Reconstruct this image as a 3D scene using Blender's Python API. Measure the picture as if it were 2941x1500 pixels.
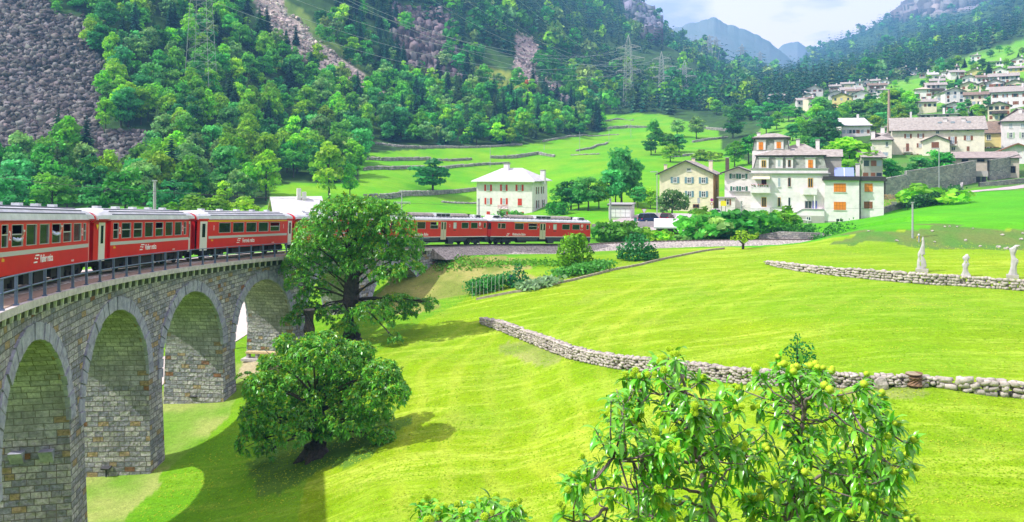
import bpy, bmesh, math, random
import numpy as np
from mathutils import Vector, Matrix, noise as mnoise
R_ = math.radians
random.seed(7)
for o in list(bpy.data.objects):
    bpy.data.objects.remove(o)
S = bpy.context.scene
COL = S.collection
# ------------------------------------------------------------------ camera
F, PX0, PY0, CZ = 2300.0, 1470.5, 485.0, 18.0        # focal length and horizon in photo pixels, eye height
cam = bpy.data.cameras.new("camera")
cam_ob = bpy.data.objects.new("camera", cam)
COL.objects.link(cam_ob)
cam.sensor_width = 36.0
cam.lens = 36.0 * F / 2941.0
cam.shift_y = -(750.0 - PY0) / 2941.0
cam.clip_start = 0.3
cam.clip_end = 12000
cam_ob.location = (0, 0, CZ)
cam_ob.rotation_euler = (R_(90), 0, 0)
S.camera = cam_ob
# ------------------------------------------------------------------ light
SUN_EL = 50.0
sd = Vector((0.97, 0.22, 0)).normalized()              # where shadows fall
sun_dir = Vector((sd.x * math.cos(R_(SUN_EL)), sd.y * math.cos(R_(SUN_EL)), -math.sin(R_(SUN_EL))))
sun = bpy.data.lights.new("sun", 'SUN')
sun.energy = 4.4
sun.angle = R_(0.6)
sun.color = (1.0, 0.97, 0.93)
sun_ob = bpy.data.objects.new("sun", sun)
COL.objects.link(sun_ob)
sun_ob.location = (-60, -30, 120)
sun_ob.rotation_euler = sun_dir.to_track_quat('-Z', 'Y').to_euler()
# ------------------------------------------------------------------ sky
world = bpy.data.worlds.new("World")
S.world = world
world.use_nodes = True
nt = world.node_tree
nt.nodes.clear()
wo = nt.nodes.new('ShaderNodeOutputWorld')
sky = nt.nodes.new('ShaderNodeTexSky')
sky.sky_type = 'NISHITA'
sky.sun_disc = False
sky.sun_elevation = R_(SUN_EL)
sky.sun_rotation = math.atan2(-sd.x, -sd.y)
sky.air_density = 1.2
sky.dust_density = 1.5
tc = nt.nodes.new('ShaderNodeTexCoord')
mp = nt.nodes.new('ShaderNodeMapping')
mp.inputs['Scale'].default_value = (1.0, 1.0, 3.2)
mp.inputs['Location'].default_value = (0.35, 0.0, 0.12)
nz = nt.nodes.new('ShaderNodeTexNoise')
nz.inputs['Scale'].default_value = 4.2
nz.inputs['Detail'].default_value = 9
nz.inputs['Roughness'].default_value = 0.52
nz.inputs['Distortion'].default_value = 0.35
nz2 = nt.nodes.new('ShaderNodeTexNoise')
nz2.inputs['Scale'].default_value = 5.5
nz2.inputs['Detail'].default_value = 8
cr = nt.nodes.new('ShaderNodeValToRGB')
cr.color_ramp.elements[0].position = 0.22
cr.color_ramp.elements[0].color = (0, 0, 0, 1)
cr.color_ramp.elements[1].position = 0.36
cr.color_ramp.elements[1].color = (1, 1, 1, 1)
cc = nt.nodes.new('ShaderNodeValToRGB')
cc.color_ramp.elements[0].position = 0.42
cc.color_ramp.elements[0].color = (4.4, 4.2, 5.6, 1)
cc.color_ramp.elements[1].position = 0.53
cc.color_ramp.elements[1].color = (8.6, 7.1, 7.2, 1)
mx = nt.nodes.new('ShaderNodeMixRGB')
bg = nt.nodes.new('ShaderNodeBackground')
bg.inputs['Strength'].default_value = 0.15
L = nt.links.new
L(tc.outputs['Generated'], mp.inputs[0])
L(mp.outputs[0], nz.inputs['Vector'])
L(mp.outputs[0], nz2.inputs['Vector'])
L(nz.outputs['Fac'], cr.inputs[0])
L(nz2.outputs['Fac'], cc.inputs[0])
L(cr.outputs[0], mx.inputs[0])
L(sky.outputs[0], mx.inputs[1])
L(cc.outputs[0], mx.inputs[2])
L(mx.outputs[0], bg.inputs[0])
L(bg.outputs[0], wo.inputs[0])
S.view_settings.view_transform = 'Standard'
S.view_settings.look = 'None'
S.view_settings.gamma = 1
S.view_settings.exposure = 0.77
S.render.engine = 'CYCLES'
S.cycles.max_bounces = 6
S.cycles.diffuse_bounces = 3
S.cycles.glossy_bounces = 2
S.cycles.transmission_bounces = 3
S.cycles.transparent_max_bounces = 6
S.cycles.volume_bounces = 0
S.cycles.caustics_reflective = False
S.cycles.caustics_refractive = False
S.cycles.use_denoising = True

# ------------------------------------------------------------------ helpers
def tag(o, label=None, cat=None, group=None, kind=None):
    if label: o["label"] = label
    if cat: o["category"] = cat
    if group: o["group"] = group
    if kind: o["kind"] = kind
    return o

def empty(name, loc=(0, 0, 0), rz=0.0):
    o = bpy.data.objects.new(name, None)
    o.empty_display_size = 0.3
    COL.objects.link(o)
    o.location = loc
    o.rotation_euler = (0, 0, rz)
    return o

def children(o):
    return [c for c in o.children]

def copy_tree(o, parent=None):
    c = o.copy()
    COL.objects.link(c)
    c.parent = parent
    for ch in children(o):
        copy_tree(ch, c)
    return c

class MB:
    def __init__(s):
        s.v = []; s.f = []; s.uv = []; s.m = []; s.M = Matrix()
    def add(s, vs, fs, uv=None, mi=0):
        n = len(s.v)
        s.v += [tuple(s.M @ Vector(p)) for p in vs]
        for k, f in enumerate(fs):
            s.f.append(tuple(i + n for i in f))
            s.m.append(mi)
            s.uv.append(uv[k] if uv else None)
        return s
    def box(s, x0, x1, y0, y1, z0, z1, mi=0):
        vs = [(x0,y0,z0),(x1,y0,z0),(x1,y1,z0),(x0,y1,z0),(x0,y0,z1),(x1,y0,z1),(x1,y1,z1),(x0,y1,z1)]
        return s.add(vs, [(3,2,1,0),(4,5,6,7),(0,1,5,4),(1,2,6,5),(2,3,7,6),(3,0,4,7)], mi=mi)
    def cbox(s, cx, cy, cz, sx, sy, sz, mi=0):
        return s.box(cx-sx/2, cx+sx/2, cy-sy/2, cy+sy/2, cz-sz/2, cz+sz/2, mi)
    def hexa(s, p, mi=0):      # 8 points, bottom 4 then top 4
        return s.add(p, [(3,2,1,0),(4,5,6,7),(0,1,5,4),(1,2,6,5),(2,3,7,6),(3,0,4,7)], mi=mi)
    def bar(s, a, b, r, n=6, r2=None, mi=0):
        a = Vector(a); b = Vector(b); d = b - a
        if d.length < 1e-6: return s
        r2 = r if r2 is None else r2
        q = d.to_track_quat('Z', 'Y')
        vs = []
        for k in range(n):
            t = 2*math.pi*k/n
            c = Vector((math.cos(t), math.sin(t), 0))
            vs.append(tuple(a + q @ (c*r)))
        for k in range(n):
            t = 2*math.pi*k/n
            c = Vector((math.cos(t), math.sin(t), 0))
            vs.append(tuple(b + q @ (c*r2)))
        fs = [(k, (k+1)%n, n+(k+1)%n, n+k) for k in range(n)] + [tuple(range(n-1,-1,-1)), tuple(range(n, 2*n))]
        return s.add(vs, fs, mi=mi)
    def tube(s, pts, rad, n=6, mi=0):
        pts = [Vector(p) for p in pts]
        if not hasattr(rad, '__len__'): rad = [rad]*len(pts)
        vs = []
        for i, p in enumerate(pts):
            d = pts[min(i+1, len(pts)-1)] - pts[max(i-1, 0)]
            q = d.to_track_quat('Z', 'Y')
            for k in range(n):
                t = 2*math.pi*k/n
                vs.append(tuple(p + q @ Vector((math.cos(t)*rad[i], math.sin(t)*rad[i], 0))))
        fs = []
        for i in range(len(pts)-1):
            for k in range(n):
                fs.append((i*n+k, i*n+(k+1)%n, (i+1)*n+(k+1)%n, (i+1)*n+k))
        fs += [tuple(range(n-1,-1,-1)), tuple(range((len(pts)-1)*n, len(pts)*n))]
        return s.add(vs, fs, mi=mi)
    def prism(s, poly, axis, a, b, mi=0):
        """poly: 2-D outline; axis: 'x','y','z' extrusion axis from a to b"""
        def P(u, v, w):
            return (w, u, v) if axis == 'x' else ((u, w, v) if axis == 'y' else (u, v, w))
        n = len(poly)
        vs = [P(u, v, a) for u, v in poly] + [P(u, v, b) for u, v in poly]
        fs = [(k, (k+1)%n, n+(k+1)%n, n+k) for k in range(n)] + [tuple(range(n-1,-1,-1)), tuple(range(n, 2*n))]
        return s.add(vs, fs, mi=mi)
    def lathe(s, prof, n=12, c=(0,0,0), mi=0):
        vs = []
        for r, z in prof:
            for k in range(n):
                t = 2*math.pi*k/n
                vs.append((c[0]+r*math.cos(t), c[1]+r*math.sin(t), c[2]+z))
        fs = []
        for i in range(len(prof)-1):
            for k in range(n):
                fs.append((i*n+k, i*n+(k+1)%n, (i+1)*n+(k+1)%n, (i+1)*n+k))
        fs += [tuple(range(n-1,-1,-1)), tuple(range((len(prof)-1)*n, len(prof)*n))]
        return s.add(vs, fs, mi=mi)
    def build(s, name, mats, parent=None, smooth=False, fix=True):
        me = bpy.data.meshes.new(name)
        me.from_pydata(s.v, [], s.f)
        if not isinstance(mats, (list, tuple)): mats = [mats]
        for m in mats: me.materials.append(m)
        if len(mats) > 1:
            me.polygons.foreach_set('material_index', s.m)
        if any(u is not None for u in s.uv):
            ul = me.uv_layers.new(name='UVMap')
            k = 0
            for fi, p in enumerate(me.polygons):
                u = s.uv[fi]
                for j in range(len(p.vertices)):
                    ul.data[k].uv = u[j] if u else (0, 0)
                    k += 1
        if fix:
            bm = bmesh.new(); bm.from_mesh(me)
            bmesh.ops.recalc_face_normals(bm, faces=bm.faces)
            bm.to_mesh(me); bm.free()
        if smooth:
            me.polygons.foreach_set('use_smooth', [True]*len(me.polygons))
        o = bpy.data.objects.new(name, me)
        COL.objects.link(o)
        o.parent = parent
        return o

def np_mesh(name, verts, faces, mat, parent=None, col=None, smooth=False, attr='Col', link=True, extra=None):
    """verts (N,3), faces (M,k) int arrays with fixed k"""
    me = bpy.data.meshes.new(name)
    verts = np.asarray(verts, dtype=np.float32); faces = np.asarray(faces, dtype=np.int32)
    k = faces.shape[1]
    me.vertices.add(len(verts)); me.vertices.foreach_set('co', verts.ravel())
    me.loops.add(faces.size); me.loops.foreach_set('vertex_index', faces.ravel())
    me.polygons.add(len(faces))
    me.polygons.foreach_set('loop_start', np.arange(0, faces.size, k, dtype=np.int32))
    me.polygons.foreach_set('loop_total', np.full(len(faces), k, dtype=np.int32))
    if smooth: me.polygons.foreach_set('use_smooth', np.ones(len(faces), dtype=bool))
    me.update(calc_edges=True)
    if col is not None:
        a = me.color_attributes.new(attr, 'FLOAT_COLOR', 'POINT')
        c4 = np.ones((len(verts), 4), dtype=np.float32); c4[:, :3] = col
        a.data.foreach_set('color', c4.ravel())
    for nm, arr in (extra or {}).items():
        a = me.attributes.new(nm, 'FLOAT', 'POINT')
        a.data.foreach_set('value', np.asarray(arr, dtype=np.float32))
    me.materials.append(mat)
    o = bpy.data.objects.new(name, me)
    if link: COL.objects.link(o)
    o.parent = parent
    return o

# value noise
def vnoise(x, y, seed=0):
    xi = np.floor(x).astype(np.int64); yi = np.floor(y).astype(np.int64)
    xf = x - xi; yf = y - yi
    def h(a, b):
        n = (a*374761393 + b*668265263 + seed*982451653) & 0x7fffffff
        n = ((n ^ (n >> 13)) * 1274126177) & 0x7fffffff
        return ((n ^ (n >> 16)) & 0xffff) / 65535.0
    u = xf*xf*(3-2*xf); v = yf*yf*(3-2*yf)
    return (h(xi,yi)*(1-u)+h(xi+1,yi)*u)*(1-v) + (h(xi,yi+1)*(1-u)+h(xi+1,yi+1)*u)*v
def fbm(x, y, oct=4, seed=0):
    t = 0; a = 0.5; n = 0
    for i in range(oct):
        t = t + a*vnoise(x*2**i, y*2**i, seed+i*17); n += a; a *= 0.5
    return t/n

# ------------------------------------------------------------------ materials
MATS = {}
def mat(name, col, rough=0.8, var=0.0, scale=3.0, bump=0.0, bscale=20.0, metal=0.0, spec=0.3, col2=None, coord='Object', emis=None):
    if name in MATS: return MATS[name]
    m = bpy.data.materials.new(name); m.use_nodes = True
    n = m.node_tree; b = n.nodes['Principled BSDF']
    b.inputs['Base Color'].default_value = (*col, 1)
    b.inputs['Roughness'].default_value = rough
    b.inputs['Metallic'].default_value = metal
    b.inputs['Specular IOR Level'].default_value = spec
    if var > 0 or col2:
        t = n.nodes.new('ShaderNodeTexCoord'); z = n.nodes.new('ShaderNodeTexNoise')
        z.inputs['Scale'].default_value = scale; z.inputs['Detail'].default_value = 6
        z.inputs['Roughness'].default_value = 0.65
        r = n.nodes.new('ShaderNodeValToRGB')
        c2 = col2 if col2 else tuple(c*(1-var) for c in col)
        c1 = col if col2 else tuple(min(1, c*(1+var*0.6)) for c in col)
        r.color_ramp.elements[0].position = 0.33; r.color_ramp.elements[0].color = (*c2, 1)
        r.color_ramp.elements[1].position = 0.66; r.color_ramp.elements[1].color = (*c1, 1)
        n.links.new(t.outputs[coord], z.inputs['Vector'])
        n.links.new(z.outputs['Fac'], r.inputs[0]); n.links.new(r.outputs[0], b.inputs['Base Color'])
    if bump > 0:
        t = n.nodes.new('ShaderNodeTexCoord'); z = n.nodes.new('ShaderNodeTexNoise')
        z.inputs['Scale'].default_value = bscale; z.inputs['Detail'].default_value = 5
        bp = n.nodes.new('ShaderNodeBump'); bp.inputs['Strength'].default_value = bump
        bp.inputs['Distance'].default_value = 0.05
        n.links.new(t.outputs[coord], z.inputs['Vector'])
        n.links.new(z.outputs['Fac'], bp.inputs['Height']); n.links.new(bp.outputs[0], b.inputs['Normal'])
    MATS[name] = m
    return m

def leaf_mat(name, tint=(1,1,1), hue_var=0.022, val_var=0.32, trans=0.45, rough=0.55, spec=0.25, objrand=True):
    """leaf colour comes from the mesh's own per-leaf colour, varied per tree"""
    if name in MATS: return MATS[name]
    m = bpy.data.materials.new(name); m.use_nodes = True
    n = m.node_tree; b = n.nodes['Principled BSDF']; out = n.nodes['Material Output']
    a = n.nodes.new('ShaderNodeVertexColor'); a.layer_name = 'Col'
    mul = n.nodes.new('ShaderNodeMixRGB'); mul.blend_type = 'MULTIPLY'; mul.inputs[0].default_value = 1
    mul.inputs[2].default_value = (*tint, 1)
    n.links.new(a.outputs[0], mul.inputs[1])
    last = mul.outputs[0]
    if objrand:
        oi = n.nodes.new('ShaderNodeObjectInfo')
        hs = n.nodes.new('ShaderNodeHueSaturation')
        r1 = n.nodes.new('ShaderNodeMapRange'); r1.inputs['To Min'].default_value = 0.5-hue_var; r1.inputs['To Max'].default_value = 0.5+hue_var
        m7 = n.nodes.new('ShaderNodeMath'); m7.operation = 'MULTIPLY'; m7.inputs[1].default_value = 7.31
        fr = n.nodes.new('ShaderNodeMath'); fr.operation = 'FRACT'
        r2 = n.nodes.new('ShaderNodeMapRange'); r2.inputs['To Min'].default_value = 1-val_var; r2.inputs['To Max'].default_value = 1+val_var
        n.links.new(oi.outputs['Random'], r1.inputs['Value'])
        n.links.new(oi.outputs['Random'], m7.inputs[0]); n.links.new(m7.outputs[0], fr.inputs[0]); n.links.new(fr.outputs[0], r2.inputs['Value'])
        n.links.new(r1.outputs[0], hs.inputs['Hue']); n.links.new(r2.outputs[0], hs.inputs['Value'])
        n.links.new(last, hs.inputs['Color']); last = hs.outputs[0]
    n.links.new(last, b.inputs['Base Color'])
    b.inputs['Roughness'].default_value = rough
    b.inputs['Specular IOR Level'].default_value = spec
    tr = n.nodes.new('ShaderNodeBsdfTranslucent'); ms = n.nodes.new('ShaderNodeMixShader'); ms.inputs[0].default_value = trans
    n.links.new(last, tr.inputs['Color'])
    n.links.new(b.outputs[0], ms.inputs[1]); n.links.new(tr.outputs[0], ms.inputs[2]); n.links.new(ms.outputs[0], out.inputs['Surface'])
    MATS[name] = m
    return m

# ------------------------------------------------------------------ the railway curve
RT = 70.0                                             # track radius
ANG0 = 226.4                                          # direction of the camera seen from the curve's centre
CXY = (46.82, 49.17)
def rail_z(al):                                       # top of rail, world
    s = RT*R_(al)
    s1 = RT*R_(104.0)
    return CZ - 2.58 - (0.06*s if s < s1 else 0.06*s1 + 0.008*(s-s1))
def arc(al, r, z=0.0):
    a = R_(ANG0 - al)
    return Vector((CXY[0] + r*math.cos(a), CXY[1] + r*math.sin(a), z))
def heading(al):                                      # direction of travel
    return R_(ANG0 - al - 90)
# ------------------------------------------------------------------ terrain
PROF = {
 -300: "20,h-17.5 60,h-17 100,h-14 140,h-10 165,600 190,500 240,250 285,0 420,-650 900,h380",
 0: "20,h-17.8 45,h-17.8 60,h-17 100,h-14 140,h-10 170,600 195,500 245,250 290,0 430,-500 900,h380",
 250: "20,h-17.8 45,h-17.8 60,h-17 100,h-14 140,h-10 170,600 200,500 255,250 305,0 460,-400 900,h380",
 500: "20,h-17.5 40,h-17.6 50,h-17.4 62,h-16.6 80,h-15.8 100,h-14 150,h-9.5 175,590 210,500 270,250 330,0 500,-350 1000,h380",
 700: "20,h-17 40,h-17 50,h-16.9 60,h-16.3 80,h-15.5 100,h-14 150,h-9.5 180,590 205,540 240,440 300,250 380,0 600,-300 1100,h380",
 900: "20,h-16.4 33,h-16 45,h-16.24 58,h-14.9 64,h-14.3 72,h-15.6 85,h-14.4 110,h-12 150,h-10 185,600 210,535 235,495 275,420 330,250 430,0 700,-260 1200,h380",
 1100: "20,h-15.2 33,1500 47,1210 60,1010 70,925 80,h-13.2 92,h-11.6 110,h-10.6 150,h-10.5 190,600 225,515 265,440 305,400 380,250 500,0 800,-220 1300,h360",
 1300: "20,h-14.5 33,1500 45,1210 58,1010 68,920 74,890 79,848 84,790 89,748 96,h-9.8 140,h-11 190,625 220,585 255,515 295,430 325,405 420,250 600,0 950,-200 1500,h360",
 1470: "20,h-14.3 33,1500 45,1205 58,1000 66,905 75,830 84,785 92,745 97,730 110,h-10.6 150,h-11.2 200,620 230,583 265,508 305,440 345,405 450,260 700,0 1000,-150 1500,h300",
 1700: "20,h-13.8 31,1500 40,1240 52,1010 63,890 75,805 85,760 95,730 103,718 115,h-10.5 135,655 165,605 225,535 285,455 345,413 400,385 480,335 560,270 900,20 1150,-60 1400,h250",
 1900: "20,h-13.2 30,1500 46,1070 56,930 70,820 85,757 98,722 107,713 122,h-10.5 140,645 172,605 235,518 300,440 400,380 480,335 600,262 1000,100 1150,55 1250,h195 1800,h60",
 2100: "20,h-12.6 29,1500 43,1085 55,920 70,805 85,750 98,714 110,708 125,h-10.4 150,642 175,600 250,500 330,420 480,345 700,272 1100,205 1400,172 1550,h150 2000,h60",
 2300: "20,h-12 28,1500 40,1105 55,900 72,780 85,730 97,699 105,h-10.5 125,h-10.4 150,640 200,560 260,440 330,375 450,312 600,268 800,240 1300,228 2300,172 2500,h280 3500,h100",
 2450: "20,h-11.7 27.5,1500 39,1120 52,912 68,797 85,725 93,701 98,662 120,h-9 150,634 185,560 210,500 260,420 330,360 450,290 650,247 900,215 1500,170 2200,112 2400,h330 3500,h150",
 2600: "20,h-11.5 27,1500 38,1125 50,927 65,812 85,722 92,704 98,650 120,625 150,600 180,560 200,500 250,430 330,350 450,270 600,228 900,180 1500,110 2000,55 2150,10 2300,h430 3500,h200",
 2780: "20,h-11.4 27,1500 38,1128 50,930 63,822 80,735 91,707 98,649 130,612 165,557 180,542 200,500 250,420 330,330 430,240 600,185 900,140 1500,60 1900,20 2050,-60 2300,h480 3500,h200",
 2941: "20,h-11.3 27,1500 38,1130 50,932 62,830 77,745 91,710 98,650 130,600 165,555 180,540 200,500 250,400 330,300 430,215 600,150 900,95 1500,0 2100,-80 3500,h200",
 3300: "20,h-11.3 27,h-11.5 38,h-10.7 62,h-9.3 91,h-8.9 98,h-7 165,h-4 200,h2 250,h14 330,h40 430,h70 600,h130 900,h230 1500,h400 2100,h480 3500,h200",
}
pxs = sorted(PROF)
ZG = np.exp(np.linspace(math.log(18), math.log(4800), 420))
ctrl = []
for p in pxs:
    zz, hh = [], []
    for e in PROF[p].split():
        z, y = e.split(',')
        z = float(z)
        h = float(y[1:]) if y[0] == 'h' else -(float(y)-PY0)*z/F
        zz.append(z); hh.append(h)
    ctrl.append(np.interp(np.log(ZG), np.log(zz), hh))
ctrl = np.array(ctrl)
PG = np.arange(-300, 3301, 20.0)
TAB = np.zeros((len(PG), len(ZG)))
for j in range(len(ZG)):
    TAB[:, j] = np.interp(PG, pxs, ctrl[:, j])
ker = np.exp(-0.5*(np.arange(-6, 7)/2.6)**2); ker /= ker.sum()
padT = np.pad(TAB, ((6, 6), (0, 0)), mode='edge')
TAB = sum(ker[k]*padT[k:k+len(PG)] for k in range(13))
ker2 = np.array([1, 2, 3, 2, 1.]); ker2 /= ker2.sum()
padT = np.pad(TAB, ((0, 0), (2, 2)), mode='edge')
TAB = sum(ker2[k]*padT[:, k:k+len(ZG)] for k in range(5))
LZ0, LZ1 = math.log(18), math.log(4800)

def smooth01(t):
    t = np.clip(t, 0, 1); return t*t*(3-2*t)

def Hn(X, Y):
    """terrain height (world z) for numpy arrays"""
    X = np.asarray(X, float); Y = np.asarray(Y, float)
    rho = np.hypot(X, Y)
    z = np.maximum(np.maximum(Y, 0.62*rho), 18.5)
    px = np.clip(PX0 + F*X/z, -299, 3299)
    fi = (px+300)/20.0; i = np.clip(fi.astype(int), 0, len(PG)-2); fx = fi-i
    fj = (np.log(np.clip(z, 18, 4790))-LZ0)/(LZ1-LZ0)*(len(ZG)-1); j = np.clip(fj.astype(int), 0, len(ZG)-2); fz = fj-j
    h = (TAB[i,j]*(1-fx)+TAB[i+1,j]*fx)*(1-fz) + (TAB[i,j+1]*(1-fx)+TAB[i+1,j+1]*fx)*fz
    # natural roughness grows with distance
    k = smooth01((z-170)/300)
    h = h + k*(fbm(X/38, Y/38, 4, 3)-0.5)*0.022*np.minimum(z, 1400)*smooth01((h+14)/30)
    k2 = smooth01((z-520)/500)
    h = h + k2*(np.abs(fbm(X/190, Y/260, 4, 9)-0.5)*2)*0.05*np.minimum(z, 1500)*0.8 - k2*0.012*np.minimum(z, 1500)
    h = h + (fbm(X/7, Y/7, 3, 5)-0.5)*0.25
    # railway bench
    dx = X-CXY[0]; dy = Y-CXY[1]; r = np.hypot(dx, dy)
    al = (ANG0 - np.degrees(np.arctan2(dy, dx))) % 360
    s = RT*np.radians(al); s1 = RT*R_(104.0)
    hb = -2.58 - np.where(s < s1, 0.06*s, 0.06*s1+0.008*(s-s1)) - 1.0
    w = smooth01((7.4-np.abs(r-70))/3.4) * smooth01((al-80)/5) * smooth01((152-al)/8)
    h = h*(1-w) + hb*w
    return h + CZ
def H(x, y):
    return float(Hn(np.array([x]), np.array([y]))[0])
_zray = np.exp(np.linspace(math.log(20), math.log(4700), 1500))
def at(px, py, zmin=22.0):
    """where the ray through this photo point meets the ground"""
    X = (px-PX0)/F*_zray; hz = CZ - (py-PY0)/F*_zray
    g = Hn(X, _zray)
    ok = np.where((g > hz) & (_zray > zmin))[0]
    if len(ok) == 0: k = len(_zray)-1
    else: k = ok[0]
    if k > 0:
        d1 = hz[k]-g[k]; d0 = hz[k-1]-g[k-1]
        t = d0/(d0-d1) if d0 != d1 else 0
        z = _zray[k-1] + (_zray[k]-_zray[k-1])*t if 0 <= t <= 1 else _zray[k]
    else: z = _zray[0]
    return Vector(((px-PX0)/F*z, z, H((px-PX0)/F*z, z)))
def PW(px, py, z):
    return Vector(((px-PX0)/F*z, z, CZ-(py-PY0)/F*z))

def inpoly(px, py, poly):
    r = np.zeros(np.shape(px), bool)
    n = len(poly)
    for i in range(n):
        x1, y1 = poly[i]; x2, y2 = poly[(i+1) % n]
        c = ((y1 > py) != (y2 > py)) & (px < (x2-x1)*(py-y1)/((y2-y1) if y2 != y1 else 1e-9)+x1)
        r ^= c
    return r
MEADOW = [(690,640),(770,585),(780,528),(1030,524),(1040,440),(1240,428),(1500,418),(1600,400),(1745,380),(1735,328),(1900,328),(1975,350),(2065,372),(2075,430),(2160,470),(2170,655),(2060,662),(1900,640),(1560,660),(1000,640)]
SCREE = [(-80,-40),(110,-40),(150,40),(245,60),(262,160),(300,190),(290,240),(312,330),(268,352),(300,385),(415,385),(425,470),(400,520),(330,560),(240,540),(250,430),(170,400),(150,480),(0,500),(-80,500)]
CHUTE = [(725,-20),(800,-20),(830,40),(870,70),(900,110),(1000,185),(1100,262),(1095,285),(1040,270),(960,235),(870,170),(800,110),(750,50)]
CHUTE_GRASS = [(800,-20),(880,40),(960,110),(1050,200),(1120,250),(1100,262),(1000,185),(900,110),(830,40)]
CLIFF = [(1130,20),(1290,40),(1320,160),(1312,240),(1270,225),(1180,200),(1130,110)]
SLIDE = [(1480,92),(1520,110),(1560,150),(1535,190),(1545,240),(1515,258),(1480,235),(1478,150)]
YMEAD = [(1350,190),(1490,205),(1560,262),(1460,270),(1380,245)]
SLIDE2 = [(1560,225),(1625,250),(1650,290),(1600,290)]
SLIDE3 = [(1930,225),(1985,245),(2040,290),(2025,300),(1960,262)]
TOPCLIFF = [(2590,62),(2640,40),(2700,38),(2810,22),(2850,5),(2850,-80),(2590,-80)]
RIDGECLIFF = [(1770,-30),(1900,-30),(1905,50),(1880,120),(1830,80)]
BANK = [(1130,770),(1200,748),(1480,742),(1560,775),(1530,800),(1440,800),(1330,830),(1270,850),(1240,885),(1180,905),(1060,900)]
ROUGH = [(2360,704),(2440,668),(2620,650),(2980,650),(2980,712),(2700,716),(2600,706)]
VILLAGE = [(2270,330),(2290,255),(2500,225),(2580,190),(2730,180),(2800,150),(2960,110),(2960,560),(2560,560),(2545,470),(2500,400),(2500,345),(2440,345)]
RGRASS = [(2730,210),(2790,160),(2960,110),(2960,230),(2840,235)]
RSTRIP = [(2500,300),(2560,240),(2640,225),(2730,215),(2800,240),(2760,260),(2700,300),(2620,330)]
VSLOPE = [(2150,400),(2210,345),(2330,340),(2330,400),(2450,400),(2420,440),(2150,440)]
PADS_DIRT = [(1470,1000,0)]

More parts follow.
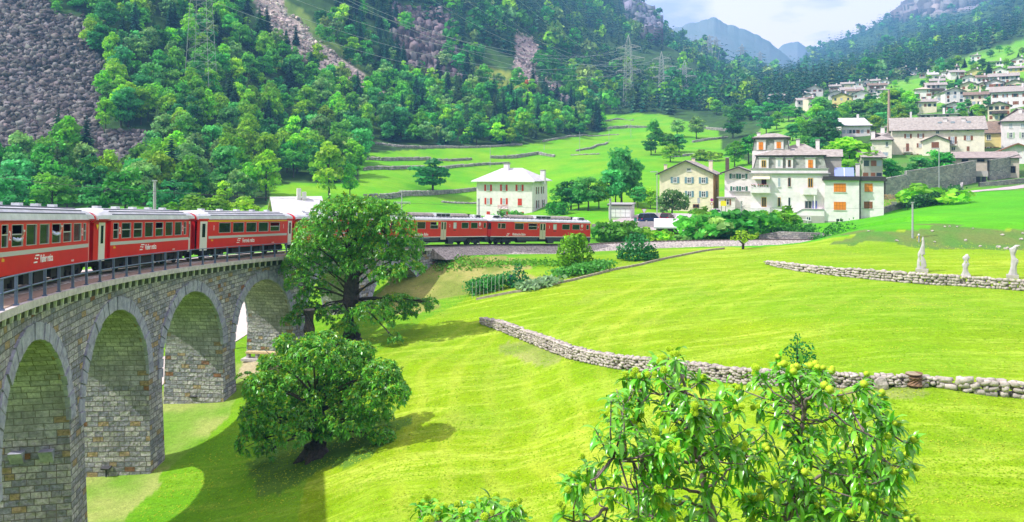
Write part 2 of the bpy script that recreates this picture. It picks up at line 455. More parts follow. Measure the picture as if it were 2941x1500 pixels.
def build_ground():
    # fan around the camera, dense where the photo looks
    th_in = np.arctan((np.arange(-60, 3010, 8.0)-PX0)/F)
    left = np.linspace(-math.pi, th_in[0], 40)[:-1]; right = np.linspace(th_in[-1], math.pi, 40)[1:]
    TH = np.concatenate([left, th_in, right])
    RO = np.concatenate([[0.5, 4, 9, 14], np.exp(np.linspace(math.log(18), math.log(2900), 450))])
    th, ro = np.meshgrid(TH, RO, indexing='ij')
    X = ro*np.sin(th); Y = ro*np.cos(th)
    Z = Hn(X, Y)
    nT, nR = X.shape
    px = np.where(Y > 1, PX0+F*X/np.maximum(Y, 1), -9999.); py = PY0-(Z-CZ)/np.maximum(Y, 1)*F
    jx = (fbm(X/6, Y/6, 3, 21)-0.5); jy = (fbm(X/6+50, Y/6, 3, 22)-0.5)
    sc = np.clip(500/np.maximum(Y, 5), 0.4, 8)*6
    pxj = px + jx*sc*4; pyj = py + jy*sc*2.0
    A = np.zeros(X.shape+(3,)); ST = np.zeros(X.shape)
    n1 = fbm(X/9, Y/9, 4, 31)[..., None]; n2 = fbm(X/2.2, Y/2.2, 3, 32)[..., None]
    lime = np.array([0.19, 0.33, 0.003]); lime2 = np.array([0.27, 0.37, 0.006])
    A[:] = lime*(1-n1) + lime2*n1
    ST[:] = 1.0
    rc_ = np.hypot(X-CXY[0]+9, Y-CXY[1]+4)
    sw = np.sin(rc_*6.283/2.3+2.2*fbm(X/11, Y/11, 3, 71)*6)
    sw = smooth01(sw*1.2-0.1)*smooth01((fbm(X/16, Y/16, 3, 72)-0.42)/0.15)
    A[:] = A*(1-0.42*sw[..., None]) + np.array([0.42, 0.47, 0.05])*0.42*sw[..., None]
    gl = smooth01((rc_-46)/14+(n1[..., 0]-.5)*1.6)[..., None]*0.75*(Y < 95)[..., None]
    A[:] = A*(1-gl)+np.array([0.12, 0.31, 0.005])*gl
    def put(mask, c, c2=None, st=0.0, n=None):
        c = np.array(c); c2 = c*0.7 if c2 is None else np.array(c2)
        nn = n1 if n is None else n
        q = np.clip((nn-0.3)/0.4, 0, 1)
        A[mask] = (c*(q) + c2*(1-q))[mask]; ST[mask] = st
    r = np.hypot(X-CXY[0], Y-CXY[1])
    al = (ANG0 - np.degrees(np.arctan2(Y-CXY[1], X-CXY[0]))) % 360
    # darker, fresher grass outside and close to the viaduct, and beyond the line
    put((r > 58) & (Y < 120), (0.10, 0.30, 0.008), (0.16, 0.34, 0.01), 0.35)
    put((Y > 112), (0.055, 0.25, 0.008), (0.10, 0.32, 0.01), 0.25)
    # forest floor on the slopes
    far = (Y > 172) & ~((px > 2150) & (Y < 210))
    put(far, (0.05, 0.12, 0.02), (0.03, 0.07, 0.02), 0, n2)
    green = inpoly(px, py, MEADOW) & (Y > 115)
    put(green, (0.085, 0.34, 0.006), (0.16, 0.37, 0.008), 0.2)
    put(inpoly(pxj, pyj, SCREE) & (Y > 160), (0.16, 0.13, 0.15), (0.06, 0.05, 0.06), 0, n2)
    put(inpoly(pxj, pyj, CHUTE_GRASS) & (Y > 160), (0.16, 0.24, 0.05), (0.09, 0.17, 0.03), 0, n2)
    put(inpoly(pxj, pyj, CHUTE) & (Y > 160), (0.42, 0.35, 0.30), (0.25, 0.21, 0.20), 0, n2)
    put(inpoly(pxj, pyj, CLIFF) & (Y > 160), (0.16, 0.12, 0.13), (0.06, 0.05, 0.07), 0, n2)
    put(inpoly(pxj, pyj, SLIDE) & (Y > 160), (0.42, 0.34, 0.31), (0.30, 0.22, 0.22), 0, n2)
    put(inpoly(pxj, pyj, YMEAD) & (Y > 160), (0.26, 0.30, 0.05), (0.14, 0.22, 0.03), 0, n2)
    for pl in (SLIDE2, SLIDE3):
        put(inpoly(pxj, pyj, pl) & (Y > 160), (0.27, 0.23, 0.25), (0.18, 0.15, 0.17), 0, n2)
    put(inpoly(pxj, pyj, RIDGECLIFF) & (Y > 400), (0.18, 0.18, 0.24), (0.07, 0.08, 0.12), 0, n2)
    nbig = fbm(X/60, Y/90, 4, 77)[..., None]
    put(inpoly(px, py, TOPCLIFF) & (Y > 1200), (0.42, 0.33, 0.31), (0.12, 0.13, 0.18), 0, nbig)
    put(inpoly(pxj, pyj, VILLAGE) & (Y > 180) & (Y < 900), (0.07, 0.22, 0.02), (0.11, 0.20, 0.05), 0, n2)
    for pl in (RGRASS, RSTRIP, VSLOPE):
        put(inpoly(pxj, pyj, pl) & (Y > 150), (0.12, 0.34, 0.02), (0.16, 0.36, 0.03), 0)
    # field at the right beyond the bank
    fld = (px > 2150+jx*160) & (Y > 97) & (Y < 181) & (py > 548)
    put(fld, (0.065, 0.34, 0.006), (0.085, 0.37, 0.006), 0.1)
    put(inpoly(pxj, pyj, ROUGH) & (Y > 85) & (Y < 110), (0.08, 0.20, 0.03), (0.15, 0.21, 0.05), 0, n2)
    # dry embankment under the line and dry ground at the pier feet
    bm_ = inpoly(pxj, pyj, BANK) & (Y > 66) & (Y < 108)
    put(bm_, (0.31, 0.30, 0.09), (0.19, 0.25, 0.045), 0, n2)
    crest = (al > 82) & (al < 105) & (r < 67.3) & (r > 64.3)
    put(crest & ~bm_, (0.08, 0.30, 0.01), (0.14, 0.33, 0.02), 0)
    foot = (r > 65.3+fbm(X/4, Y/4, 3, 41)*2.6) & (r < 74) & (al > 5) & (al < 60)
    put(foot, (0.30, 0.36, 0.09), (0.17, 0.34, 0.03), 0, n2)
    dirt = inpoly(px, py, [(680,1085),(700,1035),(770,1030),(800,1045),(800,1075),(740,1085)]) & (Y < 80) & (Y > 55)
    put(dirt, (0.50, 0.42, 0.27), (0.38, 0.33, 0.18), 0, n2)
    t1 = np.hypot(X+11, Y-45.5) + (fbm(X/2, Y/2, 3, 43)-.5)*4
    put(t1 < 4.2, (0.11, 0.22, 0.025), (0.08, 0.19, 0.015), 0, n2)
    # bare earth round the base of walls
    for (wx0, wy0, wx1, wy1) in ((1455,985,1600,1040), (2290,1120,2650,1125)):
        a = at(wx0, wy0); b = at(wx1, wy1)
        dd = np.hypot(X-a.x, Y-a.y) + np.hypot(X-b.x, Y-b.y) - (b-a).length
        put(dd + (n2[..., 0]-.5)*1.2 < 0.45, (0.30, 0.33, 0.09), (0.20, 0.30, 0.04), 0, n2)
    A = np.clip(A*(0.86+0.28*n2), 0, 1)
    idx = np.arange(nT*nR).reshape(nT, nR)
    q = np.stack([idx[:-1,:-1], idx[1:,:-1], idx[1:,1:], idx[:-1,1:]], -1).reshape(-1, 4)
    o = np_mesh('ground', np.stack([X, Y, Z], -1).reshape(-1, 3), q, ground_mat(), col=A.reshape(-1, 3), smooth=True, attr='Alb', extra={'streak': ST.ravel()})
    tag(o, kind='structure')
    return o

def ground_mat():
    m = bpy.data.materials.new('ground'); m.use_nodes = True
    n = m.node_tree; b = n.nodes['Principled BSDF']; K = n.links.new
    b.inputs['Roughness'].default_value = 0.95
    b.inputs['Specular IOR Level'].default_value = 0.1
    a = n.nodes.new('ShaderNodeVertexColor'); a.layer_name = 'Alb'
    st = n.nodes.new('ShaderNodeAttribute'); st.attribute_name = 'streak'
    tc = n.nodes.new('ShaderNodeTexCoord')
    def noise(scale, det, mscale=(1,1,1), rot=(0,0,0), dist=0.0, rough=0.6):
        mpn = n.nodes.new('ShaderNodeMapping'); mpn.inputs['Scale'].default_value = mscale; mpn.inputs['Rotation'].default_value = rot
        z = n.nodes.new('ShaderNodeTexNoise'); z.inputs['Scale'].default_value = scale; z.inputs['Detail'].default_value = det
        z.inputs['Distortion'].default_value = dist; z.inputs['Roughness'].default_value = rough
        K(tc.outputs['Object'], mpn.inputs[0]); K(mpn.outputs[0], z.inputs['Vector'])
        return z.outputs['Fac']
    def ramp(v, p0, p1, c0=(0,0,0,1), c1=(1,1,1,1)):
        r = n.nodes.new('ShaderNodeValToRGB')
        r.color_ramp.elements[0].position = p0; r.color_ramp.elements[0].color = c0
        r.color_ramp.elements[1].position = p1; r.color_ramp.elements[1].color = c1
        K(v, r.inputs[0]); return r.outputs[0]
    def mix(f, c1, c2, mode='MIX'):
        x = n.nodes.new('ShaderNodeMixRGB'); x.blend_type = mode
        for s, v in ((0, f), (1, c1), (2, c2)):
            if hasattr(v, 'links') or hasattr(v, 'is_output'): K(v, x.inputs[s])
            else: x.inputs[s].default_value = v
        return x.outputs[0]
    def mul(a_, b_):
        x = n.nodes.new('ShaderNodeMath'); x.operation = 'MULTIPLY'
        for s, v in ((0, a_), (1, b_)):
            if hasattr(v, 'is_output'): K(v, x.inputs[s])
            else: x.inputs[s].default_value = v
        return x.outputs[0]
    c = a.outputs[0]
    # mown swathes, drying hay streaks
    s1 = ramp(noise(1.0, 6, (0.09, 0.55, 0.3), (0, 0, R_(14)), 1.3), 0.46, 0.60)
    s2 = ramp(noise(1.0, 6, (0.7, 4.2, 0.5), (0, 0, R_(10)), 0.8, 0.75), 0.38, 0.60)
    big = ramp(noise(0.055, 4), 0.36, 0.62)
    w = mul(mul(mul(s1, s2), st.outputs['Fac']), 0.85)
    c = mix(w, c, (0.46, 0.56, 0.07, 1))
    w2 = mul(mul(big, st.outputs['Fac']), 0.55)
    c = mix(w2, c, (0.12, 0.32, 0.004, 1))
    pat = mul(mul(ramp(noise(0.22, 6, dist=0.6), 0.56, 0.72), st.outputs['Fac']), 0.55)
    c = mix(pat, c, (0.27, 0.34, 0.04, 1))
    f1 = ramp(noise(3.0, 6, rough=0.75), 0.30, 0.72, (0.78,0.78,0.78,1), (1.22,1.22,1.22,1))
    f2 = ramp(noise(14.0, 4, rough=0.7), 0.32, 0.70, (0.72,0.72,0.72,1), (1.25,1.25,1.25,1))
    c = mix(1.0, c, f1, 'MULTIPLY'); c = mix(1.0, c, f2, 'MULTIPLY')
    K(c, b.inputs['Base Color'])
    bp = n.nodes.new('ShaderNodeBump'); bp.inputs['Strength'].default_value = 0.8; bp.inputs['Distance'].default_value = 0.12
    K(noise(5.0, 7, rough=0.7), bp.inputs['Height']); K(bp.outputs[0], b.inputs['Normal'])
    return m
ground = build_ground()

def far_mountain(name, sil, z0, zr, y0, seed, jag):
    """a distant massif: rises from z0 to a ridge at zr with the given skyline"""
    xs = np.linspace(sil[0][0], sil[-1][0], 260)
    ys = np.interp(xs, [p[0] for p in sil], [p[1] for p in sil])
    jg = (fbm(xs/22.0, xs*0+seed, 4, seed)-0.5)*jag*zr/F
    V = []
    zs = np.linspace(0, 1.6, 110)
    g = np.zeros((len(xs), len(zs), 3))
    for j, t in enumerate(zs):
        z = z0 + (zr-z0)*t
        top = -(ys-PY0)*zr/F
        base = -(y0-PY0)*z0/F
        jt = jg*min(t, 1)**5
        if t <= 1: h = -jt + base + (top-base)*t**0.9
        else: h = -jt + top - (t-1)*(zr-z0)*0.8
        X = (xs-PX0)/F*z
        h = h + (fbm(X/260, np.full_like(X, z/140), 5, seed+5)-0.5)*70*min(t, 1)*(1-min(t, 1))*2.4
        g[:, j, 0] = X; g[:, j, 1] = z; g[:, j, 2] = CZ+h
    idx = np.arange(len(xs)*len(zs)).reshape(len(xs), len(zs))
    q = np.stack([idx[:-1,:-1], idx[1:,:-1], idx[1:,1:], idx[:-1,1:]], -1).reshape(-1, 4)
    m = mat('far_rock', (0.10, 0.16, 0.12), 0.95, col2=(0.20, 0.21, 0.22), scale=0.004)
    o = np_mesh(name, g.reshape(-1, 3), q, m, smooth=True)
    tag(o, kind='structure')
far_mountain('mountains', [(1750,200),(1860,110),(1940,78),(2000,62),(2052,52),(2100,72),(2160,95),(2210,120),(2260,160),(2330,215)], 2150, 2500, 260, 2, 12)
far_mountain('mountains', [(2210,230),(2300,170),(2345,142),(2390,124),(2420,150),(2480,190)], 2300, 2650, 250, 4, 8)
far_mountain('mountains', [(2160,200),(2250,128),(2290,117),(2325,140),(2370,170),(2420,200)], 2650, 2900, 250, 6, 8)
# ------------------------------------------------------------------ viaduct
def stone_mat(name, bw, bh, cols, mortar, bump=0.9, msize=0.018, dirt=0.5, squash=0.7, smooth=0.15):
    m = bpy.data.materials.new(name); m.use_nodes = True
    n = m.node_tree; b = n.nodes['Principled BSDF']; K = n.links.new
    b.inputs['Roughness'].default_value = 0.9; b.inputs['Specular IOR Level'].default_value = 0.15
    uv = n.nodes.new('ShaderNodeTexCoord')
    wv = n.nodes.new('ShaderNodeTexNoise'); wv.inputs['Scale'].default_value = 1.3; wv.inputs['Detail'].default_value = 3
    K(uv.outputs['UV'], wv.inputs['Vector'])
    vm = n.nodes.new('ShaderNodeVectorMath'); vm.operation = 'SCALE'; vm.inputs['Scale'].default_value = 0.07
    K(wv.outputs['Color'], vm.inputs[0])
    va = n.nodes.new('ShaderNodeVectorMath'); va.operation = 'ADD'
    K(uv.outputs['UV'], va.inputs[0]); K(vm.outputs[0], va.inputs[1])
    br = n.nodes.new('ShaderNodeTexBrick')
    br.inputs['Scale'].default_value = 1.0
    br.inputs['Brick Width'].default_value = bw; br.inputs['Row Height'].default_value = bh
    br.inputs['Mortar Size'].default_value = msize; br.inputs['Mortar Smooth'].default_value = smooth
    br.inputs['Color1'].default_value = (0,0,0,1); br.inputs['Color2'].default_value = (1,1,1,1); br.inputs['Mortar'].default_value = (0.5,0.5,0.5,1)
    br.offset = 0.5; br.squash = squash; br.squash_frequency = 3
    K(va.outputs[0], br.inputs['Vector'])
    r = n.nodes.new('ShaderNodeValToRGB'); r.color_ramp.interpolation = 'CONSTANT'
    el = r.color_ramp.elements
    for k, (p, c) in enumerate(cols):
        e = el[k] if k < 2 else el.new(p)
        e.position = p; e.color = (*c, 1)
    K(br.outputs['Color'], r.inputs[0])
    # in-stone mottling and weathering
    nz = n.nodes.new('ShaderNodeTexNoise'); nz.inputs['Scale'].default_value = 5; nz.inputs['Detail'].default_value = 8; nz.inputs['Roughness'].default_value = 0.7
    K(uv.outputs['UV'], nz.inputs['Vector'])
    rr = n.nodes.new('ShaderNodeValToRGB'); rr.color_ramp.elements[0].position = 0.3; rr.color_ramp.elements[0].color = (0.42,0.42,0.44,1)
    rr.color_ramp.elements[1].position = 0.7; rr.color_ramp.elements[1].color = (1.35,1.33,1.3,1)
    K(nz.outputs['Fac'], rr.inputs[0])
    m1 = n.nodes.new('ShaderNodeMixRGB'); m1.blend_type = 'MULTIPLY'; m1.inputs[0].default_value = 1
    K(r.outputs[0], m1.inputs[1]); K(rr.outputs[0], m1.inputs[2])
    nd = n.nodes.new('ShaderNodeTexNoise'); nd.inputs['Scale'].default_value = 0.55; nd.inputs['Detail'].default_value = 6
    K(uv.outputs['UV'], nd.inputs['Vector'])
    rd = n.nodes.new('ShaderNodeValToRGB'); rd.color_ramp.elements[0].position = 0.42; rd.color_ramp.elements[0].color = (0,0,0,1)
    rd.color_ramp.elements[1].position = 0.72; rd.color_ramp.elements[1].color = (dirt,dirt,dirt,1)
    K(nd.outputs['Fac'], rd.inputs[0])
    m2 = n.nodes.new('ShaderNodeMixRGB'); K(rd.outputs[0], m2.inputs[0]); K(m1.outputs[0], m2.inputs[1]); m2.inputs[2].default_value = (0.15,0.15,0.13,1)
    m3 = n.nodes.new('ShaderNodeMixRGB'); K(br.outputs['Fac'], m3.inputs[0]); K(m2.outputs[0], m3.inputs[1]); m3.inputs[2].default_value = (*mortar,1)
    K(m3.outputs[0], b.inputs['Base Color'])
    # rock-faced relief
    n3 = n.nodes.new('ShaderNodeTexVoronoi'); n3.inputs['Scale'].default_value = 4.5
    n3.feature = 'F1'
    K(uv.outputs['UV'], n3.inputs['Vector'])
    a1 = n.nodes.new('ShaderNodeMath'); a1.operation = 'MULTIPLY_ADD'; K(br.outputs['Fac'], a1.inputs[0]); a1.inputs[1].default_value = -1.1
    K(nz.outputs['Fac'], a1.inputs[2])
    a2 = n.nodes.new('ShaderNodeMath'); a2.operation = 'MULTIPLY_ADD'; K(br.outputs['Color'], a2.inputs[0]); a2.inputs[1].default_value = 0.35; K(a1.outputs[0], a2.inputs[2])
    a3 = n.nodes.new('ShaderNodeMath'); a3.operation = 'MULTIPLY_ADD'; K(n3.outputs['Distance'], a3.inputs[0]); a3.inputs[1].default_value = -0.55; K(a2.outputs[0], a3.inputs[2])
    bp = n.nodes.new('ShaderNodeBump'); bp.inputs['Strength'].default_value = bump; bp.inputs['Distance'].default_value = 0.22
    K(a3.outputs[0], bp.inputs['Height']); K(bp.outputs[0], b.inputs['Normal'])
    MATS[name] = m
    return m
STC = [(0.0,(0.42,0.42,0.47)),(0.14,(0.63,0.61,0.61)),(0.30,(0.32,0.33,0.39)),(0.42,(0.54,0.52,0.52)),(0.56,(0.66,0.63,0.61)),(0.66,(0.45,0.44,0.47)),(0.78,(0.36,0.36,0.40)),(0.87,(0.52,0.39,0.22)),(0.93,(0.58,0.56,0.55)),(0.975,(0.34,0.17,0.09))]
M_ashlar = stone_mat('rock_faced_ashlar', 0.60, 0.29, STC, (0.20,0.18,0.16), bump=1.0, msize=0.02, dirt=0.35)
M_vault = stone_mat('vault_stone', 0.75, 0.30, [(0,(0.43,0.42,0.45)),(0.4,(0.53,0.51,0.52)),(0.75,(0.37,0.36,0.40)),(0.93,(0.36,0.26,0.15))], (0.16,0.15,0.13), bump=0.5, dirt=0.75)
M_vouss = mat('voussoir_stone', (0.40,0.41,0.48), 0.9, col2=(0.20,0.20,0.26), scale=2.5, bump=0.9, bscale=7)
M_conc = mat('concrete', (0.50,0.46,0.45), 0.9, var=0.3, scale=3, bump=0.3)
M_corbel = mat('corbel_concrete', (0.78,0.75,0.74), 0.9, var=0.25, scale=4)
M_walk = mat('walkway_gravel', (0.40,0.29,0.22), 0.95, col2=(0.24,0.18,0.14), scale=6, bump=0.5, bscale=30)
M_ballast = mat('ballast', (0.56,0.50,0.45), 0.95, col2=(0.15,0.135,0.125), scale=4, bump=1.0, bscale=9)
M_steel_d = mat('painted_railing_steel', (0.12,0.17,0.26), 0.45, var=0.2, spec=0.5)
M_rail = mat('rail_steel', (0.16,0.11,0.09), 0.35, metal=0.7)
M_sleep = mat('sleeper', (0.10,0.085,0.07), 0.9, var=0.4)

via = empty('railway_viaduct', tuple(arc(45, 70, CZ-17)))
tag(via, 'curved grey stone viaduct with round arches carrying the red train', 'viaduct')
bpy.context.view_layer.update()
VI = via.matrix_world.inverted()
class VM(MB):
    def __init__(s):
        super().__init__(); s.M = VI.copy()
RA = 4.45
RF, ROUT = 68.05, 72.0
ACS = [4.0 + 9.05*k for k in range(9)]
def half(r=RF): return math.degrees(RA/RF)
def ztop(al): return rail_z(al) - 0.42
def crown(c): return rail_z(c) - 1.88
def rf(al, z): return RF - 0.03*(ztop(al)-z)
def ro_(al, z): return ROUT + 0.03*(ztop(al)-z)
def P3(al, r, z): 
    v = arc(al, r, z); return (v.x, v.y, v.z)
hh = half()
piers = []
for k in range(len(ACS)+1):
    if k == 0: a0, a1 = ACS[0]-hh-6, ACS[0]-hh
    elif k == len(ACS): a0, a1 = ACS[-1]+hh, ACS[-1]+hh+2.2
    else: a0, a1 = ACS[k-1]+hh, ACS[k]-hh
    zs = min([crown(c)-RA for c in ACS[max(0,k-1):k+1]])
    piers.append((a0, a1, zs))
cols = []       # (alpha, bottom z)
for k, (a0, a1, zs) in enumerate(piers):
    for t in np.linspace(0, 1, 4): cols.append((a0+(a1-a0)*t, zs))
    if k < len(ACS):
        c = ACS[k]; sp = crown(c)-RA
        cols.append((c-hh, sp))
        for th in np.linspace(math.pi, 0, 25):
            cols.append((c + math.degrees(RA*math.cos(th)/RF), sp + RA*math.sin(th)))
w = VM()
for (aa, za), (ab, zb) in zip(cols[:-1], cols[1:]):
    if abs(aa-ab) < 1e-6: continue
    u0, u1 = R_(aa)*RF, R_(ab)*RF
    for fn, flip in ((rf, 0), (ro_, 1)):
        vs = [P3(aa, fn(aa,za), za), P3(ab, fn(ab,zb), zb), P3(ab, fn(ab,ztop(ab)), ztop(ab)), P3(aa, fn(aa,ztop(aa)), ztop(aa))]
        w.add(vs, [(0,1,2,3)] if not flip else [(3,2,1,0)], uv=[[(u0,za),(u1,zb),(u1,ztop(ab)),(u0,ztop(aa))] if not flip else [(u0,ztop(aa)),(u1,ztop(ab)),(u1,zb),(u0,za)]])
w.build('spandrel_wall', M_ashlar, via, fix=False)
def ground_under(a0, a1):
    return min(H(*arc(a, r).xy) for a in (a0, a1) for r in (67, 70, 73)) - 0.6
for k, (a0, a1, zs) in enumerate(piers):
    zb = ground_under(a0, a1)
    if zb > zs-0.3: zb = zs-1.5
    p = VM()
    d = math.degrees(0.018*(zs-zb)/RF)
    A0, A1 = a0-(d if k > 0 else 0), a1+(d if k < len(ACS) else 0)
    am = (a0+a1)/2
    q = {}
    for nm, al_t, al_b, fn in (('i0',a0,A0,rf),('i1',a1,A1,rf),('o1',a1,A1,ro_),('o0',a0,A0,ro_)):
        q[nm] = (P3(al_t, fn(am,zs), zs), P3(al_b, fn(am,zb), zb))
    def face(n0, n1, ut0, ut1, ub0, ub1):
        p.add([q[n0][1], q[n1][1], q[n1][0], q[n0][0]], [(0,1,2,3)], uv=[[(ub0,zb),(ub1,zb),(ut1,zs),(ut0,zs)]])
    off = k*3.37
    face('i0','i1', R_(a0)*RF, R_(a1)*RF, R_(A0)*RF, R_(A1)*RF)
    face('i1','o1', off+rf(am,zs), off+ro_(am,zs), off+rf(am,zb), off+ro_(am,zb))
    face('o1','o0', R_(a1)*RF, R_(a0)*RF, R_(A1)*RF, R_(A0)*RF)
    face('o0','i0', off+ro_(am,zs), off+rf(am,zs), off+ro_(am,zb), off+rf(am,zb))
    if k in (0, len(ACS)):
        pass
    # close the top ledge
    p.add([q['i0'][0], q['i1'][0], q['o1'][0], q['o0'][0]], [(0,1,2,3)], uv=[[(0,0),(1,0),(1,1),(0,1)]])
    pr = p.build('pier', M_ashlar, via)
    # three projecting centring stones
    if k in (3, 4):
        for rr_ in (68.75, 69.95, 71.2):
            cb = VM()
            zc = zs-0.75
            al0 = a0 - math.degrees(0.018*0.75/RF)
            dA = math.degrees(0.42/RF)
            pts = [P3(al0-dA*0.2, rr_-0.26, zc-0.34), P3(al0+0.05, rr_-0.26, zc-0.34), P3(al0+0.05, rr_+0.26, zc-0.34), P3(al0-dA*0.2, rr_+0.26, zc-0.34),
                   P3(al0-dA, rr_-0.28, zc+0.2), P3(al0+0.05, rr_-0.28, zc+0.2), P3(al0+0.05, rr_+0.28, zc+0.2), P3(al0-dA, rr_+0.28, zc+0.2)]
            cb.hexa(pts)
            cb.build('projecting_stone', M_vouss, pr)
for k, c in enumerate(ACS):
    sp = crown(c)-RA
    b = VM()
    prof = [(c-hh, piers[k][2]), (c-hh, sp)]
    L_ = [0, sp-piers[k][2]]
    ths = np.linspace(math.pi, 0, 25)
    for th in ths[1:]:
        prof.append((c + math.degrees(RA*math.cos(th)/RF), sp + RA*math.sin(th))); L_.append(L_[-1]+RA*(ths[0]-ths[1]))
    prof.append((c+hh, piers[k+1][2])); L_.append(L_[-1]+sp-piers[k+1][2])
    for (pa, pb, l0, l1) in zip(prof[:-1], prof[1:], L_[:-1], L_[1:]):
        b.add([P3(pa[0], rf(pa[0],pa[1]), pa[1]), P3(pb[0], rf(pb[0],pb[1]), pb[1]), P3(pb[0], ro_(pb[0],pb[1]), pb[1]), P3(pa[0], ro_(pa[0],pa[1]), pa[1])],
              [(0,1,2,3)], uv=[[(68,l0),(68,l1),(72,l1),(72,l0)]])
    b.build('vault', M_vault, via, smooth=False)
    rng = random.Random(k)
    N = 25
    for side, fn, sg in ((0, rf, -1), (1, ro_, 1)):
        ring = VM()
        for j in range(N):
            t0 = math.pi*j/N + 0.006; t1 = math.pi*(j+1)/N - 0.006
            ht = 0.64 + rng.uniform(-0.03, 0.07); pr_ = 0.05 + rng.uniform(0, 0.07)
            pts = []
            for rad_ in (0.0, pr_):
                for (t, h_) in ((t0, RA-0.012), (t1, RA-0.012), (t1, RA+ht), (t0, RA+ht)):
                    al = c + math.degrees(h_*math.cos(t)/RF); z = sp + h_*math.sin(t)
                    pts.append(P3(al, fn(al, z) + sg*(rad_ if rad_ else -0.12), z))
            ring.hexa(pts)
        ring.build('arch_ring', M_vouss, via)

def ring_strip(name, mat_, a0, a1, sec, parent, step=1.0, cls=VM, smooth=False):
    """sweep a closed section [(r, dz)] along the line; dz is relative to the rail top"""
    m_ = cls()
    als = np.arange(a0, a1+0.001, step)
    vs = []
    n_ = len(sec)
    for a in als:
        for (r, dz) in sec: vs.append(P3(a, r, rail_z(a)+dz))
    fs = []
    for i in range(len(als)-1):
        for k in range(n_):
            fs.append((i*n_+k, i*n_+(k+1)%n_, (i+1)*n_+(k+1)%n_, (i+1)*n_+k))
    fs += [tuple(range(n_)), tuple(range((len(als)-1)*n_, len(als)*n_))]
    m_.add(vs, fs)
    return m_.build(name, mat_, parent, smooth=smooth)
AE = 81.0
ring_strip('deck_slab', M_conc, -6, AE, [(67.5,-0.44),(72.6,-0.44),(72.6,-0.16),(67.5,-0.16)], via, 0.6)
ring_strip('walkway', M_walk, -6, AE, [(67.72,-0.158),(68.7,-0.158),(68.7,-0.13),(67.72,-0.13)], via, 0.6)
M_shade_band = mat('mossy_shade_band', (0.10,0.10,0.075), 0.95, col2=(0.04,0.045,0.03), scale=2, bump=0.5)  # colour holds the shade under the slab as well as moss
ring_strip('shade_band', M_shade_band, -6, AE, [(68.03,-0.86),(68.2,-0.86),(68.2,-0.443),(68.03,-0.443)], via, 0.6)  # added strip, painted dark for the shadow gaps between the corbels
# corbels
for k in range(106):
    a = AE - 0.25 - 0.76*k
    if a < 1: break
    cbm = VM()
    d = math.degrees(0.045/RF)
    z = rail_z(a)
    cbm.hexa([P3(a-d,67.94,z-0.86), P3(a+d,67.94,z-0.86), P3(a+d,68.2,z-0.86), P3(a-d,68.2,z-0.86), P3(a-d,67.90,z-0.442), P3(a+d,67.90,z-0.442), P3(a+d,68.2,z-0.442), P3(a-d,68.2,z-0.442)])
    cbm.build('corbel', M_corbel, via)
rl = None
def railing(r, sgn):
    global rl
    top = [P3(a, r, rail_z(a)+0.90) for a in np.arange(-2, AE+0.01, 0.9)]
    mid = [P3(a, r, rail_z(a)+0.40) for a in np.arange(-2, AE+0.01, 0.9)]
    t = VM(); t.tube(top, 0.03, 6)
    rl = t.build('handrail', M_steel_d, via, smooth=True)
    t = VM(); t.tube(mid, 0.034, 6)
    t.build('handrail', M_steel_d, via, smooth=True)
    for k in range(54):
        a = 26.85 + 1.55*(k-18)
        if a > AE: break
        p = VM()
        d = math.degrees(0.036/r)
        z = rail_z(a)
        p.hexa([P3(a-d*.4,r-0.05,z-0.15), P3(a+d*.4,r-0.05,z-0.15), P3(a+d*.4,r+0.05,z-0.15), P3(a-d*.4,r+0.05,z-0.15), P3(a-d*.4,r-0.05,z+0.9), P3(a+d*.4,r-0.05,z+0.9), P3(a+d*.4,r+0.05,z+0.9), P3(a-d*.4,r+0.05,z+0.9)])
        p.hexa([P3(a-d,r-0.057,z-0.15), P3(a+d,r-0.057,z-0.15), P3(a+d,r-0.045,z-0.15), P3(a-d,r-0.045,z-0.15), P3(a-d,r-0.057,z+0.9), P3(a+d,r-0.057,z+0.9), P3(a+d,r-0.045,z+0.9), P3(a-d,r-0.045,z+0.9)])
        p.hexa([P3(a-d*1.7,r-0.09,z-0.158), P3(a+d*1.7,r-0.09,z-0.158), P3(a+d*1.7,r+0.09,z-0.158), P3(a-d*1.7,r+0.09,z-0.158), P3(a-d*1.7,r-0.09,z-0.115), P3(a+d*1.7,r-0.09,z-0.115), P3(a+d*1.7,r+0.09,z-0.115), P3(a-d*1.7,r+0.09,z-0.115)])
        p.build('railing_post', M_steel_d, via)
railing(67.64, -1)

# ballast bed and track
bl = ring_strip('ballast', M_ballast, -6, 152, [(68.72,-0.155),(71.3,-0.155),(71.1,-0.07),(68.95,-0.07)], None, 0.8, cls=MB)
tag(bl, kind='structure')
bl2 = ring_strip('ballast', M_ballast, AE+0.4, 150, [(65.9,-1.35),(74.2,-1.45),(72.1,-0.16),(68.0,-0.16)], None, 0.8, cls=MB)
tag(bl2, kind='structure')
trk = empty('railway_track', tuple(arc(100, 70, rail_z(100))))
tag(trk, 'metre gauge railway track curving from the viaduct along the gravel bed', 'track')
bpy.context.view_layer.update()
VI2 = trk.matrix_world.inverted()
class TM(MB):
    def __init__(s): super().__init__(); s.M = VI2.copy()
for r in (69.5, 70.5):
    ring_strip('rail', M_rail, -6, 152, [(r-0.05,-0.13),(r+0.05,-0.13),(r+0.033,0.0),(r-0.033,0.0)], trk, 0.8, cls=TM)
sl = TM()
for a in np.arange(80, 150, 0.5):
    d = math.degrees(0.11/70); z = rail_z(a)
    sl.hexa([P3(a-d,69.1,z-0.2), P3(a+d,69.1,z-0.2), P3(a+d,70.9,z-0.2), P3(a-d,70.9,z-0.2), P3(a-d,69.1,z-0.05), P3(a+d,69.1,z-0.05), P3(a+d,70.9,z-0.05), P3(a-d,70.9,z-0.05)])
